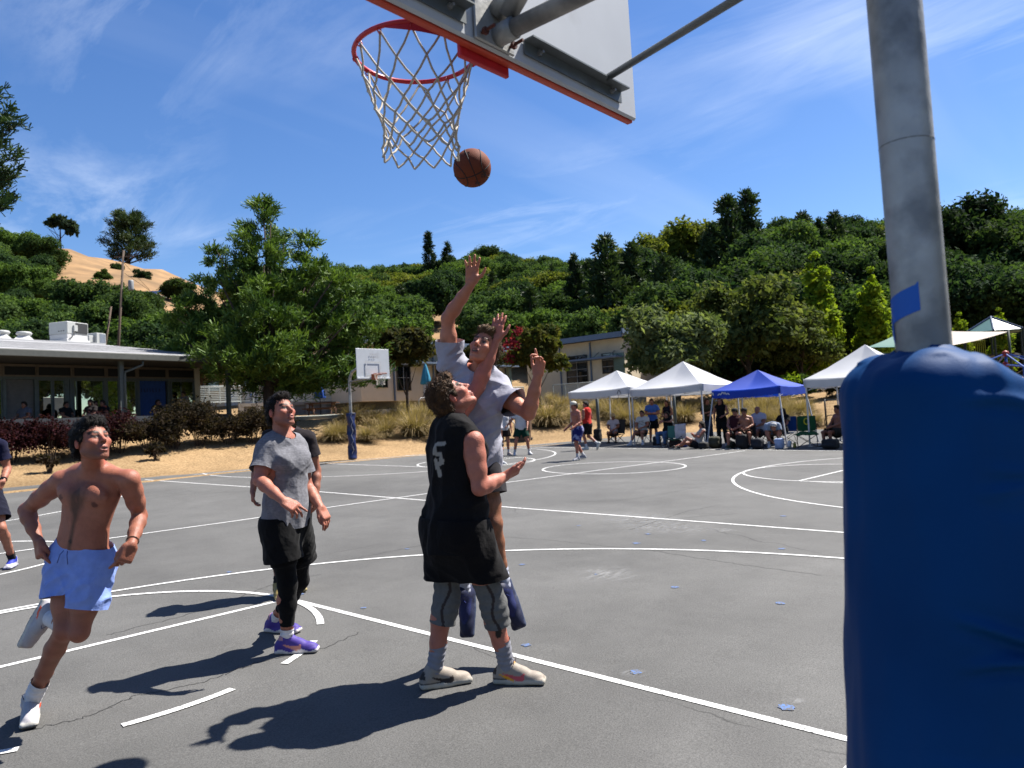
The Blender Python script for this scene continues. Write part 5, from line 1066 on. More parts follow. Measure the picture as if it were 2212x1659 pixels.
    # net: a woven lattice of cords
    n = 12; lv = 7; prof = [(0.0, R), (0.1, R*0.9), (0.165, R*0.8), (0.22, R*0.71), (0.27, R*0.65), (0.315, R*0.62), (0.355, R*0.62), (0.395, R*0.64)]; rr = random.Random(12)
    node = {}
    for l in range(lv+1):
        for k in range(n):
            a = 2*math.pi*(k+0.5*(l % 2)+0.5)/n; z, q = prof[l]; sw = 0.035*(z/0.45)
            node[(l, k)] = c+r*(q*math.cos(a)+(rr.uniform(-.008, .008) if l else 0)+sw*0.2)+f*(q*math.sin(a)+(rr.uniform(-.008, .008) if l else 0))-up*(z+0.012+(rr.uniform(-.01, .01) if l else 0))
    mb = MB(); cr = 0.0044 if near else 0.004
    for l in range(lv):
        for k in range(n):
            k2 = k if l % 2 else (k-1) % n; k3 = (k+1) % n if l % 2 else k
            for kk in (k2, k3):
                a, b = node[(l, k)], node[(l+1, kk)]; m = (a+b)/2+(a+b-2*c)*A(1, 1, 0)*(-0.012)+up*-0.004; mb.tube([a, m, b], cr, 5, False)
            if l and near: mb.lathe(node[(l, k)], [(0.001, -0.007), (0.006, -0.003), (0.006, 0.003), (0.001, 0.007)], 6)
    nt = mb.build('net', mat('net_cord', (0.58, 0.54, 0.48), rough=0.9, var=0.15, scale=60), e, True)
    return e, T, ax
def build_hoops():
    g = A(0, -1.674, float(gh(0, -1.674))); e, T, ax = hoop(A(0, -1.674, 0.0), (0, 1), 'near basketball hoop seen from behind with blue padded galvanised pole', near=True)
    # pad: puffy vinyl wrapped round the pole
    S = SDF(); S.h = 0.012; c = A(0, -1.674, 0)+RH0*0.035; ztop = 1.70; z0 = 0.03
    def fn(p):
        x = (p-c)@RH0; y = (p-c)@np.cross(A(0, 0, 1), RH0); rr = (0.21+0.066*np.clip(1.5-p[:, 2], 0, 1.2))*(1+0.012*np.sin(p[:, 2]*4.0+1)); an = np.arctan2(y, x)
        d = ((np.abs(x)/rr)**2.6+(np.abs(y)/(rr*0.95))**2.6)**(1/2.6)*rr-rr
        n = noise3(np.stack([np.cos(an)*1.6, np.sin(an)*1.6, p[:, 2]*2.2], 1))*0.018+noise3(np.stack([np.cos(an)*4, np.sin(an)*4, p[:, 2]*5+3], 1))*0.006
        # creases pulled tight by the straps
        for zc, sl, x0, am in ((1.165, -0.62, -0.15, 0.014), (1.062, 0.1, -0.14, 0.013), (1.41, -0.06, -0.09, 0.009), (1.46, -0.5, -0.06, 0.008), (1.40, -0.3, -0.08, 0.006), (1.60, -0.25, -0.1, 0.008), (0.86, 0.15, -0.2, 0.006)):
            dx = np.maximum(x-x0, 0); w = np.clip(dx/0.07, 0, 1); q = p[:, 2]-(zc+sl*dx/(1+dx*6)+0.006*np.sin(x*31+zc*9)); n = n+w*am*(np.exp(-(q/0.010)**2)-0.8*np.exp(-((q+0.02)/0.013)**2)-0.4*np.exp(-((q-0.024)/0.016)**2))
        t = p[:, 2]-(ztop-0.10-0.17*np.clip((x-0.01)/0.2, 0, 1.2)+0.008*np.sin(an*5)); v = np.maximum(t, 0); dd = np.maximum(d+0.1, 0)
        return np.where(t > 0, np.sqrt(dd*dd+v*v)-0.1, np.maximum(d, z0-p[:, 2])) - n*(t < 0.08)
    S._add(fn, c-A(0.34, 0.34, 0.0), c+A(0.34, 0.34, ztop+0.02), 0.0, 'add'); V, Q, _ = S.mesh(0.0085)
    link('pole_pad', mesh_np('pole_pad', to_local(e, V), Q, True), mat('blue_vinyl', (0.0, 0.062, 0.21), rough=0.6, var=0.15, scale=2.5, bump=0.05, bscale=200, spec=0.08), e)
    pc = A(0, -1.674, 0); mb = MB(); rr = random.Random(4); n = 26; V = []
    for k in range(n):
        a = 2*math.pi*k/n; d = A(math.cos(a), math.sin(a), 0); w = rr.uniform(-0.006, 0.01); V += [pc+d*0.0615+A(0, 0, ztop+0.008+w), pc+d*0.085+A(0, 0, ztop-0.002), pc+d*0.13+A(0, 0, ztop-0.03)]
    mb.add(V, [(k*3+j, (k*3+3+j) % (3*n), (k*3+4+j) % (3*n), k*3+j+1) for k in range(n) for j in (0, 1)]); mb.build('pad_collar', mat('blue_vinyl', ()), e, True)
    # blue tape and weld marks on the pole
    tp = mat('blue_tape', (0.005, 0.14, 0.55), rough=0.55, var=0.05); V = []; n = 16; a_l = math.atan2(-FH0[1]-RH0[1]*0.95, -FH0[0]-RH0[0]*0.95)
    for k in range(n):
        a = 1.82+(k/(n-1))*1.55; d = A(math.cos(a), math.sin(a), 0)*0.0597; zz = 1.80+0.028*(k/(n-1)); V += [pc+d+A(0, 0, zz-0.032), pc+d+A(0, 0, zz+0.028+(0.006 if k == n-1 else 0))]
    MB().add(V, [(2*k, 2*k+2, 2*k+3, 2*k+1) for k in range(n-1)]).build('tape', tp, e, True)
    V = []
    for k in range(7): a = 1.75+0.07*k; d = A(math.cos(a), math.sin(a), 0)*0.0605; zz = 1.80-0.03*k/6; V += [pc+d+A(0, 0, zz-0.045), pc+d+A(0, 0, zz-0.0)]
    MB().add(V, [(2*k, 2*k+2, 2*k+3, 2*k+1) for k in range(6)]).build('tape_tail', tp, e, True)
    mb = MB(); torus(mb, pc+A(0, 0, 2.19), 0.0578, 0.0012, np.eye(3), 33, 6); mb.build('weld_seam', mat('dark_weld', (0.16, 0.16, 0.16), rough=0.7), e, True)
    # ball
    c = W(1020, 363, 4.68); R = 0.1195; b = empty('basketball', c, 'brown leather basketball in the air below the net', 'basketball'); fw = nrm(CAM-c); rt = nrm(np.cross(A(0, 0, 1), fw)); u2 = np.cross(fw, rt); ca, sa = math.cos(0.35), math.sin(0.35); X = nrm(rt*ca+u2*sa); Y = nrm(-rt*sa+u2*ca); Z = fw
    X, Y, Z = X, nrm(Y*0.92+Z*0.38), nrm(Z*0.92-Y*0.38); Z = np.cross(X, Y)
    mb = MB(); prof = [(R*math.sin(t), -R*math.cos(t)) for t in np.linspace(0.02, math.pi-0.02, 33)]; mb.lathe(c, prof, 48, np.array([X, Y, Z])); mb.build('ball', mat('ball_leather', (0.21, 0.058, 0.028), rough=0.75, var=0.1, scale=9, bump=0.12, bscale=500, spec=0.15), b, True)
    blk = mat('ball_seam', (0.012, 0.01, 0.01), rough=0.7); mb = MB(); rs = R*1.002; cr = 0.0028
    ring = lambda fn: mb.tube([c+fn(t)*rs for t in np.linspace(0, 2*math.pi, 65)], cr, 6, False)
    ring(lambda t: X*math.cos(t)+Z*math.sin(t)); ring(lambda t: Y*math.cos(t)+Z*math.sin(t))
    for s in (-1, 1): ring(lambda t: nrm(X*s*(0.62+0.2*math.cos(2*t))+Y*math.cos(t)*0.8+Z*math.sin(t)*0.8))
    mb.build('seam', blk, b, True); mb = MB()      # print
    for (x, y, w) in ((0.62, -0.28, 0.02), (0.55, -0.42, 0.02), (-0.2, 0.75, 0.022), (0.25, -0.78, 0.02)):
        q = nrm(rt*x+u2*y+fw*math.sqrt(max(0.05, 1-x*x-y*y))); t1 = nrm(np.cross(q, A(0, 0, 1))); t2 = np.cross(q, t1)
        for k in range(3): mb.box(c+q*R*1.0025+t1*(k-1)*0.012, (0.0035, w, 0.001), np.array([t1, t2, q])); mb.box(c+q*R*1.003+t1*(k-0.5)*0.012+t2*w*0.4*(1 if k % 2 else -1), (0.012, 0.0035, 0.001), np.array([t1, t2, q]))
    mb.build('print', blk, b)
    # far hoop
    g = G(762, 992); e, T, ax = hoop(g, (-0.03, -1.0), 'far basketball hoop with dark blue padded pole at the edge of the mulch', bw=1.42, rimz=3.0, ov=1.5)
    S = SDF()
    def fp(p): x = p-g; r_ = np.hypot(x[:, 0], x[:, 1]+0.0); an = np.arctan2(x[:, 1], x[:, 0]); rr = 0.15+0.02*np.sin(x[:, 2]*9+an*2)+0.015*noise3(p*9)+0.09*np.clip(0.25-x[:, 2], 0, 1); return np.maximum(r_-rr, np.maximum(x[:, 2]-1.72, -x[:, 2]))
    S._add(fp, g-A(0.3, 0.3, 0), g+A(0.3, 0.3, 1.75), 0, 'add'); V, Q, _ = S.mesh(0.025); link('pole_pad', mesh_np('far_pad', to_local(e, V), Q, True), mat('navy_vinyl', (0.008, 0.022, 0.11), rough=0.4, var=0.2, scale=8), e)
    mb = MB()
    for k in range(9): z = 0.2+0.17*k; mb.tube([g+RH0*(0.02+0.07*(k % 2))-FH0*0.16+A(0, 0, z), g+RH0*(0.1-0.07*(k % 2))-FH0*0.155+A(0, 0, z+0.17)], 0.008, 5)
    mb.build('lacing', mat('lace_grey', (0.45, 0.46, 0.5)), e)
FH0 = A(-math.sin(YAW), math.cos(YAW), 0)
build_hoops()
def canopy(c, size, top, hv, hp, col, label, val=0.27, yaw=0.0, logo=None, trans=0.25):
    """pop-up canopy: c ground centre, size footprint, top roof size, hv eave height, hp peak height"""
    e = empty('canopy', c, label, 'canopy', None); R2 = np.array([A(math.cos(yaw), math.sin(yaw), 0), A(-math.sin(yaw), math.cos(yaw), 0), A(0, 0, 1)]); T = lambda x, y, z: np.asarray(c)+R2[0]*x+R2[1]*y+A(0, 0, z); h = top/2; s = size/2
    fab = mat('canopy_'+str(round(col[0], 2))+str(round(col[2], 2)), col, rough=0.7, var=0.03, scale=3, trans=trans); N = 16; V = []; idx = {}
    def zr(x, y):
        m = max(abs(x), abs(y))/h; t = 1-m; z = hv+(hp-hv)*(t**1.18*0.92+0.08*t); dg = min(abs(x), abs(y))/max(1e-6, max(abs(x), abs(y)))
        return z-0.10*math.sin(math.pi*m)*(1-dg)-0.05*m*(1-dg**2)
    for sd in range(4):
        V = []; ca, sa = [(1, 0), (0, 1), (-1, 0), (0, -1)][sd]
        for m in range(N//2+1):
            for k in range(N+1):
                y = -h*(1-m/(N//2)); x = y*(1-2*k/N) if m < N//2 else 0.0; X_, Y_ = x*ca-y*sa, x*sa+y*ca
                V.append(T(X_, Y_, zr(X_, Y_) if m < N//2 else hp))
        V = np.array(V); V[:, 2] += 0.02*noise3(V*1.5)+0.008*noise3(V*4); F = [(m*(N+1)+k, m*(N+1)+k+1, (m+1)*(N+1)+k+1, (m+1)*(N+1)+k) for m in range(N//2) for k in range(N)]
        link('roof_fabric', mesh_np('roof_fabric', to_local(e, V), np.array(F), True), fab, e)
    per = [(-h+2*h*k/N, -h) for k in range(N)]+[(h, -h+2*h*k/N) for k in range(N)]+[(h-2*h*k/N, h) for k in range(N)]+[(-h, h-2*h*k/N) for k in range(N)]; V = []
    for (x, y) in per: z = zr(x, y); o = 1.012; w = 0.012*math.sin(7*(x+y)); V += [T(x*o, y*o, z+0.004), T(x*(o+w*0.4), y*(o+w*0.4), z-val*0.5), T(x*o, y*o, z-val)]
    n = len(per); V = np.array(V); F = [(k*3+j, (k*3+3+j) % (3*n), (k*3+4+j) % (3*n), k*3+j+1) for k in range(n) for j in (0, 1)]; link('valance', mesh_np('valance', to_local(e, V), np.array(F), True), fab, e)
    steel = mat('canopy_leg', (0.55, 0.56, 0.58), rough=0.5, metal=0.2); mb = MB()
    for (sx, sy) in ((-1, -1), (1, -1), (1, 1), (-1, 1)):
        x, y = c[0]+(R2[0]*sx*s+R2[1]*sy*s)[0], c[1]+(R2[0]*sx*s+R2[1]*sy*s)[1]; b = A(x, y, float(gh(x, y))); t = T(sx*h*0.975, sy*h*0.975, hv-0.08); mb2 = MB(); mb2.bar(b, t, 0.042, 0.042); mb2.box(b+A(0, 0, 0.01), (0.11, 0.11, 0.02)); mb2.box(b+(t-b)*0.97, (0.075, 0.075, 0.12)); mb2.build('leg', steel, e)
    hh = h*0.95
    for (a, b) in (((-1, -1), (1, -1)), ((1, -1), (1, 1)), ((1, 1), (-1, 1)), ((-1, 1), (-1, -1))):
        for k in range(2):
            p0 = T((a[0]+(b[0]-a[0])*k/2)*hh, (a[1]+(b[1]-a[1])*k/2)*hh, 0); p1 = T((a[0]+(b[0]-a[0])*(k+1)/2)*hh, (a[1]+(b[1]-a[1])*(k+1)/2)*hh, 0); za, zb_ = hv-0.1, hv-0.38; mb.bar(p0+A(0, 0, za), p1+A(0, 0, zb_), 0.025, 0.012); mb.bar(p0+A(0, 0, zb_), p1+A(0, 0, za), 0.025, 0.012)
    mb.bar(T(0, 0, hp-0.03), T(0, 0, hv-0.3), 0.035)
    for (sx, sy) in ((-1, 0), (1, 0), (0, 1), (0, -1)): mb.bar(T(0, 0, hv-0.1), T(sx*hh, sy*hh, hv-0.25), 0.025, 0.012)
    mb.build('scissor_truss', steel, e)
    if logo is not None:
        mb = MB(); x0, lc, sc = logo; pts = [(-2, 0), (-1.4, .5), (-1, .1), (-.3, 1.0), (.2, .25), (.5, .9), (1.0, .1), (1.5, .5), (2, 0)]
        if sc < 0.1: pts = [(-1, -0.6), (-.5, .5), (0, 1.0), (.5, .5), (1, -.6)]
        nn = -R2[0]; lat = -R2[1]; o = T(-h*1.012-0.012, 0, hv-val*0.62)+lat*x0-A(0, 0, 0.02)
        for a, b in zip(pts[:-1], pts[1:]): mb.bar(o+lat*a[0]*sc+A(0, 0, a[1]*sc), o+lat*b[0]*sc+A(0, 0, b[1]*sc), 0.035 if sc >= 0.1 else 0.03, 0.008, up=nn)
        mb.build('emblem', mat('emblem%d' % (lc[0] > 0.5), lc), e)
    return e
def build_canopies():
    W_ = (0.66, 0.67, 0.70); gz = lambda x, y: A(x, y, float(gh(x, y)))
    canopy(gz(24.6, 15.55), 2.95, 2.98, 2.24, 3.06, W_, 'first white pop-up canopy on the left of the row', logo=(1.05, (0.12, 0.12, 0.13), 0.09))
    canopy(gz(24.4, 12.3), 3.0, 3.05, 2.22, 3.22, W_, 'second white pop-up canopy, between the first and the blue one')
    canopy(gz(24.1, 9.15), 2.9, 2.45, 2.02, 2.68, (0.015, 0.085, 0.55), 'royal blue pop-up canopy with white emblem', logo=(-0.78, (0.7, 0.7, 0.75), 0.11), trans=0.3)
    canopy(gz(24.3, 5.5), 3.0, 3.05, 2.27, 3.3, W_, 'last white pop-up canopy, beside the blue padded pole')
build_canopies()
def fr(f): f = nrm(A(f[0], f[1], 0)); return f, A(f[1], -f[0], 0)
def camp_chair(p, f, col, label, back=0.45, seat=0.42, cloth_name='x', emblem=None, bunch=False, tall=0.9):
    f, r = fr(f); e = empty('camp_chair', p, label, 'chair'); T = lambda x, y, z: np.asarray(p)+r*x+f*y+A(0, 0, z); st = mat('black_tube', (0.015, 0.015, 0.016), rough=0.5); cm = mat('chair_'+cloth_name, col, rough=0.85, var=0.1, scale=6)
    for (a, b) in (((-.3, -.25, 0), (.3, -.25, .4)), ((.3, -.25, 0), (-.3, -.25, .4)), ((-.3, .25, 0), (.3, .25, .4)), ((.3, .25, 0), (-.3, .25, .4)), ((-.3, -.25, 0), (-.3, .25, .4)), ((-.3, .25, 0), (-.3, -.25, .4)), ((.3, -.25, 0), (.3, .25, .4)), ((.3, .25, 0), (.3, -.25, .4))): MB().tube([T(*a), T(*b)], 0.009, 5).build('leg', st, e)
    for s in (-1, 1): MB().tube([T(s*.3, -.25, .35), T(s*.28, -.38, tall)], 0.01, 5).build('back_post', st, e)
    V = []; n = 7
    for i in range(n):
        for k in range(n):
            x, y = -0.29+0.58*i/(n-1), -0.27+0.54*k/(n-1); z = seat-0.07*(1-(x/.29)**2)*(1-(y/.27)**2)+(0.1*abs(noise3(np.array([[x*6, y*6, 1.]]))[0]) if bunch else 0); V.append(T(x*(1.25 if bunch else 1), y*(1.1 if bunch else 1), z-(0.12 if bunch and (i in (0, n-1) or k == n-1) else 0)))
    q = [(i*n+k, (i+1)*n+k, (i+1)*n+k+1, i*n+k+1) for i in range(n-1) for k in range(n-1)]; link('seat', mesh_np('seat', to_local(e, np.array(V)), np.array(q), True), cm, e); V = []
    for i in range(n):
        for k in range(n): x, t = -0.28+0.56*i/(n-1), k/(n-1); z = seat+0.02+(tall-seat)*t; V.append(T(x, -0.28-0.1*t-0.05*(1-(x/.28)**2), z))
    link('backrest', mesh_np('backrest', to_local(e, np.array(V)), np.array(q), True), cm, e)
    if emblem: o = T(0, -0.30-0.075+0.0, seat+(tall-seat)*0.68)+f*0.02; torus(MB(), o, 1.0, 0.02, np.array([r*0.07, A(0, 0, 0.1), f]), 25, 6).build('emblem', mat('emblem_yellow', (0.6, 0.55, 0.02)), e)
    return e
def folding_chair(p, f, label, col=(0.03, 0.03, 0.03)):
    f, r = fr(f); e = empty('folding_chair', p, label, 'chair'); T = lambda x, y, z: np.asarray(p)+r*x+f*y+A(0, 0, z); st = mat('chair_tube', (0.35, 0.35, 0.36), rough=0.4, metal=0.5); m = mat('chair_black', col)
    for s in (-1, 1): MB().tube([T(s*.22, .25, 0), T(s*.22, 0.0, .44), T(s*.22, -.2, .85)], 0.012, 6).build('leg', st, e, True); MB().tube([T(s*.2, -.28, 0), T(s*.2, .18, .45)], 0.011, 6).build('leg', st, e, True)
    MB().box(T(0, 0.0, .45), (.4, .4, .03), np.array([r, f, A(0, 0, 1)]), 0.01).build('seat', m, e); MB().box(T(0, -.19, .75), (.42, .03, .2), np.array([r, f, A(0, 0, 1)]), 0.01).build('backrest', m, e); return e
def bag(p, f, size, col, label, name='bag', cat='bag'):
    f, r = fr(f); e = empty(name, p, label, cat); S = SDF(); ax = np.array([r, f, A(0, 0, 1)]); h = A(*size)/2; c = np.asarray(p)+A(0, 0, h[2]); S.rbox(c, h, ax, min(h)*0.55, k=0.02); S.ell(c-f*-h[1]*0.9-A(0, 0, h[2]*0.3), A(h[0]*0.75, h[1]*0.5, h[2]*0.5), ax, k=0.05); V, Q, _ = S.mesh(0.03); N = vnormals(V, Q); V = V+N*(0.02*noise3(V*7))[:, None]; link('body', mesh_np('bag_body', to_local(e, V), Q, True), mat('bag_%s' % label[:12], col, rough=0.85, var=0.2, scale=8), e)
    MB().tube([c+r*h[0]*0.4+A(0, 0, h[2]*0.9), c+A(0, 0, h[2]*1.25), c-r*h[0]*0.4+A(0, 0, h[2]*0.9)], 0.012, 5).build('handle', mat('black_strap', (0.012, 0.012, 0.013)), e); return e
def build_furniture():
    toc = lambda p: CAM-p
    def at(u, v): return G(u, v)
    p = at(1330, 957); camp_chair(p, (-0.95, 0.2), (0.03, 0.028, 0.03), 'low black camp chair of the person in the straw hat', cloth_name='black', seat=0.36, tall=0.95)
    p = at(1392, 961); folding_chair(p, (-0.95, 0.35), 'black folding chair of the man in the printed white shirt')
    p = at(1442, 963); folding_chair(p, (-0.95, 0.5), 'folding chair of the woman in jeans')
    p = at(1458, 966); camp_chair(p, (-0.8, -0.3), (0.10, 0.26, 0.2), 'empty green patterned beach chair with a white towel', cloth_name='beach', seat=0.3, tall=0.75); q = p+A(0, 0, 0)
    tw = bag(at(1472, 966)+A(0, 0, 0.3), (-0.9, -0.2), (0.4, 0.1, 0.55), (0.55, 0.53, 0.56), 'pale floral towel hung over the beach chair', 'towel', 'towel')
    p = at(1745, 966); camp_chair(p, (-0.93, -0.3), (0.004, 0.09, 0.02), 'green camp chair with a yellow letter O', cloth_name='green', emblem=True, bunch=True, seat=0.5, tall=1.0)
    p = at(1700, 960); camp_chair(p, (-0.93, -0.1), (0.02, 0.1, 0.3), 'blue camp chair behind the woman with long dark hair', cloth_name='blue', tall=0.95)
    for (u, v, lb) in ((1592, 968, 'dark chair of the man in maroon'), (1610, 968, 'dark chair of the shirtless man in a cap'), (1640, 963, 'dark chair of the man in sunglasses'), (1668, 966, 'dark chair of the man bending over'), (1812, 966, 'dark chair of the shirtless man by the pole')): camp_chair(at(u, v), (-0.95, -0.1), (0.02, 0.02, 0.022), lb, cloth_name='dark', tall=0.8)
    B = [(1420, 966, (.35, .3, .5), (0.012, 0.013, 0.016), 'black backpack beside the woman in jeans'), (1460, 968, (.6, .35, .32), (0.04, 0.02, 0.015), 'brown duffel bag behind the legs of the woman in jeans'), (1546, 970, (.5, .5, .52), (0.06, 0.055, 0.03), 'olive green crate below the standing women'), (1604, 972, (.5, .35, .62), (0.008, 0.008, 0.01), 'tall black backpack before the shirtless man in a cap'), (1637, 972, (.5, .35, .45), (0.015, 0.018, 0.03), 'navy cooler bag before the man in sunglasses'), (1684, 972, (.35, .25, .45), (0.35, 0.42, 0.6), 'pale blue drawstring bag at the foot of the blue canopy leg'), (1706, 970, (.16, .16, .3), (0.6, 0.6, 0.62), 'white water jug beside the pale blue bag'), (1717, 970, (.14, .14, .22), (0.3, 0.26, 0.05), 'small yellow can beside the white jug'), (1795, 972, (.6, .45, .4), (0.015, 0.017, 0.022), 'dark duffel bag before the shirtless man by the pole'), (1480, 968, (.2, .2, .25), (0.05, 0.08, 0.3), 'small blue drink bottle pack beside the beach chair'), (1580, 970, (.35, .3, .3), (0.03, 0.04, 0.02), 'dark green bag at the feet of the man in maroon'), (1520, 972, (.4, .35, .3), (0.01, 0.01, 0.012), 'black bag beside the reclining woman'), (1292, 955, (.4, .4, .7), (0.012, 0.012, 0.014), 'black bag under the left end of the first canopy')]
    for (u, v, s, c, lb) in B: bag(at(u, v-2), (-0.95, 0.1), tuple(q*0.78 for q in s), c, lb)
    # wheeled bin
    p = at(1133, 957); f, r = fr((-0.8, -0.5)); e = empty('wheeled_bin', p, 'brown wheeled rubbish bin on the mulch behind the players', 'bin'); T = lambda x, y, z: p+r*x+f*y+A(0, 0, z); m = mat('brown_plastic', (0.11, 0.062, 0.035), rough=0.6)
    MB().prism([T(-.28, -.28, .08), T(.28, -.28, .08), T(.28, .26, .02), T(-.28, .26, .02)], A(0, 0, 0.5)).prism([T(-.33, -.36, .58), T(.33, -.36, .58), T(.33, .33, .55), T(-.33, .33, .55)], A(0, 0, 0.5)).build('body', m, e); MB().box(T(0, -.02, 1.1), (.72, .78, .07), np.array([r, f, A(0, 0, 1)]), 0.02).build('lid', m, e)
    for s in (-1, 1): MB().lathe(T(s*.3, -.3, .12), [(0.12, -0.03), (0.12, 0.03)], 14, np.array([f, A(0, 0, 1), r])).build('wheel', mat('black_rubber', (0.01, 0.01, 0.01)), e)
    # posts
    for (u, v, h, lb) in ((1295, 950, 2.35, 'grey steel post under the left end of the first canopy'), (1461, 941, 2.4, 'dark green steel post behind the second canopy')): p = at(u, v); e = empty('steel_post', p, lb, 'post'); MB().tube([p-A(0, 0, 0.05), p+A(0, 0, h)], 0.075, 10).build('post', mat('dark_post', (0.1, 0.115, 0.105), rough=0.5), e, True); MB().lathe(p, [(0.13, -0.02), (0.13, 0.03)], 10).build('base_plate', M_STEEL(), e)
    p = at(1085, 953); e = empty('bike_rack', p, 'small steel rack loop behind the white-shirted players', 'rack'); MB().tube([p, p+A(0, 0, .8), p+A(.2, .1, .95)+RH0*.1, p+RH0*.55+A(0, 0, .95), p+RH0*.65+A(0, 0, .8), p+RH0*.65], 0.03, 8).build('loop', M_STEEL(), e, True)
    # picnic table with closed umbrella
    p = LP(697, 41.5, 0.02); f, r = fr(-FH0); e = empty('picnic_table', p, 'brown wooden picnic table on the upper terrace', 'picnic table'); T = lambda x, y, z: p+r*x+f*y+A(0, 0, z); wd = mat('brown_timber', (0.10, 0.042, 0.022), rough=0.8, var=0.2, scale=4); ax = np.array([r, f, A(0, 0, 1)])
    for k in range(5): MB().box(T(0, -.34+.17*k, .76), (1.75, .155, .045), ax).build('plank', wd, e)
    for s in (-1, 1):
        for k in range(2): MB().box(T(0, s*(.72+.14*k), .45), (1.75, .13, .045), ax).build('bench_plank', wd, e)
        MB().bar(T(s*.62, -.62, 0), T(s*.62, -.22, .74), .04, .14).bar(T(s*.62, .62, 0), T(s*.62, .22, .74), .04, .14).bar(T(s*.62, -.85, .4), T(s*.62, .85, .4), .04, .12).bar(T(s*.62, -.4, .69), T(s*.62, .4, .69), .04, .1).build('trestle', wd, e)
    def closed_umbrella(p, col, label, h=2.5, r=0.27, cname='b'):
        e = empty('umbrella', p, label, 'umbrella'); MB().tube([p, p+A(0, 0, h)], 0.022, 8).build('pole', mat('umb_pole', (0.02, 0.02, 0.02)), e, True); MB().lathe(p, [(0.26, 0), (0.26, 0.05), (0.06, 0.09), (0.04, 0.2)], 14).build('base', mat('umb_base', (0.02, 0.02, 0.02)), e, True); V = []; n = 24; pr = [(0.03, h), (0.08, h-.12), (r*.55, h-.5), (r*.8, h-.9), (r, h-1.25), (r*.92, h-1.3)]
        for q, z in pr:
            for k in range(n): a = 2*math.pi*k/n; V.append(p+A(math.cos(a), math.sin(a), 0)*q*(1+0.22*(1 if k % 3 == 0 else -0.4))+A(0, 0, z))
        link('canopy', mesh_np('umb', to_local(e, np.array(V)), np.array([(i*n+k, i*n+(k+1) % n, (i+1)*n+(k+1) % n, (i+1)*n+k) for i in range(len(pr)-1) for k in range(n)]), True), mat('umb_'+cname, col, rough=0.8), e); return e
    closed_umbrella(LP(693, 41.3, 0.0), (0.01, 0.09, 0.42), 'closed blue umbrella standing in the picnic table', 2.35); closed_umbrella(LP(924, 47, 0.4), (0.03, 0.27, 0.42), 'closed turquoise umbrella left of the curly-haired man', 2.6, 0.3, 't')
    p = A(*W(828, 850, 53)[:2], 3.5); e = empty('umbrella', p, 'open blue umbrella behind the far hoop net', 'umbrella'); MB().tube([p, p+A(0, 0, 2.4)], .025, 8).build('pole', mat('umb_pole', ()), e, True); MB().lathe(p+A(0, 0, 1.85), [(1.35, 0), (1.3, .06), (.7, .36), (.03, .6)], 8).build('canopy', mat('umb_b', ()), e)
    # fence with bikes hung on it at the right
    p0 = LP(1784, 36.4, 0); p1 = LP(1990, 33.5, 0); e = empty('fence', p0, 'black mesh fence with post left of the blue padded pole', 'fence'); bl = mat('fence_black', (0.012, 0.012, 0.013), rough=0.5)
    for k in range(5): q = p0+(p1-p0)*k/4; q[2] = p0[2]; MB().tube([q-A(0, 0, .1), q+A(0, 0, 1.42)], 0.045, 8).build('post', bl, e, True)
    d = p1-p0; d[2] = 0; MB().tube([p0+A(0, 0, 1.35), p0+d+A(0, 0, 1.35)], 0.03, 6).tube([p0+A(0, 0, .12), p0+d+A(0, 0, .12)], 0.03, 6).build('rail', mat('rail_grey', (0.14, 0.14, 0.14)), e, True); mb = MB(); n = 60
    for k in range(n): q = p0+d*k/n; mb.bar(q+A(0, 0, .12), q+A(0, 0, 1.35), 0.006, 0.006)
    for k in range(9): mb.bar(p0+A(0, 0, .2+.14*k), p0+d+A(0, 0, .2+.14*k), 0.006, 0.006)
    o = mb.build('mesh_wires', bl, e); o['kind'] = 'stuff'
    for k, (u, lb) in enumerate(((1818, 'blue bicycle leaning on the black fence'), (1850, 'second bicycle on the black fence behind the blue pad'))):
        q = LP(u, 35.6, 0); dx = nrm(d); e = empty('bicycle', q, lb, 'bicycle'); cm = mat('bike_blue', (0.03, 0.09, 0.45), rough=0.4)
        for s in (-.5, .5): torus(MB(), q+dx*s+A(0, 0, .34), .33, .02, np.array([dx, A(0, 0, 1), d]), 25, 6).build('wheel', bl, e, True)
        MB().tube([q-dx*.5+A(0, 0, .34), q+A(0, 0, .36), q+dx*.38+A(0, 0, .85), q-dx*.15+A(0, 0, .85), q+A(0, 0, .36)], .02, 6).tube([q-dx*.5+A(0, 0, .34), q-dx*.15+A(0, 0, .85)], .015, 6).tube([q+dx*.5+A(0, 0, .34), q+dx*.36+A(0, 0, 1.0)], .02, 6).build('frame', cm, e, True); MB().tube([q+dx*.36+A(0, 0, 1.0)-FH0*.25, q+dx*.36+A(0, 0, 1.02)+FH0*.25], .015, 6).build('handlebar', bl, e); MB().box(q-dx*.18+A(0, 0, .95), (.25, .12, .06), np.array([dx, np.cross(A(0, 0, 1), dx), A(0, 0, 1)]), .02).build('saddle', bl, e)
    # playground: shade sail, hexagonal roof, rope climber
    P = [W(1872, 750, 40), W(1955, 712, 46), W(2178, 716, 44), W(2052, 740, 38)]; e = empty('shade_sail', LP(2000, 42), 'green and white shade sail behind the galvanised pole', 'shade sail'); gm = mat('sail_green', (0.02, 0.16, 0.13), rough=0.7, trans=0.2); wm = mat('sail_white', (0.66, 0.6, 0.53), rough=0.8, trans=0.3)
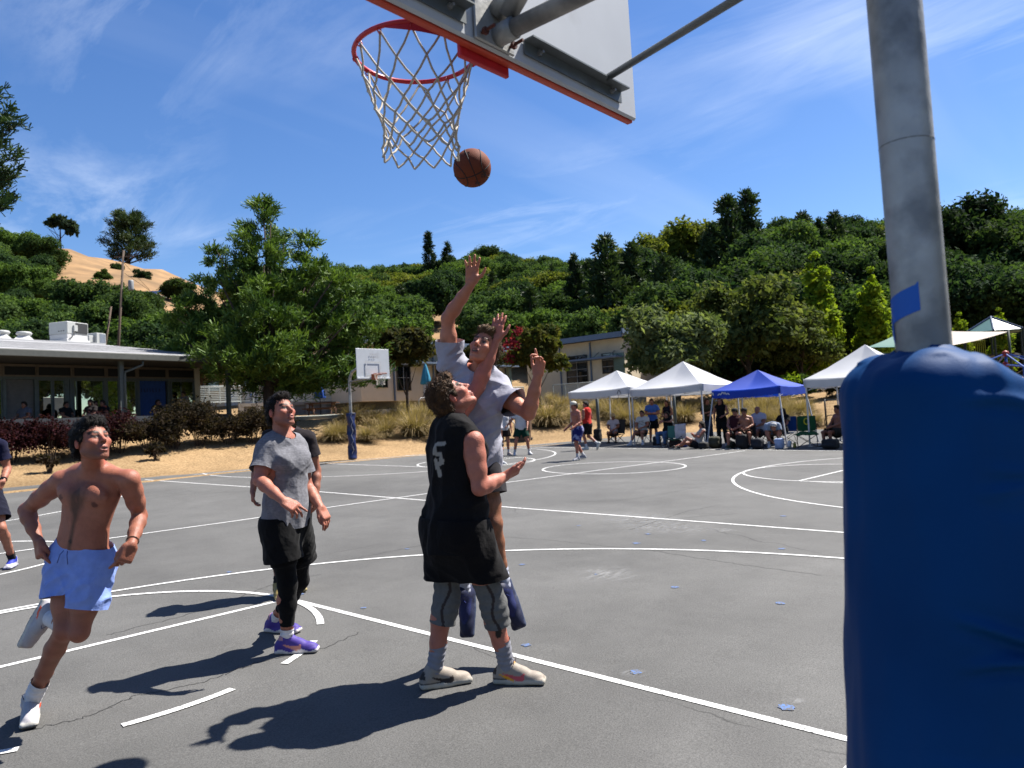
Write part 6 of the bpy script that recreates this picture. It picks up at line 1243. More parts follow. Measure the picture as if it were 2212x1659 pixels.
    def sail(a, b, c, m, nm):
        n = 10; V = []; F = []; ix = {}
        for i in range(n+1):
            for k in range(n+1-i): w = A(i, k, n-i-k)/n; ix[(i, k)] = len(V); V.append(a*w[2]+b*w[0]+c*w[1]-A(0, 0, 1)*2.2*w[0]*w[1]*w[2]*3-A(0, 0, 0.5)*(w[0]*w[1]+w[1]*w[2]+w[0]*w[2])*0.6)
        for i in range(n):
            for k in range(n-i):
                F.append((ix[(i, k)], ix[(i+1, k)], ix[(i, k+1)]))
                if i+k < n-1: F.append((ix[(i+1, k)], ix[(i+1, k+1)], ix[(i, k+1)]))
        link(nm, mesh_np(nm, to_local(e, np.array(V)), np.array(F), True), m, e)
    sail(P[0], P[1], P[3], gm, 'green_panel'); sail(P[1]+A(0, 0, 0.05), P[2], P[3]-A(0, 0, .15), wm, 'white_panel')
    for q, u in ((P[0], 1872), (P[2], 2178)): b = A(q[0], q[1], LP(u, 40)[2]-0.2); MB().tube([b, q+A(0, 0, .1)], .07, 8).build('post', mat('sail_post', (0.02, 0.045, 0.035)), e, True)
    c = LP(2160, 46); zt = W(2160, 683, 46)[2]; ze = W(2160, 716, 46)[2]; e = empty('play_tower', c, 'playground tower with green six-sided roof at the right edge', 'play tower'); bl2 = mat('tower_blue', (0.03, 0.09, 0.2)); R = 1.75; gm2 = mat('tower_roof', (0.10, 0.2, 0.18), rough=0.35); pts = [A(c[0]+R*math.cos(a), c[1]+R*math.sin(a), ze) for a in np.arange(6)*math.pi/3+.2]; ap = A(c[0], c[1], zt)
    for k in range(6): MB().add([pts[k], pts[(k+1) % 6], ap, pts[k]-A(0, 0, .08), pts[(k+1) % 6]-A(0, 0, .08), ap-A(0, 0, .08)], [(0, 1, 2), (5, 4, 3), (0, 3, 4, 1)]).build('roof_panel', gm2, e); MB().tube([pts[k]+A(0, 0, .03), ap+A(0, 0, .04)], .05, 6).build('rib', bl2, e); MB().tube([A(pts[k][0], pts[k][1], c[2]-.3)*1.0, pts[k]], .06, 8).build('post', mat('tower_post', (0.012, 0.03, 0.03)), e)
    MB().box(A(c[0], c[1], c[2]+1.5), (2.4, 2.4, .1)).build('deck', mat('deck_dark', (0.03, 0.04, 0.04)), e); yl = mat('tower_yellow', (0.30, 0.36, 0.03)); cc = c-RH0*1.75-FH0*1.2
    for k in range(9): q = cc+RH0*(-.5+.12*k); MB().tube([q+A(0, 0, 1.1), q+A(0, 0, 2.4)], .02, 5).build('bar', yl, e)
    MB().tube([cc-RH0*.5+A(0, 0, 2.4), cc+RH0*.5+A(0, 0, 2.4)], .025, 5).tube([cc-RH0*.5+A(0, 0, 1.5), cc+RH0*.5+A(0, 0, 1.5)], .025, 5).build('bar_rail', yl, e)
    hub = W(2172, 764, 30); hb2 = W(2172, 788, 30); e = empty('rope_climber', LP(2172, 30), 'blue rope climbing frame with red balls at the right edge', 'climbing frame'); bm = mat('climber_blue', (0.04, 0.12, 0.42), rough=0.4); rm = mat('climber_red', (0.4, 0.03, 0.02), rough=0.5); zg = LP(2172, 30)[2]
    for q in (hub, hb2): MB().lathe(q, [(0.02, -.13), (.1, -.09), (.14, 0), (.1, .09), (.02, .13)], 12).build('ball', rm, e, True)
    MB().tube([hub, A(hub[0], hub[1], zg)], .045, 8).build('mast', bm, e, True)
    for k in range(6): a = k*math.pi/3+.4; q = hb2+A(math.cos(a), math.sin(a), 0)*2.2; MB().tube([hub, q+A(0, 0, -.2)], .03, 6).build('arm', bm, e); MB().tube([hb2, q+A(0, 0, -.2)], .03, 6).build('arm', bm, e); MB().tube([q+A(0, 0, -.2), A(q[0], q[1], zg)], .04, 6).build('leg', bm, e); a2 = a+math.pi/3; q2 = hb2+A(math.cos(a2), math.sin(a2), 0)*2.2; MB().tube([q+A(0, 0, -.3), (q+q2)/2+A(0, 0, -.9), q2+A(0, 0, -.3)], .014, 4).tube([q+A(0, 0, -.8), (hb2+q2)/2+A(0, 0, -.9), hb2+A(0, 0, -.4)], .014, 4).build('rope', mat('rope_tan', (0.3, 0.2, 0.1)), e)
build_furniture()
# ---------------------------------------------------------------- people
SKIN = lambda: mat('skin', attr=True, rough=0.5, var=0.1, scale=22, bump=0.2, bscale=160, sss=0.05, spec=0.3)
CLOTH = lambda: mat('cloth', attr=True, rough=0.92, var=0.08, scale=25, bump=0.25, bscale=32, spec=0.12, sheen=0.04)
HAIRM = lambda: mat('hair', attr=True, rough=0.6, var=0.4, scale=80, bump=1.0, bscale=150, spec=0.18)
SHOEM = lambda: mat('shoe', attr=True, rough=0.6, var=0.06, scale=40, bump=0.15, bscale=300, spec=0.3)
def frame_from(f, up):
    f = nrm(f); r = nrm(np.cross(f, up)); return np.array([r, f, np.cross(r, f)])
def local_pts(V, c, Fm): return (V-np.asarray(c))@Fm.T
def blend(c, col, w): return c*(1-w[:, None])+np.asarray(col)*w[:, None]
def hand(S, wr, d, pn, side, curl=(0.3, 0.3, 0.35, 0.4), spread=0.12, thumb=(0.6, 0.3), sc=1.0, simple=False):
    """wr wrist, d direction to the fingers, pn palm-side normal, side +1 if the thumb lies along d x pn"""
    d = nrm(d); pn = nrm(np.asarray(pn)-d*(np.asarray(pn)@d)); lat = np.cross(d, pn)*side
    if simple:
        ax = np.array([d, lat, pn])
        S.ell(wr+d*0.055*sc, (0.06*sc, 0.042*sc, 0.02*sc), ax, k=0.02)
        e = nrm(d*math.cos(curl[1]*1.2)+pn*math.sin(curl[1]*1.2)); ax2 = np.array([e, lat, nrm(np.cross(e, lat))])
        S.ell(wr+d*0.1*sc+e*0.035*sc, (0.055*sc, 0.036*sc, 0.014*sc), ax2, k=0.015)
        S.cone(wr+d*0.03*sc+lat*0.03*sc, wr+d*0.085*sc+lat*0.06*sc+pn*0.02*sc, 0.014*sc, 0.01*sc, k=0.01)
        return
    ax = np.array([d, lat, pn])
    S.rbox(wr+d*0.052*sc-pn*0.002, (0.05*sc, 0.042*sc, 0.0145*sc), ax, 0.0135*sc, k=0.02)
    S.ell(wr+d*0.03*sc+lat*0.022*sc+pn*0.012*sc, (0.032*sc, 0.018*sc, 0.013*sc), ax, k=0.012)
    offs = (0.032, 0.0112, -0.0108, -0.031); lens = (0.073, 0.081, 0.076, 0.06); start = (0.092, 0.098, 0.094, 0.086)
    for i in range(4):
        b = wr+d*start[i]*sc+lat*offs[i]*sc
        sp = (1.5-i)*spread; fd = nrm(d*math.cos(sp)+lat*math.sin(sp)); p = b-fd*0.012*sc; ang = 0.0
        segs = (0.46, 0.3, 0.24); r0 = (0.0098, 0.0094, 0.0086, 0.0076) if i < 3 else (0.0084, 0.008, 0.0074, 0.0066)
        for j in range(3):
            ang += curl[i]*(0.9, 1.1, 0.7)[j]
            e = fd*math.cos(ang)+pn*math.sin(ang); q = p+e*(lens[i]*segs[j]*sc+(0.012*sc if j == 0 else 0))
            S.cone(p, q, r0[j]*sc, r0[j+1]*sc, k=0.005); p = q
    a, c = thumb
    b = wr+d*0.025*sc+lat*0.03*sc+pn*0.004
    e1 = nrm(d*math.cos(a)+lat*math.sin(a)+pn*0.35*c); q = b+e1*0.042*sc; S.cone(b, q, 0.0135*sc, 0.0115*sc, k=0.012)
    a2 = a-0.25-0.5*c; e2 = nrm(d*math.cos(a2)+lat*math.sin(a2)+pn*0.5*c); q2 = q+e2*0.03*sc; S.cone(q, q2, 0.011*sc, 0.0098*sc, k=0.004)
    q3 = q2+nrm(d*math.cos(a2-0.2)+lat*math.sin(a2-0.2)+pn*0.6*c)*0.024*sc; S.cone(q2, q3, 0.0098*sc, 0.0078*sc, k=0.004)
def head(S, c, Fm, hs=1.0, mouth=0.0, detail=True, jaw=1.0):
    T = lambda x, y, z: c+(A(x, y, z)*hs)@Fm
    S.ell(T(0, -0.014, 0.036), A(0.077, 0.098, 0.088)*hs, Fm, k=0.03)
    S.ell(T(0, 0.03, -0.03), A(0.063*jaw, 0.066, 0.084)*hs, Fm, k=0.03)
    for s in (-1, 1):
        S.cone(T(s*0.054*jaw, 0.0, -0.058), T(s*0.016, 0.074, -0.104), 0.02*hs, 0.017*hs, k=0.02)
        S.ell(T(s*0.043, 0.066, -0.022), A(0.022, 0.02, 0.018)*hs, Fm, k=0.025)
        S.ell(T(s*0.079, -0.012, -0.006), A(0.009, 0.019, 0.032)*hs, Fm, k=0.006)
    if not detail:
        S.cone(T(0, 0.088, 0.015), T(0, 0.113, -0.028), 0.01*hs, 0.014*hs, k=0.015); return
    S.ell(T(0, 0.08, -0.104), A(0.022, 0.017, 0.015)*hs, Fm, k=0.015)
    S.cone(T(-0.034, 0.079, 0.024), T(0.034, 0.079, 0.024), 0.011*hs, 0.011*hs, k=0.02)
    for s in (-1, 1):
        S.ell(T(s*0.031, 0.1, 0.003), A(0.019, 0.016, 0.0125)*hs, Fm, k=0.012, mode='sub')
        S.ell(T(s*0.031, 0.0795, 0.002), A(0.0145, 0.0125, 0.0115)*hs, Fm, k=0.003)
        S.cone(T(s*0.045, 0.083, 0.0135), T(s*0.018, 0.0915, 0.0125), 0.0045*hs, 0.0045*hs, k=0.004)
    S.cone(T(0, 0.088, 0.018), T(0, 0.117, -0.024), 0.0085*hs, 0.0115*hs, k=0.012)
    for s in (-1, 1): S.ell(T(s*0.0125, 0.101, -0.029), A(0.0085, 0.01, 0.008)*hs, Fm, k=0.006)
    S.ell(T(0, 0.093, -0.066), A(0.027, 0.012, 0.02)*hs, Fm, k=0.015)
    S.ell(T(0, 0.1005, -0.0585-0.002*mouth), A(0.023, 0.0085, 0.0055)*hs, Fm, k=0.006)
    S.ell(T(0, 0.0995, -0.073-0.012*mouth), A(0.021, 0.0085, 0.0065)*hs, Fm, k=0.006)
    S.ell(T(0, 0.108, -0.066-0.006*mouth), A(0.021, 0.016, 0.0025+0.0075*mouth)*hs, Fm, k=0.003, mode='sub')
    for s in (-1, 1): S.ell(T(s*0.091, -0.006, -0.002), A(0.009, 0.011, 0.02)*hs, Fm, k=0.005, mode='sub')
def face_cols(V, col, c, Fm, hs, base, hair, brow=0.9, stubble=0.0, lips=(0.3, 0.09, 0.075), look=(0, 0), mouth=0.0):
    L = local_pts(V, c, Fm)/hs; x, y, z = L[:, 0], L[:, 1], L[:, 2]; ax = np.abs(x)
    near = (np.linalg.norm(L, axis=1) < 0.17)
    base = np.asarray(base); red = base*A(1.12, 0.8, 0.76)
    g = lambda px, pz, sx, sz, xx: np.exp(-((xx-px)/sx)**2-((z-pz)/sz)**2)
    w = near*(y > 0.03)*np.clip(0.55*g(0.045, -0.03, 0.022, 0.022, ax)+0.6*g(0, -0.025, 0.014, 0.02, x), 0, 1); col = blend(col, red, w)
    w = near*(ax > 0.079)*0.75; col = blend(col, base*A(1.15, 0.72, 0.65), w)
    if stubble:
        w = near*stubble*np.clip(1-np.abs(z+0.085)/0.05, 0, 1)*(y > 0.0)*(z < -0.045); w = np.clip(w*1.3, 0, stubble); col = blend(col, np.asarray(hair)*0.6+base*0.25, w)
    bz = 0.0285+0.004*np.clip(ax-0.02, 0, 1)/0.02-0.012*np.clip(ax-0.04, 0, 1)/0.02
    w = near*(y > 0.06)*(ax > 0.011)*(ax < 0.054)*(np.abs(z-bz) < 0.008)*brow; col = blend(col, np.asarray(hair)*0.5, w.astype(float))
    eye = near*(y > 0.068)*((((ax-0.031)/0.0155)**2+((z-0.002)/0.0078)**2) < 1); col = blend(col, (0.3, 0.27, 0.25), eye.astype(float)*0.95)
    ix = x-np.sign(x)*0.031-look[0]*0.006
    iris = eye*((ix/0.0088)**2+((z-0.002-look[1]*0.003)/0.009)**2 < 1); col = blend(col, (0.025, 0.018, 0.014), iris.astype(float))
    lid = near*(y > 0.07)*(np.abs(ax-0.031) < 0.018)*(np.abs(z-0.0105) < 0.0045); col = blend(col, base*0.22, lid*0.85)
    zc = -0.066-0.006*mouth; lw = near*(y > 0.085)*(ax < 0.026)*(np.abs(z-zc) < 0.0135+0.006*mouth); col = blend(col, lips, lw*0.75)
    ins = near*(y > 0.06)*(((x/0.021)**2+((z-zc)/(0.0028+0.0075*mouth))**2) < 1)*(y < 0.103)
    col = blend(col, (0.05, 0.015, 0.015), ins.astype(float)*0.9)
    if mouth > 0.3:
        te = ins*(z > zc+0.002*mouth); col = blend(col, (0.38, 0.33, 0.28), te.astype(float)*0.85)
    nos = near*(y > 0.088)*(np.abs(ax-0.0085) < 0.0048)*(np.abs(z+0.0365) < 0.0035); col = blend(col, base*0.18, nos*0.9)
    return col
def torso_st(J, infl=0.0, hem=None, top=1.0, bulk=1.0, fem=False, flare=0.0, s=1.0):
    pc = (J['hipL']+J['hipR'])/2; nb = J['neck']; up = nrm(nb-pc); L = np.linalg.norm(nb-pc)
    ls = nrm(J['shR']-J['shL']); lh = nrm(J['hipR']-J['hipL']); mid = J.get('mid')
    if fem: tb = [(-0.13, .15, .105), (0.05, .172, .115), (0.2, .16, .105), (0.42, .122, .088), (0.6, .13, .1), (0.76, .145, .112), (0.93, .14, .085), (1.02, .07, .06)]
    else: tb = [(-0.13, .15, .11), (0.04, .168, .12), (0.2, .158, .112), (0.42, .148, .104), (0.6, .16, .112), (0.78, .178, .122), (0.93, .165, .095), (1.03, .075, .065)]
    if hem is not None: tb = [t for t in tb if t[0] > hem+0.04]; tb = [(hem, tb[0][1], tb[0][2])]+tb
    out = []
    for t, w, d in tb:
        if t > top: continue
        tt = min(max(t, 0), 1); l = nrm(lh*(1-tt)+ls*tt); c = pc+up*(t*L)
        if mid is not None: c = c+(np.asarray(mid)-(pc+nb)/2)*(1-(2*tt-1)**2)
        l = nrm(l-up*(l@up)); fr = np.cross(up, l)
        c = c+fr*(0.018*math.sin(max(0, tt)*math.pi)+(-0.012 if t < 0.1 else 0))*s
        fl = flare*max(0, 1-(t-(hem if hem is not None else 0))/0.6)
        out.append((c, l, fr, w*s*bulk+infl+fl, d*s*bulk+infl+fl*0.8))
    return out, up, ls, lh, L
def make_body(J, O):
    s = O.get('s', 1.0); bk = O.get('bulk', 1.0); det = O.get('detail', True); fem = O.get('fem', False)
    S = SDF(); st, up, ls, lh, L = torso_st(J, s=s, bulk=bk, fem=fem); S.loft(st, k=0.03)
    fr = np.cross(up, ls); pc = (J['hipL']+J['hipR'])/2; ch = pc+up*L*0.76
    if not fem:
        for sg in (-1, 1): S.ell(ch+ls*0.075*s*sg+fr*0.078*s, A(0.082, 0.042, 0.058)*s*bk, np.array([ls, fr, up]), k=0.035)
    else:
        for sg in (-1, 1): S.ell(ch+ls*0.068*s*sg+fr*0.08*s-up*0.02, A(0.06, 0.055, 0.058)*s, np.array([ls, fr, up]), k=0.03)
    for sg in (-1, 1): S.ell(pc+lh*0.075*s*sg-np.cross(up, lh)*0.06*s-up*0.02, A(0.085, 0.075, 0.085)*s*bk, np.array([lh, np.cross(up, lh), up]), k=0.04)
    ab = 0.86*bk if fem else bk
    for q in 'LR':
        sh, el, wr = J['sh'+q], J['el'+q], J['wr'+q]
        S.cone(J['neck']+up*0.0*s, sh, 0.05*s, 0.05*s*ab, k=0.05)
        ua = el-sh; fa = wr-el
        S.chain([sh, sh+ua*0.3, sh+ua*0.6, el], A(0.058, 0.054, 0.049, 0.04)*s*ab, k=0.03)
        S.chain([el, el+fa*0.25, el+fa*0.6, wr], A(0.041, 0.0445, 0.037, 0.0275)*s*ab, k=0.02)
        h = O.get('hand'+q)
        if h is not None:
            sd = 1 if q == 'R' else -1
            hand(S, wr, h.get('d', fa), h['pn'], h.get('side', sd), h.get('curl', (0.3, 0.35, 0.4, 0.45)), h.get('spread', 0.1), h.get('thumb', (0.6, 0.3)), s*h.get('sc', 1.0), simple=not det)
        hp, kn, an = J['hip'+q], J['kn'+q], J['an'+q]; th = kn-hp; sn = an-kn
        back = -np.cross(nrm(np.cross(J['ft'+q], A(0, 0, 1)) if abs(nrm(J['ft'+q])[2]) < 0.9 else lh), nrm(sn)); back = back*np.sign(-(back@J['ft'+q])+1e-9)
        lb = 0.95*bk if fem else bk
        S.chain([hp, hp+th*0.3, hp+th*0.65, kn], A(0.088, 0.084, 0.07, 0.0565)*s*lb, k=0.035)
        S.ell(kn-back*0.012*s, A(0.05, 0.05, 0.055)*s*lb, k=0.02)
        S.chain([kn, kn+sn*0.28+back*0.014*s, kn+sn*0.6+back*0.006*s, an], A(0.054, 0.058, 0.046, 0.035)*s*lb, k=0.02)
        f = nrm(J['ft'+q]); dn = J.get('fd'+q); dn = nrm(dn) if dn is not None else A(0, 0, -1)
        S.cone(an+dn*0.05*s-f*0.03*s, an+dn*0.06*s+f*0.13*s, 0.034*s, 0.026*s, k=0.03)
    Fm = frame_from(J['hf'], J['hu']); hc = J['head']; hs = O.get('hs', 1.0)*s
    S.chain([hc+(A(0, -0.03, -0.045)*hs)@Fm, J['neck']-up*0.02], A(0.056 if not fem else 0.047, 0.064 if not fem else 0.052)*s*min(bk, 1.1), k=0.03)
    head(S, hc, Fm, hs, O.get('mouth', 0.0), det, O.get('jaw', 1.0))
    return S, Fm, up, ls, fr, L
def cloth_mesh(S, h, colf, fold=None, capdel=True, extra=None):
    V, Q, cp = S.mesh(h)
    if capdel and cp: V, Q, _ = drop(V, Q, cp)
    col = colf(V) if callable(colf) else np.tile(np.asarray(colf, float), (len(V), 1))
    if fold is not None:
        N = vnormals(V, Q); V = V+N*fold(V)[:, None]
    return V, Q, col
def folds(up, ls, amp, f1=9.0, st=0.35, seed=0.0, tilt=0.5):
    fr = np.cross(up, ls)
    def fn(V):
        a = V@ls; b = V@fr; c = V@up
        w = fbm(np.stack([a*3, b*3, c*3+seed], 1), 2)*0.35
        p = np.stack([(a+c*tilt)*f1+w*2, b*f1+seed, (c-a*tilt)*f1*st+w], 1)
        q = np.stack([(a-c*tilt*1.3)*f1*0.7+seed*2, b*f1*0.7, (c+a*tilt)*f1*0.7*st], 1)
        r = 1-2.2*np.abs(noise3(p)); r2 = 1-2.2*np.abs(noise3(q))
        return amp*(0.75*np.sign(r)*np.abs(r)**1.4*(r > -0.5)+0.75*np.clip(r2, 0, 1)**1.5+0.3*noise3(p*2.3)-0.3)
    return fn
def shirt(J, O, P):
    """P: hem, infl, flare, sleeve (fraction of the upper arm; None = sleeveless), neck radius"""
    s = O.get('s', 1.0); S = SDF()
    st, up, ls, lh, L = torso_st(J, P.get('infl', 0.018), P.get('hem', 0.0), s=s, bulk=O.get('bulk', 1.0), fem=O.get('fem', False), flare=P.get('flare', 0.02))
    S.loft(st, k=0.03, flat0=True); fr = np.cross(up, ls); pc = (J['hipL']+J['hipR'])/2; ch = pc+up*L*0.76
    if not O.get('fem'):
        for sg in (-1, 1): S.ell(ch+ls*0.075*s*sg+fr*0.08*s, A(0.09, 0.05, 0.075)*s, np.array([ls, fr, up]), k=0.05)
    else:
        for sg in (-1, 1): S.ell(ch+ls*0.065*s*sg+fr*0.085*s-up*0.02, A(0.066, 0.062, 0.066)*s, np.array([ls, fr, up]), k=0.04)
    for q in 'LR':
        sh, el = J['sh'+q], J['el'+q]; ua = el-sh
        S.cone(J['neck']-up*0.005, sh, 0.055*s, 0.062*s, k=0.05)
        if P.get('sleeve') is not None:
            r = P.get('sr', 0.078)*s
            S.fcone(sh, sh+ua*P['sleeve'], 0.07*s, r, k=0.05)
        else:
            sd = 1 if q == 'R' else -1; c = sh+ls*sd*P.get('hole', (0.045, 0))[0]*s-up*P.get('hole', (0, 0))[1]; rr = P.get('hr', 0.085)*s; hl = P.get('hl', 0.0)
            a0 = c+up*0.06; b0 = c-up*(0.05+hl); ab = b0-a0; L2 = ab@ab
            def fn(p, a0=a0, ab=ab, L2=L2, rr=rr):
                t = np.clip((p-a0)@ab/L2, 0, 1); return np.linalg.norm(p-a0-t[:, None]*ab, axis=1)-rr
            S.cut(fn)
    nc = J['neck']+up*P.get('nup', 0.05)*s+fr*P.get('nfr', 0.02)*s; nr = P.get('nr', 0.085)*s
    S.cut(lambda p: np.linalg.norm(p-nc, axis=1)-nr)
    return S, up, ls, fr, pc, L
def shorts(J, O, P):
    """P: top, frac (along the thigh), r1, r2"""
    s = O.get('s', 1.0); S = SDF(); st, up, ls, lh, L = torso_st(J, P.get('infl', 0.014), None, P.get('top', 0.3), s=s, bulk=O.get('bulk', 1.0), fem=O.get('fem', False))
    S.loft(st, k=0.03); pc = (J['hipL']+J['hipR'])/2; wl = P.get('waist', 0.1)*L; S.cut(lambda p: wl-(p-pc)@up); S.fade = (pc, up, wl)
    for sg in (-1, 1): S.ell(pc+lh*0.075*s*sg-np.cross(up, lh)*0.06*s-up*0.02, A(0.1, 0.09, 0.1)*s, np.array([lh, np.cross(up, lh), up]), k=0.05)
    for q in 'LR':
        hp, kn = J['hip'+q], J['kn'+q]; fr_ = P['frac'+q] if 'frac'+q in P else P['frac']
        S.fcone(hp, hp+(kn-hp)*fr_, P.get('r1', 0.108)*s, P.get('r2', 0.115)*s, k=P.get('k', 0.04))
    return S, up, lh
def trousers(J, O, P):
    S, up, lh = shorts(J, O, dict(frac=0.6, r1=P.get('r0', 0.1), r2=P.get('r0', 0.1)*0.95, top=0.3, waist=0.1, infl=P.get('infl', 0.008)))
    S.caps = S.caps[:1]; s = O.get('s', 1.0)
    for q in 'LR':
        hp, kn, an = J['hip'+q], J['kn'+q], J['an'+q]; r = P.get('r', (0.1, 0.085, 0.072, 0.07, 0.055)); th = kn-hp; sn = an-kn
        S.chain([hp, hp+th*0.5, kn, kn+sn*0.35], A(*r[:4])*s, k=0.03)
        S.fcone(kn+sn*0.35, kn+sn*P.get('end', 0.95), r[3]*s, r[4]*s, k=0.03)
    return S, up, lh
def shoe(an, f, dn, s=1.0, L=0.3, high=0.0):
    """an ankle, f toe direction, dn sole direction"""
    f = nrm(f); dn = nrm(np.asarray(dn)-f*(np.asarray(dn)@f)); up = -dn; lt = np.cross(f, up); S = SDF(); ax = np.array([f, lt, up])
    o = an+dn*0.085*s-f*0.075*s; T = lambda x, y, z: o+f*x*s+lt*y*s+up*z*s
    k = L/0.3
    S.ell(T(0.035, 0, 0.045), A(0.05, 0.038, 0.05)*s, ax, k=0.02)
    S.cone(T(0.05, 0, 0.06), T(0.15*k, 0, 0.05), 0.04*s, 0.036*s, k=0.03)
    S.ell(T(0.205*k, -0.002, 0.034), A(0.085, 0.046, 0.036)*s, ax, k=0.03)
    S.cone(T(0.06, 0, 0.07), T(0.068, 0, 0.1+high), 0.046*s, 0.047*s, k=0.02)
    S.cone(T(0.075, 0, 0.1), T(0.165*k, 0, 0.058), 0.036*s, 0.034*s, k=0.03)
    S.rbox(T(0.05, 0, 0.018), A(0.062, 0.041, 0.02)*s, ax, 0.018*s, k=0.012)
    S.rbox(T(0.2*k, 0, 0.017), A(0.097, 0.047, 0.019)*s, ax, 0.018*s, k=0.012)
    S.rbox(T(0.125*k, 0, 0.017), A(0.06, 0.038, 0.019)*s, ax, 0.017*s, k=0.02)
    return S, o, ax
def add_part(name, parent, V, Q, col, m):
    col = 0.56*col+0.26*col*col; me = mesh_np(name, to_local(parent, V), Q, True, cols=col); return link(name, me, m, parent)
def person(J, O, label, group=None, cat='person'):
    J = {k: np.asarray(v, float) for k, v in J.items()}
    base = J.get('base', (J['anL']+J['anR'])/2); base = A(base[0], base[1], O.get('floor', float(min(J['anL'][2], J['anR'][2])-0.09)))
    root = empty('person', base, label, cat, group)
    h = O.get('h', 0.0074); det = O.get('detail', True); s = O.get('s', 1.0)
    S, Fm, up, ls, fr, L = make_body(J, O)
    V, Q, _ = S.mesh(h if det else O.get('h', 0.015))
    WARM = A(1.06, 0.87, 0.79); skin = np.asarray(O.get('skin', (0.42, 0.235, 0.165)))*WARM
    col = np.tile(skin, (len(V), 1)); hs = O.get('hs', 1.0)*s
    n = fbm(V*9.0, 2); col = col*(1+n[:, None]*A(0.06, 0.12, 0.13)); n = noise3(V*A(150, 150, 60)); col = col*(1-0.12*np.clip(n, 0, 1)[:, None])
    tan = O.get('tan'); tan = None if tan is None else np.asarray(tan)*WARM
    if tan is not None:
        for q in 'LR':      # forearms and calves are more tanned
            e = J['el'+q]; d = nrm(J['wr'+q]-e); t = (V-e)@d; r = np.linalg.norm(V-e-t[:, None]*d, axis=1)
            col = blend(col, tan, np.clip(t/0.12+0.6, 0, 1)*(r < 0.09)*(t < 0.5)*0.8)
            e = J['kn'+q]; d = nrm(J['an'+q]-e); t = (V-e)@d; r = np.linalg.norm(V-e-t[:, None]*d, axis=1)
            col = blend(col, tan, (np.clip(t/0.15+0.8, 0, 1)*(r < 0.12)*(t < 0.5))*0.8)
    for q in 'LR':
        for jn, rr in (('kn', 0.06), ('el', 0.045)):
            w = np.exp(-(np.linalg.norm(V-J[jn+q], axis=1)/rr)**2)*0.3; col = blend(col, skin*A(1.05, 0.72, 0.7), w)
        w = np.clip(1-np.linalg.norm(V-(J['wr'+q]+nrm(J['wr'+q]-J['el'+q])*0.12), axis=1)/0.11, 0, 1)*0.35; col = blend(col, skin*A(1.12, 0.8, 0.76), w)
    if det: col = face_cols(V, col, J['head'], Fm, hs, np.asarray(O.get('face', skin/WARM))*WARM, O.get('hair', (0.03, 0.02, 0.015)), stubble=O.get('stubble', 0), look=O.get('look', (0, 0)), mouth=O.get('mouth', 0))
    else:
        Lc = local_pts(V, J['head'], Fm)/hs; w = ((Lc[:, 1] > 0.06)*(np.abs(Lc[:, 2]-0.008) < 0.012)*(np.abs(np.abs(Lc[:, 0])-0.031) < 0.016)).astype(float)*0.8
        col = blend(col, skin*0.12, w)
        w = ((Lc[:, 1] > 0.07)*(np.abs(Lc[:, 2]+0.066) < 0.008)*(np.abs(Lc[:, 0]) < 0.025)).astype(float)*0.6; col = blend(col, skin*A(0.6, 0.35, 0.35), w)
    if O.get('bodycol'): col = O['bodycol'](V, col, dict(up=up, ls=ls, fr=fr, L=L, pc=(J['hipL']+J['hipR'])/2))
    add_part('body', root, V, Q, col, SKIN())
    # hair
    hc = O.get('hair', (0.03, 0.02, 0.015)); sty = O.get('hairstyle', 'short'); T = lambda x, y, z: J['head']+(A(x, y, z)*hs)@Fm
    if sty != 'none':
        H = SDF(); th = O.get('hth', 0.014); fl = O.get('hairline', 0.0); hy = [-0.13, -0.06, -0.038, -0.024, 0.002, 0.012, 0.028, 0.04, 0.06, 0.078, 0.13]; hz = [-0.085, -0.07, -0.03, 0.016, 0.018, -0.012, -0.008, 0.03, 0.066, 0.084, 0.09]
        if sty == 'long': hz = [-0.2, -0.2, -0.15, -0.08, -0.06, -0.05, -0.02, 0.03, 0.066, 0.084, 0.09]
        cc = J['head']; r0 = A(0.0785+th*0.75, 0.1+th, 0.09+th*1.15); c0 = A(0, -0.016, 0.038)
        def hfn(p):
            q = ((p-cc)@Fm.T)/hs; w = q-c0; k0 = np.linalg.norm(w/r0, axis=1); k1 = np.linalg.norm(w/(r0*r0), axis=1); d = k0*(k0-1)/np.maximum(k1, 1e-6)
            nb = np.sqrt((w[:, 0]/(r0[0]*0.98))**2+((w[:, 1]+0.03)/(0.07+th))**2+((w[:, 2]+0.06)/0.075)**2); d = smin(d, (nb-1)*0.07, 0.03)
            cut = (np.interp(q[:, 1], hy, hz)+fl*(q[:, 1] > 0.03)-q[:, 2])*0.75
            return -smin(-d, -cut, 0.012)*hs
        H._add(hfn, cc-0.2*hs, cc+0.2*hs, 0.0, 'add')
        if sty in ('short', 'curly'): H.ell(T(0, 0.05, 0.108), A(0.06, 0.045, 0.022+th*0.7)*hs, Fm, k=0.025)
        if sty == 'long':
            for sg in (-1, 0, 1): H.chain([T(sg*0.05, -0.05, 0.03), T(sg*0.078, -0.06, -0.08), T(sg*0.08, -0.055, -0.2), T(sg*0.07, -0.05, -0.3)], A(0.045, 0.04, 0.042, 0.022)*hs, k=0.04)
        V, Q, _ = H.mesh(0.007 if det else 0.02)
        N = vnormals(V, Q); Lc = local_pts(V, J['head'], Fm)
        if sty == 'curly': dsp = 0.007*noise3(Lc*75)+0.006*noise3(Lc*38)+0.005*noise3(Lc*18)
        else: dsp = 0.006*noise3(Lc*A(110, 30, 70))+0.009*noise3(Lc*A(55, 16, 34))+0.005*noise3(Lc*24)
        if det: V = V+N*(dsp*hs)[:, None]
        hcn = np.tile(np.asarray(hc), (len(V), 1)); hi = O.get('hair2')
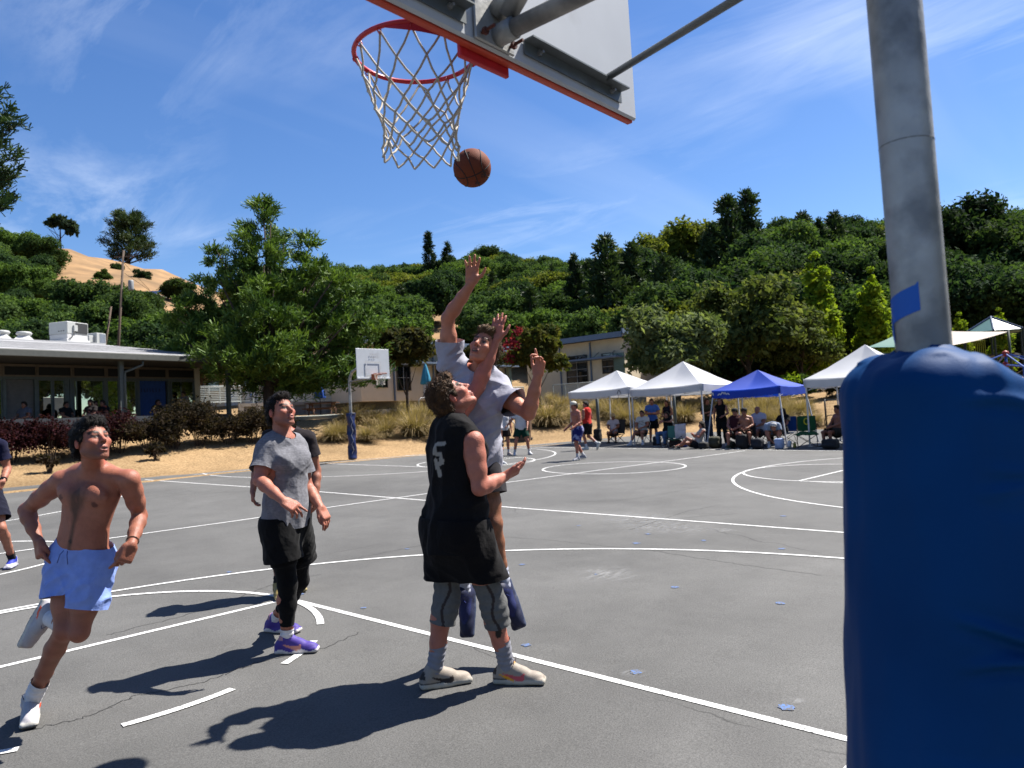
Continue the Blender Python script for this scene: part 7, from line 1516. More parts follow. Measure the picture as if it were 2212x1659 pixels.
        if hi is not None: hcn = blend(hcn, hi, np.clip(0.5+1.2*noise3(Lc*A(40, 16, 30)+5)+Lc[:, 2]*3, 0, 1)*0.8)
        hp = add_part('hair', root, V, Q, hcn, HAIRM())
        if det and sty != 'none':      # loose strands soften the outline
            rg = np.random.default_rng(int(abs(V[0, 0])*1e4)); N = vnormals(V, Q); m = rg.choice(len(V), 2600); P0 = V[m]; nn = N[m]; dw = -Fm[2]*0.7-Fm[1]*0.5 if sty == 'short' else rg.normal(size=(2600, 3))*0.8
            tg = dw+rg.normal(size=(2600, 3))*0.45; tg = tg-nn*(tg*nn).sum(1)[:, None]; tg /= np.linalg.norm(tg, axis=1)[:, None]; sd = np.cross(nn, tg); ln = (0.01+0.014*rg.random(2600))[:, None]*hs; w = 0.0011*hs; P1 = P0+(tg*0.75+nn*(0.1+0.3*rg.random((2600, 1))))*ln; P2 = P1+(tg*0.9+nn*0.1+rg.normal(size=(2600, 3))*0.3)*ln*0.8
            VV = np.stack([P0-sd*w-nn*0.002, P0+sd*w-nn*0.002, P1+sd*w, P1-sd*w, P2], 1).reshape(-1, 3); b_ = np.arange(2600)*5
            me = mesh_np('hair_strands', to_local(hp, VV), [np.stack([b_, b_+1, b_+2, b_+3], 1), np.stack([b_+3, b_+2, b_+4], 1)], False, cols=np.repeat((0.56*hcn[m])*(0.7+0.8*rg.random((2600, 1))), 5, 0)); o_ = link('hair_strands', me, HAIRM(), hp); o_['kind'] = 'stuff'
    for q in 'LR':
        if O.get('shoe') is None: continue
        sp = O['shoe']; f = J['ft'+q]; dn = J.get('fd'+q, A(0, 0, -1.0)); SS, o, ax = shoe(J['an'+q], f, dn, s*sp.get('sc', 1.0), sp.get('L', 0.3), sp.get('high', 0.0))
        V, Q, _ = SS.mesh(0.007 if det else 0.02); Lc = ((V-o)@ax.T)/s
        c = sp['colf'](Lc, q) if 'colf' in sp else blend(np.tile(np.asarray(sp['col']), (len(V), 1)), sp.get('sole', (0.7, 0.7, 0.68)), (Lc[:, 2] < 0.026).astype(float))
        add_part('shoe', root, V, Q, c, SHOEM())
    if O.get('sock') is not None:
        sk = O['sock']
        for q in 'LR':
            kn, an = J['kn'+q], J['an'+q]; d = nrm(kn-an); SS = SDF(); ln = sk.get('len', 0.16)
            a0 = an-d*0.02; b0 = an+d*ln; SS.fcone(a0, b0, 0.044*s*sk.get('r', 1), 0.047*s*sk.get('r', 1)+0.02*max(0, ln-0.1), k=0.01)
            V, Q, cp = SS.mesh(0.007 if det else 0.02); V, Q, _ = drop(V, Q, cp)
            if det:
                N = vnormals(V, Q); t = (V-an)@d; V = V+N*(0.0022*np.sin(t*170+3*noise3(V*12)))[:, None]
            add_part('sock', root, V, Q, np.tile(np.asarray(sk['col']), (len(V), 1)), CLOTH())
    return root, dict(up=up, ls=ls, fr=fr, L=L, pc=(J['hipL']+J['hipR'])/2, Fm=Fm, T=T)
def garment(root, name, S, h, col, fold=None):
    if fold is not None and hasattr(S, 'fade'): f0 = fold; c0, u0, w0 = S.fade; fold = lambda V: f0(V)*np.clip((w0-(V-c0)@u0)/0.14, 0, 1)
    V, Q, c = cloth_mesh(S, h, col, fold); return add_part(name, root, V, Q, c, CLOTH())

def laces(root, J, q, s, col, name='shoelace'):
    f = nrm(J['ft'+q]); dn = J.get('fd'+q, A(0, 0, -1.0)); dn = nrm(dn-f*(dn@f)); lt = np.cross(f, -dn); o = J['an'+q]+dn*0.085*s-f*0.075*s; T = lambda x, y, z: o+(f*x+lt*y-dn*z)*s; mb = MB()
    for x in np.linspace(0.1, 0.18, 5): z = 0.132-(x-0.075)*0.46; mb.tube([T(x, -0.03, z-0.014), T(x+0.006, 0, z+0.004), T(x, 0.03, z-0.014)], 0.0032*s, 5)
    for sg in (-1, 1): mb.tube([T(0.1, 0, 0.125), T(0.105, 0.02*sg, 0.15), T(0.125, 0.04*sg, 0.145), T(0.12, 0.03*sg, 0.115)], 0.0028*s, 5)
    mb.build(name, mat('lace_%.2f' % col[2], col, rough=0.9), root, True)
# ---------------------------------------------------------------- the players under the near hoop
RH = A(math.cos(YAW), math.sin(YAW), 0); FH = A(-math.sin(YAW), math.cos(YAW), 0)
def cv(r, u, a): return RH*r+A(0, 0, u)+FH*a        # right, up, away as seen from the photographer
def planted(h, t, lift=0.0):
    a, b = G(*h), G(*t); f = b-a; f[2] = 0; f = nrm(f); an = a+f*0.078+A(0, 0, 0.088+lift); return an, f
CHECK = []
def lens(nm, J):
    if not CHECK: return
    d = lambda a, b: round(float(np.linalg.norm(J[a]-J[b])), 3)
    print(nm, 'ua', d('shL', 'elL'), d('shR', 'elR'), 'fa', d('elL', 'wrL'), d('elR', 'wrR'), 'th', d('hipL', 'knL'), d('hipR', 'knR'), 'sh', d('knL', 'anL'), d('knR', 'anR'), 'spine', round(float(np.linalg.norm(J['neck']-(J['hipL']+J['hipR'])/2)), 3), 'shw', d('shL', 'shR'), 'neckhead', d('neck', 'head'), [round(float(J[k][2]), 2) for k in ('head', 'neck', 'hipL', 'knL', 'knR', 'anL', 'anR')])
def swoosh(L, q, side, off=(0.0, 0.0)):
    """curved tick on the side of a shoe: x along the foot, z up"""
    x = (L[:, 0]-0.055-off[0])/0.13; z = L[:, 2]-off[1]
    th = 0.016*np.clip(x, 0, 1)**0.8+0.002
    lo = 0.07-0.034*np.sin(np.clip(x*1.05, 0, 1.0)*1.75)+0.012*np.clip(x-0.75, 0, 1)*4
    return (x > 0)*(x < 1)*(np.abs(z-lo) < th)*(L[:, 1]*side > 0.012)
def build_fg():
    white = (0.72, 0.72, 0.72)
    # ---- shirtless runner in light blue shorts
    D = 4.14; j = lambda u, v, d=0.0: W(u, v, D+d)
    fR = nrm(cv(0.5, 0.0, -0.87)); g = G(66, 1558); anR = g+A(0, 0, 0.09)-fR*0.06
    J = dict(head=j(199, 954, -0.1), hf=cv(0.84, 0.27, -0.5), hu=A(0, 0, 1), neck=j(206, 1018, 0.02),
             shR=j(133, 1038, 0.03), shL=j(279, 1036, -0.03), elR=j(56, 1102, 0.1), elL=j(302, 1114, 0.1), wrR=j(83, 1168, 0.0), wrL=j(284, 1176, -0.12),
             hipR=j(143, 1205, 0.06), hipL=j(205, 1214, 0.02), knR=j(140, 1360, -0.04), knL=j(171, 1364, -0.06),
             anR=anR, anL=j(103, 1332, 0.12), ftR=fR, ftL=cv(-0.42, -0.85, -0.1), fdL=cv(-0.75, 0.3, 0.5), fdR=A(0, 0, -1.0))
    lens('runner', J)
    def bc(V, c, K):
        t = ((V-K['pc'])@K['up'])/K['L']; lx = nrm(K['ls']-K['up']*(K['ls']@K['up'])); x = (V-K['pc'])@lx; y = (V-K['pc'])@np.cross(K['up'], lx)
        n = noise3(V*A(55, 55, 22))*0.5+0.5
        w = (y > 0.04)*np.clip(1-np.abs(x)/(0.018+0.055*np.clip((t-0.45)/0.3, 0, 1)), 0, 1)*(t > 0.15)*(t < 0.93)*np.clip((0.95-t)/0.15, 0, 1); c = blend(c, (0.03, 0.016, 0.012), np.clip(w*1.1*(0.35+0.9*n), 0, 0.72))
        for sg in (-1, 1):
            ctr = K['pc']+K['up']*K['L']*0.7+lx*0.1*sg; d = np.hypot((V-ctr)@lx, (V-ctr)@K['up']); c = blend(c, (0.16, 0.06, 0.05), ((d < 0.016)*(y > 0.03)).astype(float)*0.9)
        d = np.hypot(x, (t-0.26)*K['L']); c = blend(c, (0.06, 0.03, 0.025), ((d < 0.011)*(y > 0.05)).astype(float))
        return c
    O = dict(skin=(0.4, 0.2, 0.145), tan=(0.33, 0.165, 0.115), face=(0.42, 0.22, 0.17), hair=(0.012, 0.009, 0.008), hairstyle='short', hth=0.014, stubble=0.5, mouth=0.55, look=(0.6, 0.8), bodycol=bc, s=0.98, bulk=0.94, hairline=-0.004,
             handR=dict(d=cv(0.3, -0.85, -0.3), pn=cv(0.55, -0.3, 0.5), curl=(0.25, 0.85, 0.95, 1.0), thumb=(0.35, 0.9)), handL=dict(d=cv(-0.3, -0.85, -0.25), pn=cv(-0.7, 0.0, 0.55), curl=(0.35, 0.75, 0.95, 1.05), thumb=(0.35, 0.7)),
             shoe=dict(colf=lambda L, q: blend(blend(blend(np.tile(A(0.5, 0.48, 0.5), (len(L), 1)), (0.6, 0.58, 0.54), (L[:, 2] < 0.036).astype(float)), (0.13, 0.125, 0.125), (L[:, 2] < 0.013).astype(float)), (0.85, 0.12, 0.03), ((L[:, 0] > 0.03)*(L[:, 0] < 0.1)*(np.abs(L[:, 2]-0.055-0.12*(L[:, 0]-0.06)) < 0.013)*(np.abs(L[:, 1]) > 0.025)).astype(float))),
             sock=dict(col=(0.74, 0.73, 0.75), len=0.17, r=1.04), floor=float(g[2]))
    root, K = person(J, O, 'shirtless dark-haired man in light blue shorts running in from the left')
    P = dict(frac=0.54, fracL=0.66, r1=0.102, r2=0.116, top=0.4, waist=0.2, infl=0.014, k=0.04)
    S, up, lh = shorts(J, O, P)
    garment(root, 'shorts', S, 0.0078, (0.3, 0.41, 0.78), folds(up, lh, 0.017, 9, 0.4, 1.2, 0.6))
    mb = MB()
    for sg in (-1, 1):
        p0 = K['pc']+K['up']*K['L']*0.165+K['fr']*0.135+lh*0.012*sg; mb.tube([p0, p0+K['fr']*0.012-K['up']*0.02+lh*0.01*sg, p0+K['fr']*0.008-K['up']*0.07+lh*0.022*sg], 0.0028, 6)
    mb.build('drawstring', mat('drawstring', (0.1, 0.16, 0.42)), root, True)
    for q in 'LR': laces(root, J, q, 0.98, (0.25, 0.25, 0.3))
    b = J['wrL']+nrm(J['elL']-J['wrL'])*0.03; d = nrm(J['elL']-J['wrL']); x = nrm(np.cross(d, cv(0, 0, 1))); y = np.cross(d, x)
    MB().tube([b+(x*math.cos(a)+y*math.sin(a))*0.032 for a in np.linspace(0, 2*math.pi, 17)], 0.0028, 6).build('bracelet', mat('bracelet', (0.12, 0.06, 0.03)), root, True)
    # ---- grey heather T-shirt
    D = 5.3; j = lambda u, v, d=0.0: W(u, v, D+d)
    anR, fR = planted((597, 1412), (683, 1408)); anL, fL = planted((576, 1364), (652, 1368))
    J = dict(head=j(607, 890, 0.02), hf=cv(0.76, 0.26, -0.54), hu=A(0, 0, 1), neck=j(612, 950, 0.03),
             shR=j(576, 975, -0.08), shL=j(643, 968, 0.2), elR=j(560, 1037, -0.2), elL=j(664, 1052, 0.2), wrR=j(612, 1082, -0.36), wrL=j(692, 1096, 0.06),
             hipR=j(600, 1132, -0.05), hipL=j(636, 1128, 0.1), knR=j(621, 1262, -0.06), knL=j(648, 1254, 0.3), anR=anR, anL=anL, ftR=fR, ftL=fL)
    lens('gray', J)
    O = dict(skin=(0.45, 0.235, 0.175), face=(0.46, 0.24, 0.19), hair=(0.016, 0.011, 0.009), hairstyle='short', hth=0.005, stubble=0.35, mouth=0.15, look=(0.5, 0.8), hairline=0.012,
             handR=dict(d=cv(0.75, -0.5, -0.1), pn=cv(-0.1, -0.75, 0.55), curl=(0.12, 0.45, 0.6, 0.7), thumb=(0.55, 0.4)), handL=dict(d=cv(0.45, -0.85, -0.15), pn=cv(-0.75, -0.2, 0.45), curl=(0.3, 0.4, 0.45, 0.5), thumb=(0.5, 0.5)),
             shoe=dict(colf=lambda L, q: blend(blend(blend(np.tile(A(0.085, 0.05, 0.32), (len(L), 1)), (0.72, 0.68, 0.68), (L[:, 2] < 0.024+0.01*np.sin(L[:, 0]*45)).astype(float)), (0.75, 0.35, 0.22), swoosh(L, q, -1 if q == 'L' else 1).astype(float)*0.8), (0.7, 0.4, 0.35), ((L[:, 2] > 0.1)*(L[:, 0] < 0.06)).astype(float)*0.7)),
             sock=dict(col=(0.72, 0.71, 0.74), len=0.09), floor=float(anR[2]-0.088))
    root, K = person(J, O, 'man in grey heather T-shirt and black leggings looking up, white key corner behind him')
    for q in 'LR': laces(root, J, q, 1.0, (0.3, 0.12, 0.3))
    S, up, lh = trousers(J, O, dict(r0=0.094, r=(0.094, 0.088, 0.064, 0.062, 0.048), end=0.72, infl=0.006)); garment(root, 'leggings', S, 0.0078, (0.006, 0.006, 0.007), folds(up, lh, 0.002, 14))
    S, up, lh = shorts(J, O, dict(frac=0.6, r1=0.118, r2=0.135, infl=0.012)); garment(root, 'shorts', S, 0.0078, (0.008, 0.008, 0.009), folds(up, lh, 0.009, 9, 0.35, 4.0))
    S, up, ls, fr, pc, L = shirt(J, O, dict(hem=-0.03, infl=0.016, flare=0.012, sleeve=0.66, sr=0.078, nr=0.082))
    def cg(V):
        t = ((V-pc)@up)/L; n = noise3(V*A(60, 60, 190)); c = np.tile(A(0.24, 0.24, 0.265), (len(V), 1))*(1+0.28*n[:, None]); band = (np.abs(t-0.6) < 0.018); c = blend(c, (0.16, 0.16, 0.18), band*0.5)
        return c*(1-0.1*(np.sin(t*L*420) > 0)[:, None]*(t > 0.62)[:, None])
    garment(root, 'shirt', S, 0.0078, cg, folds(up, ls, 0.011, 7, 0.45, 2.0, 0.5))
    # ---- dark T-shirt, behind him
    D = 7.15; j = lambda u, v, d=0.0: W(u, v, D+d)
    anR, fR = planted((600, 1285), (606, 1300)); anL, fL = planted((644, 1268), (655, 1282))
    J = dict(head=j(612, 902, -0.05), hf=cv(0.5, 0.3, -0.75), hu=A(0, 0, 1), neck=j(622, 938, 0),
             shR=j(582, 946, 0), shL=j(664, 947, 0), elR=j(556, 1012, 0.05), elL=j(684, 1016, 0.05), wrR=j(546, 1062, -0.08), wrL=j(682, 1076, -0.08),
             hipR=j(606, 1072, 0), hipL=j(644, 1072, 0), knR=j(604, 1174, -0.05), knL=j(648, 1170, -0.05), anR=anR, anL=anL, ftR=fR, ftL=fL)
    lens('dark', J)
    O = dict(skin=(0.36, 0.19, 0.135), hair=(0.1, 0.055, 0.03), hairstyle='short', detail=True, h=0.008, s=0.98,
             handR=dict(d=cv(0.05, -1, -0.1), pn=cv(0.9, 0, 0.2), curl=(0.5, 0.55, 0.6, 0.6)), handL=dict(d=cv(-0.05, -1, -0.1), pn=cv(-0.9, 0, 0.2), curl=(0.5, 0.55, 0.6, 0.6)),
             shoe=dict(col=(0.35, 0.27, 0.1), sole=(0.5, 0.42, 0.22)), sock=dict(col=(0.02, 0.02, 0.02), len=0.1), floor=float(anL[2]-0.088))
    root, K = person(J, O, 'man in dark charcoal T-shirt standing half hidden behind the grey-shirted man')
    S, up, lh = shorts(J, O, dict(frac=0.85, r1=0.115, r2=0.125)); garment(root, 'shorts', S, 0.008, (0.012, 0.012, 0.013), folds(up, lh, 0.009, 9))
    S, up, ls, fr, pc, L = shirt(J, O, dict(hem=-0.02, infl=0.022, flare=0.02, sleeve=0.55, sr=0.085)); garment(root, 'shirt', S, 0.0078, (0.03, 0.024, 0.028), folds(up, ls, 0.009, 8, 0.4, 5.0))
    # ---- black sleeveless shirt, seen from behind
    D = 4.45; j = lambda u, v, d=0.0: W(u, v, D+d)
    anL, fL = planted((911, 1489), (1004, 1474)); anR, fR = planted((1070, 1475), (1153, 1477))
    J = dict(head=j(975, 858, 0.0), hf=cv(0.66, 0.66, 0.16), hu=cv(-0.6, 0.7, -0.1), neck=j(984, 925, 0.02),
             shR=j(1022, 954, -0.16), shL=j(968, 924, 0.17), elR=j(1036, 1054, -0.2), elL=j(1032, 836, 0.26), wrR=j(1090, 1030, -0.02), wrL=j(1070, 735, 0.28),
             hipR=j(1008, 1140, -0.09), hipL=j(962, 1136, 0.06), knR=j(1064, 1297, -0.02), knL=j(966, 1290, 0.06), anR=anR, anL=anL, ftR=fR, ftL=fL)
    lens('black', J)
    def bc(V, c, K):
        for q in 'LR':
            k0, a0 = J['kn'+q], J['an'+q]; d = nrm(a0-k0); t = (V-k0)@d; r = np.linalg.norm(V-k0-t[:, None]*d, axis=1)
            if q == 'R':
                sd = (V-k0)@cv(0, 0, -1); c = blend(c, (0.01, 0.01, 0.012), ((t > 0.1)*(t < 0.25)*(r < 0.09)*(np.abs((V-k0)@nrm(np.cross(d, cv(0, 0, 1)))+0.0) < 0.02)*(sd > 0)).astype(float))
        return c
    def kn_shoe(L, q):
        c = np.tile(A(0.38, 0.33, 0.28), (len(L), 1)); c = blend(c, (0.52, 0.49, 0.43), (L[:, 2] < 0.03).astype(float)); c = blend(c, (0.04, 0.03, 0.03), ((np.abs(L[:, 2]-0.033) < 0.003)*(L[:, 0] < 0.14)).astype(float))
        w = swoosh(L, q, 1).astype(float); c = blend(c, (0.03, 0.02, 0.02) if q == 'L' else (0.62, 0.12, 0.14), w)
        if q == 'R': c = blend(c, (0.8, 0.4, 0.03), swoosh(L, q, 1, (-0.025, -0.004)).astype(float)*(1-w)*(L[:, 0] < 0.12))
        c = blend(c, (0.03, 0.025, 0.025), ((L[:, 0] < 0.016)*(L[:, 2] > 0.06)*(L[:, 2] < 0.1)).astype(float))
        return blend(c, (0.55, 0.28, 0.08), ((L[:, 0] > 0.1)*(L[:, 2] > 0.118)).astype(float))
    O = dict(skin=(0.46, 0.225, 0.175), face=(0.5, 0.27, 0.22), hair=(0.045, 0.024, 0.014), hair2=(0.17, 0.085, 0.035), hairstyle='curly', hth=0.018, mouth=0.1, bodycol=bc, s=1.02, bulk=1.06,
             handL=dict(d=cv(0.2, 0.95, 0.1), pn=cv(0.35, -0.1, 0.9), curl=(0.1, 0.08, 0.08, 0.1), spread=0.07, thumb=(0.75, 0.3)), handR=dict(d=cv(0.85, 0.35, 0.35), pn=cv(-0.45, 0.75, 0.3), curl=(0.25, 0.3, 0.3, 0.35), thumb=(0.6, 0.3)),
             shoe=dict(colf=kn_shoe, L=0.31), sock=dict(col=(0.3, 0.3, 0.34), len=0.19, r=1.06), floor=float(anL[2]-0.088))
    root, K = person(J, O, 'curly-haired man in black sleeveless shirt and grey knee sleeves seen from behind, arm raised')
    for q in 'LR': laces(root, J, q, 1.02, (0.4, 0.36, 0.3))
    for q in 'LR':
        th = J['hip'+q]-J['kn'+q]; sn = J['an'+q]-J['kn'+q]; S = SDF()
        S.chain([J['kn'+q]+nrm(th)*0.2, J['kn'+q], J['kn'+q]+nrm(sn)*0.06], A(0.084, 0.078, 0.08), k=0.02); S.fcone(J['kn'+q]+nrm(sn)*0.04, J['kn'+q]+nrm(sn)*0.155, 0.08, 0.079, k=0.02)
        kq, dd = J['kn'+q], nrm(sn); xx = nrm(np.cross(dd, cv(0, 0, 1)))
        def ck(V, kq=kq, dd=dd, xx=xx):
            t = (V-kq)@dd; x = (V-kq)@xx; c = np.tile(A(0.165, 0.165, 0.165), (len(V), 1))*(1+0.1*noise3(V*70)[:, None]); return blend(c, (0.05, 0.035, 0.035), ((np.abs(x+0.012*np.sin(t*28)) < 0.009)*((V-kq)@cv(0, 0, -1) > 0)).astype(float)*0.9)
        garment(root, 'knee_sleeve', S, 0.0078, ck, lambda V, kq=kq, dd=dd: 0.0025*np.sin(((V-kq)@dd)*95+2*noise3(V*10)))
    S, up, lh = shorts(J, O, dict(frac=0.95, r1=0.12, r2=0.135, infl=0.02, k=0.14)); S.caps = S.caps[:1]; zh = float(W(996, 1250, 4.45)[2]); S.cut(lambda p: p[:, 2]-zh)
    pcs = K['pc']
    garment(root, 'shorts', S, 0.0078, (0.007, 0.006, 0.007), folds(up, lh, 0.012, 7, 0.3, 6.0))
    S, up, ls, fr, pc, L = shirt(J, O, dict(hem=-0.24, infl=0.03, flare=0.02, sleeve=None, hr=0.09, hole=(0.07, 0.06), hl=0.1, nr=0.088, nup=0.055, nfr=0.0))
    def cb(V):
        x = (V-pc)@ls; t = ((V-pc)@up)/L; y = (V-pc)@fr; c = np.tile(A(0.010, 0.009, 0.010), (len(V), 1))
        # pale printed figure down the middle of the back
        z = (t-0.71)*L; pts = [(0.024, 0.08), (-0.022, 0.076), (-0.026, 0.026), (0.016, 0.022), (0.026, -0.022), (-0.012, -0.045), (-0.022, -0.015)]; d = np.full(len(V), 9.0)
        for a, b in zip(pts[:-1], pts[1:]):
            a = A(*a); b = A(*b); q = np.stack([x, z], 1)-a; h = np.clip(q@(b-a)/((b-a)@(b-a)), 0, 1); d = np.minimum(d, np.linalg.norm(q-h[:, None]*(b-a), axis=1))
        a = A(-0.004, -0.06); b = A(0.01, -0.1); q = np.stack([x, z], 1)-a; h = np.clip(q@(b-a)/((b-a)@(b-a)), 0, 1); d = np.minimum(d, np.linalg.norm(q-h[:, None]*(b-a), axis=1))
        return blend(c, (0.36, 0.34, 0.31), ((d < 0.0125+0.005*noise3(V*40))*(y < 0)).astype(float))
    garment(root, 'shirt', S, 0.0078, cb, folds(up, ls, 0.02, 6.5, 0.3, 3.0, 0.35))
    # ---- jumping man in pale grey-violet T-shirt
    D = 4.86; j = lambda u, v, d=0.0: W(u, v, D+d)
    J = dict(head=j(1046, 752, -0.1), hf=cv(-0.3, 0.38, -0.85), hu=cv(0.28, 0.95, 0), neck=j(1034, 812, 0.0),
             shR=j(971, 782, 0.03), shL=j(1084, 852, -0.02), elR=j(967, 688, -0.04), elL=j(1142, 894, -0.22), wrR=j(1019, 612, -0.12), wrL=j(1162, 812, -0.26),
             hipR=j(985, 1000, 0.02), hipL=j(1042, 1004, 0.02), knR=j(986, 1142, -0.08), knL=j(1066, 1130, -0.06), anR=j(1003, 1290, 0.06), anL=j(1090, 1278, 0.02),
             ftR=cv(-0.08, -0.85, -0.42), fdR=cv(0.35, -0.4, 0.8), ftL=cv(0.25, -0.85, -0.4), fdL=cv(0.35, -0.4, 0.85))
    lens('jumper', J)
    def bc(V, c, K):
        for q in 'LR':
            k0, a0, h0 = J['kn'+q], J['an'+q], J['hip'+q]; d = nrm(a0-k0); t = (V-k0)@d; r = np.linalg.norm(V-k0-t[:, None]*d, axis=1); n = noise3(V*A(80, 80, 30))*0.5+0.5
            c = blend(c, (0.17, 0.085, 0.035), np.clip((t > -0.3)*(t < 0.42)*(r < 0.12)*(0.25+0.5*n), 0, 0.7))
        return c
    O = dict(skin=(0.5, 0.27, 0.19), tan=(0.47, 0.24, 0.16), face=(0.47, 0.26, 0.21), hair=(0.11, 0.06, 0.03), hair2=(0.19, 0.11, 0.05), hairstyle='short', hth=0.008, mouth=0.4, look=(-0.2, 0.9), bodycol=bc, s=1.0,
             handR=dict(d=cv(0.08, 0.98, -0.1), pn=cv(-0.05, 0.2, -0.97), side=1, curl=(0.12, 0.1, 0.12, 0.14), spread=0.16, thumb=(0.95, 0.3)), handL=dict(d=cv(0.2, 0.95, -0.15), pn=cv(-0.75, 0.1, -0.6), curl=(0.12, 0.75, 0.85, 0.5), spread=0.16, thumb=(0.7, 0.3)),
             shoe=dict(colf=lambda L, q: blend(blend(np.tile(A(0.012, 0.017, 0.06), (len(L), 1)), (0.04, 0.06, 0.12), (L[:, 2] < 0.03).astype(float)), (0.015, 0.025, 0.13), ((L[:, 0] > 0.09)*(L[:, 2] > 0.075)).astype(float)), high=0.05, sc=1.1),
             sock=dict(col=(0.45, 0.47, 0.55), len=0.17, r=1.0), floor=float(G(1050, 1450)[2]))
    J['base'] = G(1050, 1450)
    root, K = person(J, O, 'jumping man in pale grey-violet T-shirt reaching one open hand up at the ball')
    S, up, lh = shorts(J, O, dict(frac=0.52, r1=0.112, r2=0.122)); garment(root, 'shorts', S, 0.0078, (0.03, 0.027, 0.033), folds(up, lh, 0.01, 9))
    S, up, ls, fr, pc, L = shirt(J, O, dict(hem=0.0, infl=0.022, flare=0.03, sleeve=0.5, sr=0.088, nr=0.08, nup=0.045, nfr=0.015)); garment(root, 'shirt', S, 0.0078, (0.43, 0.43, 0.5), folds(up, ls, 0.021, 6.5, 0.3, 8.0, 0.8))
    for q in 'LR': laces(root, J, q, 1.0, (0.02, 0.04, 0.22))
    # ---- man cut by the left edge of the picture
    D = 8.9; j = lambda u, v, d=0.0: W(u, v, D+d)
    gL = G(22, 1228); fL = nrm(cv(0.3, 0, -0.9)); anL = gL+A(0, 0, 0.088)-fL*0.1; anR = j(-62, 1208)
    J = dict(head=j(-40, 908, -0.05), hf=cv(0.5, 0.25, -0.8), hu=A(0, 0, 1), neck=j(-32, 946, 0), shR=j(-70, 960, 0.1), shL=j(0, 962, -0.05), elR=j(-85, 1015, 0), elL=j(16, 1012, 0), wrR=j(-75, 1050, -0.15), wrL=j(6, 1040, -0.2),
             hipR=j(-48, 1068, 0.05), hipL=j(-18, 1068, -0.03), knR=j(-55, 1140, -0.05), knL=j(2, 1140, -0.15), anR=anR, anL=anL, ftR=fL, ftL=fL)
    lens('navy', J)
    O = dict(skin=(0.4, 0.22, 0.16), hair=(0.02, 0.015, 0.012), detail=True, h=0.009, s=0.97, handR=dict(d=cv(0, -1, 0), pn=cv(1, 0, 0)), handL=dict(d=cv(-0.3, -0.8, -0.3), pn=cv(-0.9, 0.1, 0.3), curl=(0.6, 0.7, 0.7, 0.7)),
             shoe=dict(colf=lambda L, q: blend(blend(np.tile(A(0.6, 0.58, 0.66), (len(L), 1)), (0.03, 0.05, 0.4), ((L[:, 0] > 0.07)*(L[:, 2] > 0.06)).astype(float)), (0.04, 0.07, 0.35), (L[:, 2] < 0.012).astype(float))), sock=dict(col=(0.015, 0.015, 0.02), len=0.13), floor=float(gL[2]))
    root, K = person(J, O, 'man in navy T-shirt and wristwatch cut off by the left edge of the picture')
    S, up, lh = shorts(J, O, dict(frac=0.75, r1=0.115, r2=0.13))
    def cn(V): c = np.tile(A(0.012, 0.013, 0.03), (len(V), 1)); n = (V-J['hipL'])@lh; return blend(c, (0.55, 0.3, 0.03), ((n > 0.1)*(np.abs((V-J['hipL'])@FH+0.02) < 0.012)).astype(float))
    garment(root, 'shorts', S, 0.009, cn, folds(up, lh, 0.009, 9))
    S, up, ls, fr, pc, L = shirt(J, O, dict(hem=-0.12, infl=0.022, flare=0.02, sleeve=0.6, sr=0.08)); garment(root, 'shirt', S, 0.008, (0.012, 0.013, 0.045), folds(up, ls, 0.009, 8, 0.4, 9.0))
    d = nrm(J['elL']-J['wrL']); b = J['wrL']+d*0.04; x = nrm(np.cross(d, cv(0, 0, 1))); y = np.cross(d, x); mb = MB()
    mb.tube([b+(x*math.cos(a)+y*math.sin(a))*0.033 for a in np.linspace(0, 2*math.pi, 13)], 0.008, 6); mb.box(b+cv(0.1, 0, -0.9)*0.036, (0.04, 0.014, 0.04), np.array([RH, FH, A(0, 0, 1)]), 0.004); mb.build('wristwatch', mat('watch', (0.01, 0.01, 0.012), rough=0.4), root)
build_fg()
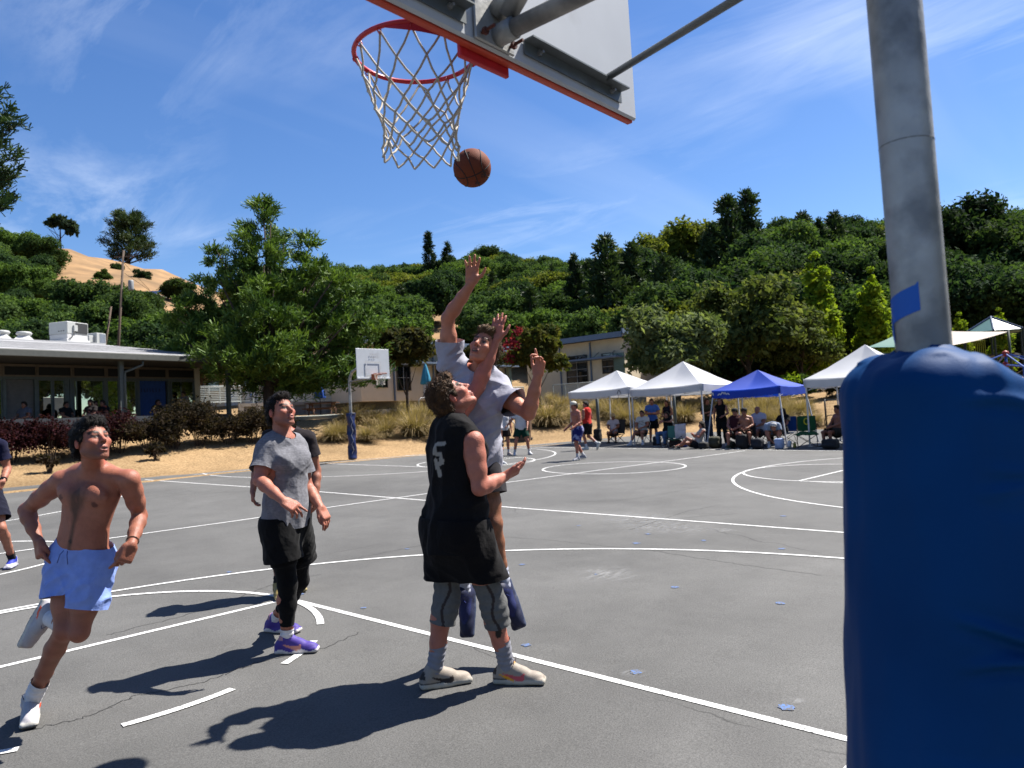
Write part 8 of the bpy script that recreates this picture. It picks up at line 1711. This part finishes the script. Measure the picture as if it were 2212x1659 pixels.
# ---------------------------------------------------------------- people further off
def bgp(p, face, label, pose='stand', s=1.0, arms=None, top=None, bottom=None, hair=(0.02, 0.014, 0.01), hairstyle='short', skin=(0.4, 0.22, 0.16), fem=False, shoe=(0.5, 0.5, 0.5), sock=None, hat=None, look=None, bulk=1.0, h=0.021, legs=None, lean=0.0, hip=None):
    f = nrm(A(face[0], face[1], 0)); r = A(f[1], -f[0], 0); p = np.asarray(p, float); T = lambda x, y, z: p+(r*x+f*y+A(0, 0, z))*s
    D = dict(shL=(-.19, 0, 1.45), shR=(.19, 0, 1.45), elL=(-.25, -.03, 1.17), elR=(.25, -.03, 1.17), wrL=(-.25, .07, .93), wrR=(.25, .07, .93), hipL=(-.09, 0, .93), hipR=(.09, 0, .93), knL=(-.11, .03, .5), knR=(.11, .03, .5), anL=(-.13, 0, .088), anR=(.13, 0, .088), neck=(0, 0, 1.5), head=(0, .03, 1.655))
    if pose == 'sit': D.update(hipL=(-.09, 0, .5), hipR=(.09, 0, .5), knL=(-.16, .43, .5), knR=(.16, .43, .5), anL=(-.16, .42, .088), anR=(.16, .42, .088), neck=(0, -.1, 1.06), head=(0, -.04, 1.21), shL=(-.19, -.1, 1.01), shR=(.19, -.1, 1.01), elL=(-.25, .03, .77), elR=(.25, .03, .77), wrL=(-.1, .26, .68), wrR=(.1, .26, .66))
    if pose == 'lounge': D.update(hipL=(-.09, 0, .16), hipR=(.09, 0, .16), knL=(-.1, .4, .4), knR=(.1, .42, .22), anL=(-.1, .75, .1), anR=(.1, .84, .1), neck=(0, -.22, .68), head=(0, -.2, .84), shL=(-.19, -.2, .63), shR=(.19, -.2, .63), elL=(-.24, 0, .42), elR=(.24, 0, .42), wrL=(-.04, .12, .52), wrR=(.04, .14, .5))
    if pose == 'bend': D.update(hipL=(-.09, 0, .5), hipR=(.09, 0, .5), knL=(-.16, .43, .5), knR=(.16, .43, .5), anL=(-.16, .4, .088), anR=(.16, .42, .088), neck=(0, .42, .76), head=(0, .56, .68), shL=(-.19, .36, .74), shR=(.19, .36, .74), elL=(-.22, .42, .46), elR=(.22, .42, .46), wrL=(-.1, .5, .25), wrR=(.1, .52, .25), mid=(0, .14, .68))
    if arms == 'cross': D.update(elL=(-.27, .06, 1.2), elR=(.27, .06, 1.2), wrL=(.06, .23, 1.2), wrR=(-.06, .22, 1.17))
    if arms == 'cup': D.update(elR=(.27, -.02, 1.18), wrR=(.14, .25, 1.22), elL=(-.26, .02, 1.18), wrL=(.05, .2, 1.12))
    if arms == 'up': D.update(elL=(-.3, .15, .95), elR=(.28, .12, .9), wrL=(-.05, .3, .98), wrR=(.05, .3, .93))
    if legs: D.update(legs)
    if lean:
        for k in ('shL', 'shR', 'elL', 'elR', 'wrL', 'wrR', 'neck', 'head'): D[k] = (D[k][0], D[k][1]+lean*(D[k][2]-.9), D[k][2])
    J = {k: T(*v) for k, v in D.items()}; J['hf'] = nrm(f*0.95+A(0, 0, -0.05)) if look is None else nrm(look); J['hu'] = A(0, 0, 1.0)
    for q in 'LR':
        J['ft'+q] = f+r*(0.25 if q == 'R' else -0.25); J['fd'+q] = A(0, 0, -1.0)
        if D.get('toe'+q): v = D['toe'+q]; J['ft'+q] = r*v[0]+f*v[1]+A(0, 0, v[2]); w = D.get('sole'+q, (0, 0, -1)); J['fd'+q] = r*w[0]+f*w[1]+A(0, 0, w[2])
    O = dict(skin=skin, hair=hair, hairstyle=hairstyle, detail=False, h=h, s=s, fem=fem, bulk=bulk, handL=dict(pn=r), handR=dict(pn=-r), floor=float(p[2]), shoe=dict(col=shoe), sock=dict(col=sock, len=.13) if sock else None, hth=0.02)
    root, K = person(J, O, label)
    if bottom:
        kind, c = bottom[0], bottom[1]; cf = c
        if callable(c): cf = c
        if kind == 'shorts': S, up, lh = shorts(J, O, dict(frac=bottom[2] if len(bottom) > 2 else 0.75, r1=.118, r2=.132, infl=0.02, top=0.4, waist=0.1 if top else 0.2)); garment(root, 'shorts', S, h, cf, folds(up, lh, 0.012, 7))
        else: S, up, lh = trousers(J, O, dict(r0=.1, r=(.1, .088, .075, .074, .062))); garment(root, 'trousers', S, h, cf, folds(up, lh, 0.008, 7))
    if top:
        kind, c = top[0], top[1]; S, up, ls, fr_, pc, L = shirt(J, O, dict(hem=0.0, infl=.022, flare=.025, sleeve=None if kind == 'tank' else .6, sr=.085, hr=.075, hole=(.05, .02))); garment(root, 'shirt', S, h, (lambda V: c(V, pc, up, ls, fr_, L)) if callable(c) else c, folds(up, ls, 0.012, 7, 0.4, p[0]))
    if hat:
        Fm = K['Fm']; C = K['T'](0, 0.01, 0.07); m = mat('hat_'+str(hat[1]), hat[1], rough=0.9)
        if hat[0] == 'sun': V = MB().lathe(C, [(.22*s, -.01), (.2*s, .0), (.105*s, .01), (.1*s, .08), (.06*s, .11)], 16, Fm).build('hat', m, root, True)
        else: d = -1 if hat[0] == 'backcap' else 1; mb = MB().lathe(C, [(.106*s, -.03), (.108*s, .02), (.09*s, .065), (.03*s, .085)], 14, Fm); c2 = K['T'](0, d*0.15, .05); mb.box(c2, (.13*s, .1*s, .014), Fm, .004); mb.build('cap', m, root, True)
    return root, K, J
def build_bg():
    tc = lambda p: nrm(A(CAM[0]-p[0], CAM[1]-p[1], 0)); rt = lambda p: nrm(np.cross(A(0, 0, 1), tc(p)))   # rt: to the right in the picture
    def dirn(p, r, t): return rt(p)*r+tc(p)*t
    W_ = (0.6, 0.6, 0.63); BK = (0.012, 0.012, 0.013)
    # players on the far court
    p = G(1252, 994)
    def cm(V): n = noise3(V*A(9, 9, 9))+0.5*noise3(V*21); return blend(np.tile(A(0.02, 0.025, 0.16), (len(V), 1)), (0.4, 0.42, 0.6), (n > 0.28).astype(float)*0.8)
    bgp(p, dirn(p, -0.8, 0.5), 'shirtless man in backward white cap and blue patterned shorts jogging', s=1.0, skin=(0.42, 0.21, 0.16), bottom=('shorts', cm, 0.85), shoe=(0.3, 0.31, 0.36), sock=W_, hat=('backcap', (0.6, 0.58, 0.52)), legs=dict(anL=(-.1, .12, .088), anR=(.1, -.22, .12), knR=(.11, .02, .5), knL=(-.1, .15, .52), wrL=(-.3, .3, 1.02), elL=(-.28, .05, 1.15), wrR=(.28, .2, 1.0)), lean=0.08)
    p = G(1272, 972)
    bgp(p, dirn(p, -0.75, -0.55), 'man in red tank top and black shorts running behind the shirtless man', s=1.0, top=('tank', (0.55, 0.04, 0.03)), bottom=('shorts', BK, 0.8), shoe=(0.6, 0.62, 0.6), sock=W_, look=dirn(p, -0.95, 0.3), legs=dict(knL=(-.1, .12, .52), anL=(-.1, .02, .1), knR=(.1, .06, .5), anR=(.12, -.34, .22), toeR=(0, .5, -.8), soleR=(0, -.85, -.5), wrL=(-.2, .28, 1.1), wrR=(.2, .3, 1.12)))
    p = G(1092, 984); bgp(p, dirn(p, 0.3, 0.9), 'player in white T-shirt and dark brown shorts behind the jumping man', s=0.98, top=('tee', W_), bottom=('shorts', (0.03, 0.018, 0.018), 0.6), shoe=(0.35, 0.3, 0.3), sock=W_)
    p = G(1128, 983); bgp(p, dirn(p, 0.15, 0.95), 'player in white T-shirt and dark green shorts leaning forward', s=1.0, top=('tee', W_), bottom=('shorts', (0.006, 0.045, 0.03), 0.7), shoe=(0.62, 0.62, 0.64), sock=W_, lean=0.12, legs=dict(anL=(-.26, 0, .088), anR=(.26, 0, .088), knL=(-.2, .08, .5), knR=(.2, .08, .5), elR=(.34, .05, 1.2), wrR=(.5, .14, 1.05), wrL=(-.2, .2, .95)))
    p = G(1068, 1004)
    def cj(V, pc, up, ls, fr_, L):
        c = np.tile(A(0.02, 0.06, 0.5), (len(V), 1)); x = (V-pc)@ls; z = ((V-pc)@up)/L-0.62; y = (V-pc)@fr_; d = np.full(len(V), 9.0); P_ = [(-.06, .2), (.05, .2), (.06, .05), (-.05, -.1), (-.06, -.16), (.07, -.16)]
        for a, b in zip(P_[:-1], P_[1:]): a = A(*a); b = A(*b); q = np.stack([x, z*L], 1)-a; hh = np.clip(q@(b-a)/((b-a)@(b-a)), 0, 1); d = np.minimum(d, np.linalg.norm(q-hh[:, None]*(b-a), axis=1))
        return blend(c, (0.65, 0.65, 0.68), ((d < 0.02)).astype(float))
    bgp(p, dirn(p, 0.45, 0.85), 'player in blue numbered jersey bending low, half hidden by the jumping man', pose='stand', s=0.98, top=('tank', cj), bottom=('shorts', (0.1, 0.1, 0.13), 0.8), shoe=(0.5, 0.52, 0.56), sock=W_, lean=0.35, legs=dict(hipL=(-.09, -.1, .82), hipR=(.09, -.1, .82), knL=(-.2, .15, .46), knR=(.2, .15, .46), anL=(-.24, 0, .088), anR=(.24, 0, .088)))
    # under the canopies
    p = G(1327, 956); bgp(p-A(0, 0, .06), dirn(p, -0.2, 0.95), 'seated person in wide straw sun hat and white top', 'sit', s=0.93, top=('tee', (0.55, 0.5, 0.55)), bottom=('shorts', (0.12, 0.08, 0.1), .7), shoe=(0.06, 0.04, 0.03), hat=('sun', (0.42, 0.32, 0.18)), skin=(0.4, 0.22, 0.15))
    p = G(1390, 961)
    def ct(V, pc, up, ls, fr_, L):
        c = np.tile(A(0.6, 0.58, 0.55), (len(V), 1)); x = (V-pc)@ls; t = ((V-pc)@up)/L; y = (V-pc)@fr_; w = (y > 0.05)*(np.abs(x) < 0.1)*((np.abs(t-0.72) < .03)+(np.abs(t-.6) < .03)+(np.abs(t-.48) < .025))*(np.sin(x*110+t*30) > -0.3); return blend(c, (0.08, 0.06, 0.06), np.clip(w, 0, 1)*0.8)
    bgp(p, dirn(p, -0.35, 0.9), 'seated man in white T-shirt with lettering, legs stretched out', 'sit', s=1.0, top=('tee', ct), bottom=('shorts', BK, .6), shoe=W_, sock=W_, legs=dict(knR=(.16, .45, .48), anR=(.25, .72, .1), knL=(-.14, .45, .5), anL=(-.14, .42, .088)))
    p = G(1413, 957); bgp(p, dirn(p, 0.05, 0.95), 'standing man in blue T-shirt with arms crossed', s=1.0, arms='cross', top=('tee', (0.07, 0.17, 0.5)), bottom=('shorts', BK, .8), shoe=(0.05, 0.05, 0.05))
    p = G(1446, 955); bgp(p, dirn(p, -0.6, 0.8), 'standing woman in navy tank top holding a white cup', s=0.95, arms='cup', fem=True, top=('tank', (0.012, 0.013, 0.03)), bottom=('trousers', (0.02, 0.02, 0.03)), hair=(0.11, 0.055, 0.025), hairstyle='long'); q = G(1446, 955); c = W(1436, 901, 30.6); e = empty('cup', c, 'white paper cup in the hand of the standing woman', 'cup'); MB().lathe(c, [(.035, -.07), (.045, .07), (.047, .08)], 12).build('cup', mat('paper_white', (0.7, 0.7, 0.7)), e, True)
    p = G(1443, 963); bgp(p, dirn(p, -0.55, 0.8), 'seated woman in black top and blue jeans with arms raised', 'sit', s=0.95, arms='up', fem=True, top=('tank', BK), bottom=('trousers', (0.09, 0.17, 0.32)), hair=(0.02, 0.014, 0.01), hairstyle='long', shoe=(0.06, 0.03, 0.03))
    p = G(1507, 969); bgp(p, dirn(p, -0.95, 0.3), 'woman in white top lounging on the ground with crossed legs', 'lounge', s=0.95, fem=True, top=('tank', (0.5, 0.45, 0.42)), bottom=('shorts', (0.02, 0.02, 0.03), .6), hair=(0.03, 0.018, 0.01), hairstyle='long', shoe=(0.03, 0.02, 0.015))
    p = G(1532, 957); bgp(p, dirn(p, 0.6, 0.8), 'standing woman in olive top beside the blue canopy leg', s=0.96, arms='cup', fem=True, top=('tee', (0.05, 0.045, 0.025)), bottom=('trousers', (0.03, 0.045, 0.08)), hair=(0.07, 0.03, 0.015), hairstyle='long', shoe=(0.3, 0.3, 0.32))
    p = G(1562, 963); bgp(p, dirn(p, -0.2, 0.95), 'standing woman all in black with long hair under the blue canopy', s=0.97, fem=True, top=('tank', (0.008, 0.008, 0.008)), bottom=('trousers', (0.012, 0.014, 0.014)), hair=(0.05, 0.022, 0.012), hairstyle='long', legs=dict(wrL=(-.12, .18, 1.1), elL=(-.27, .02, 1.2)))
    p = G(1592, 968); bgp(p, dirn(p, -0.25, 0.95), 'seated man in maroon sleeveless shirt and black cap', 'sit', s=1.0, top=('tank', (0.05, 0.012, 0.018)), bottom=('shorts', (0.03, 0.035, 0.035), .8), hat=('cap', (0.012, 0.012, 0.012)), bulk=1.1, skin=(0.34, 0.19, 0.15), shoe=(0.05, 0.06, 0.03))
    p = G(1613, 968); bgp(p, dirn(p, -0.1, 0.95), 'seated shirtless man in black backward cap leaning on his knees', 'sit', s=1.0, bottom=('shorts', (0.25, 0.18, 0.13), .7), hat=('backcap', (0.01, 0.01, 0.01)), skin=(0.33, 0.18, 0.12), shoe=(0.02, 0.02, 0.02), lean=0.25)
    p = G(1640, 964); bgp(p, dirn(p, -0.45, 0.85), 'seated heavy man in white T-shirt and sunglasses', 'sit', s=1.03, bulk=1.15, top=('tee', (0.5, 0.48, 0.54)), bottom=('shorts', (0.04, 0.04, 0.05), .8), skin=(0.36, 0.2, 0.15), hair=(0.06, 0.05, 0.045), hairstyle='none', shoe=W_, sock=W_)
    p = G(1668, 966); bgp(p, dirn(p, 0.15, 0.95), 'man in pale striped shirt and white cap bending over to his feet', 'bend', s=1.0, top=('tee', (0.3, 0.35, 0.45)), bottom=('shorts', (0.45, 0.46, 0.55), .6), hat=('cap', (0.5, 0.5, 0.52)), shoe=W_, sock=W_)
    p = G(1693, 960); bgp(p, dirn(p, -0.6, 0.7), 'seated woman in black with long dark hair beside the blue chair', 'sit', s=0.95, fem=True, top=('tee', (0.01, 0.01, 0.011)), bottom=('trousers', (0.012, 0.012, 0.014)), hair=(0.012, 0.009, 0.008), hairstyle='long', shoe=BK)
    p = G(1812, 966); bgp(p, dirn(p, -0.75, 0.6), 'seated shirtless man under the last canopy beside the blue pad', 'sit', s=1.0, bottom=('shorts', (0.02, 0.02, 0.02), .8), skin=(0.28, 0.14, 0.1), shoe=BK)
    # in the shade of the low building, painted into their dark clothes and skin
    base = W(0, 767, 27.0)
    for k, (u, d, ps, lb, c, hs, fm) in enumerate(((50, 28.4, 'sit', 'seated figure in pale shirt at the far left of the terrace', (0.12, 0.13, 0.17), 'short', False), (145, 29.8, 'sit', 'dark seated figure before the double window post', (0.012, 0.012, 0.014), 'short', False), (193, 29.4, 'sit', 'dark-haired woman seated before the bright window', (0.03, 0.025, 0.025), 'long', True), (208, 30.4, 'sit', 'dark seated figure right of the dark-haired woman', (0.014, 0.014, 0.016), 'short', False), (220, 30.2, 'sit', 'second dark seated figure right of the dark-haired woman', (0.012, 0.012, 0.015), 'short', False), (343, 32.0, 'sit', 'dark seated figure before the blue banner', (0.012, 0.014, 0.02), 'short', False), (398, 34.2, 'stand', 'standing figure in white patterned top by the last window', (0.2, 0.19, 0.21), 'short', False))):
        p = W(u, 880, d); p[2] = 2.14; bgp(p+A(0, 0, 0.0), dirn(p, 0.5 if k % 2 else -0.5, 0.6), lb, ps, s=0.98, top=('tee', c), bottom=('trousers', (0.02, 0.02, 0.025)), hairstyle=hs, fem=fm, skin=(0.25, 0.14, 0.1), shoe=BK, h=0.024)
build_bg()
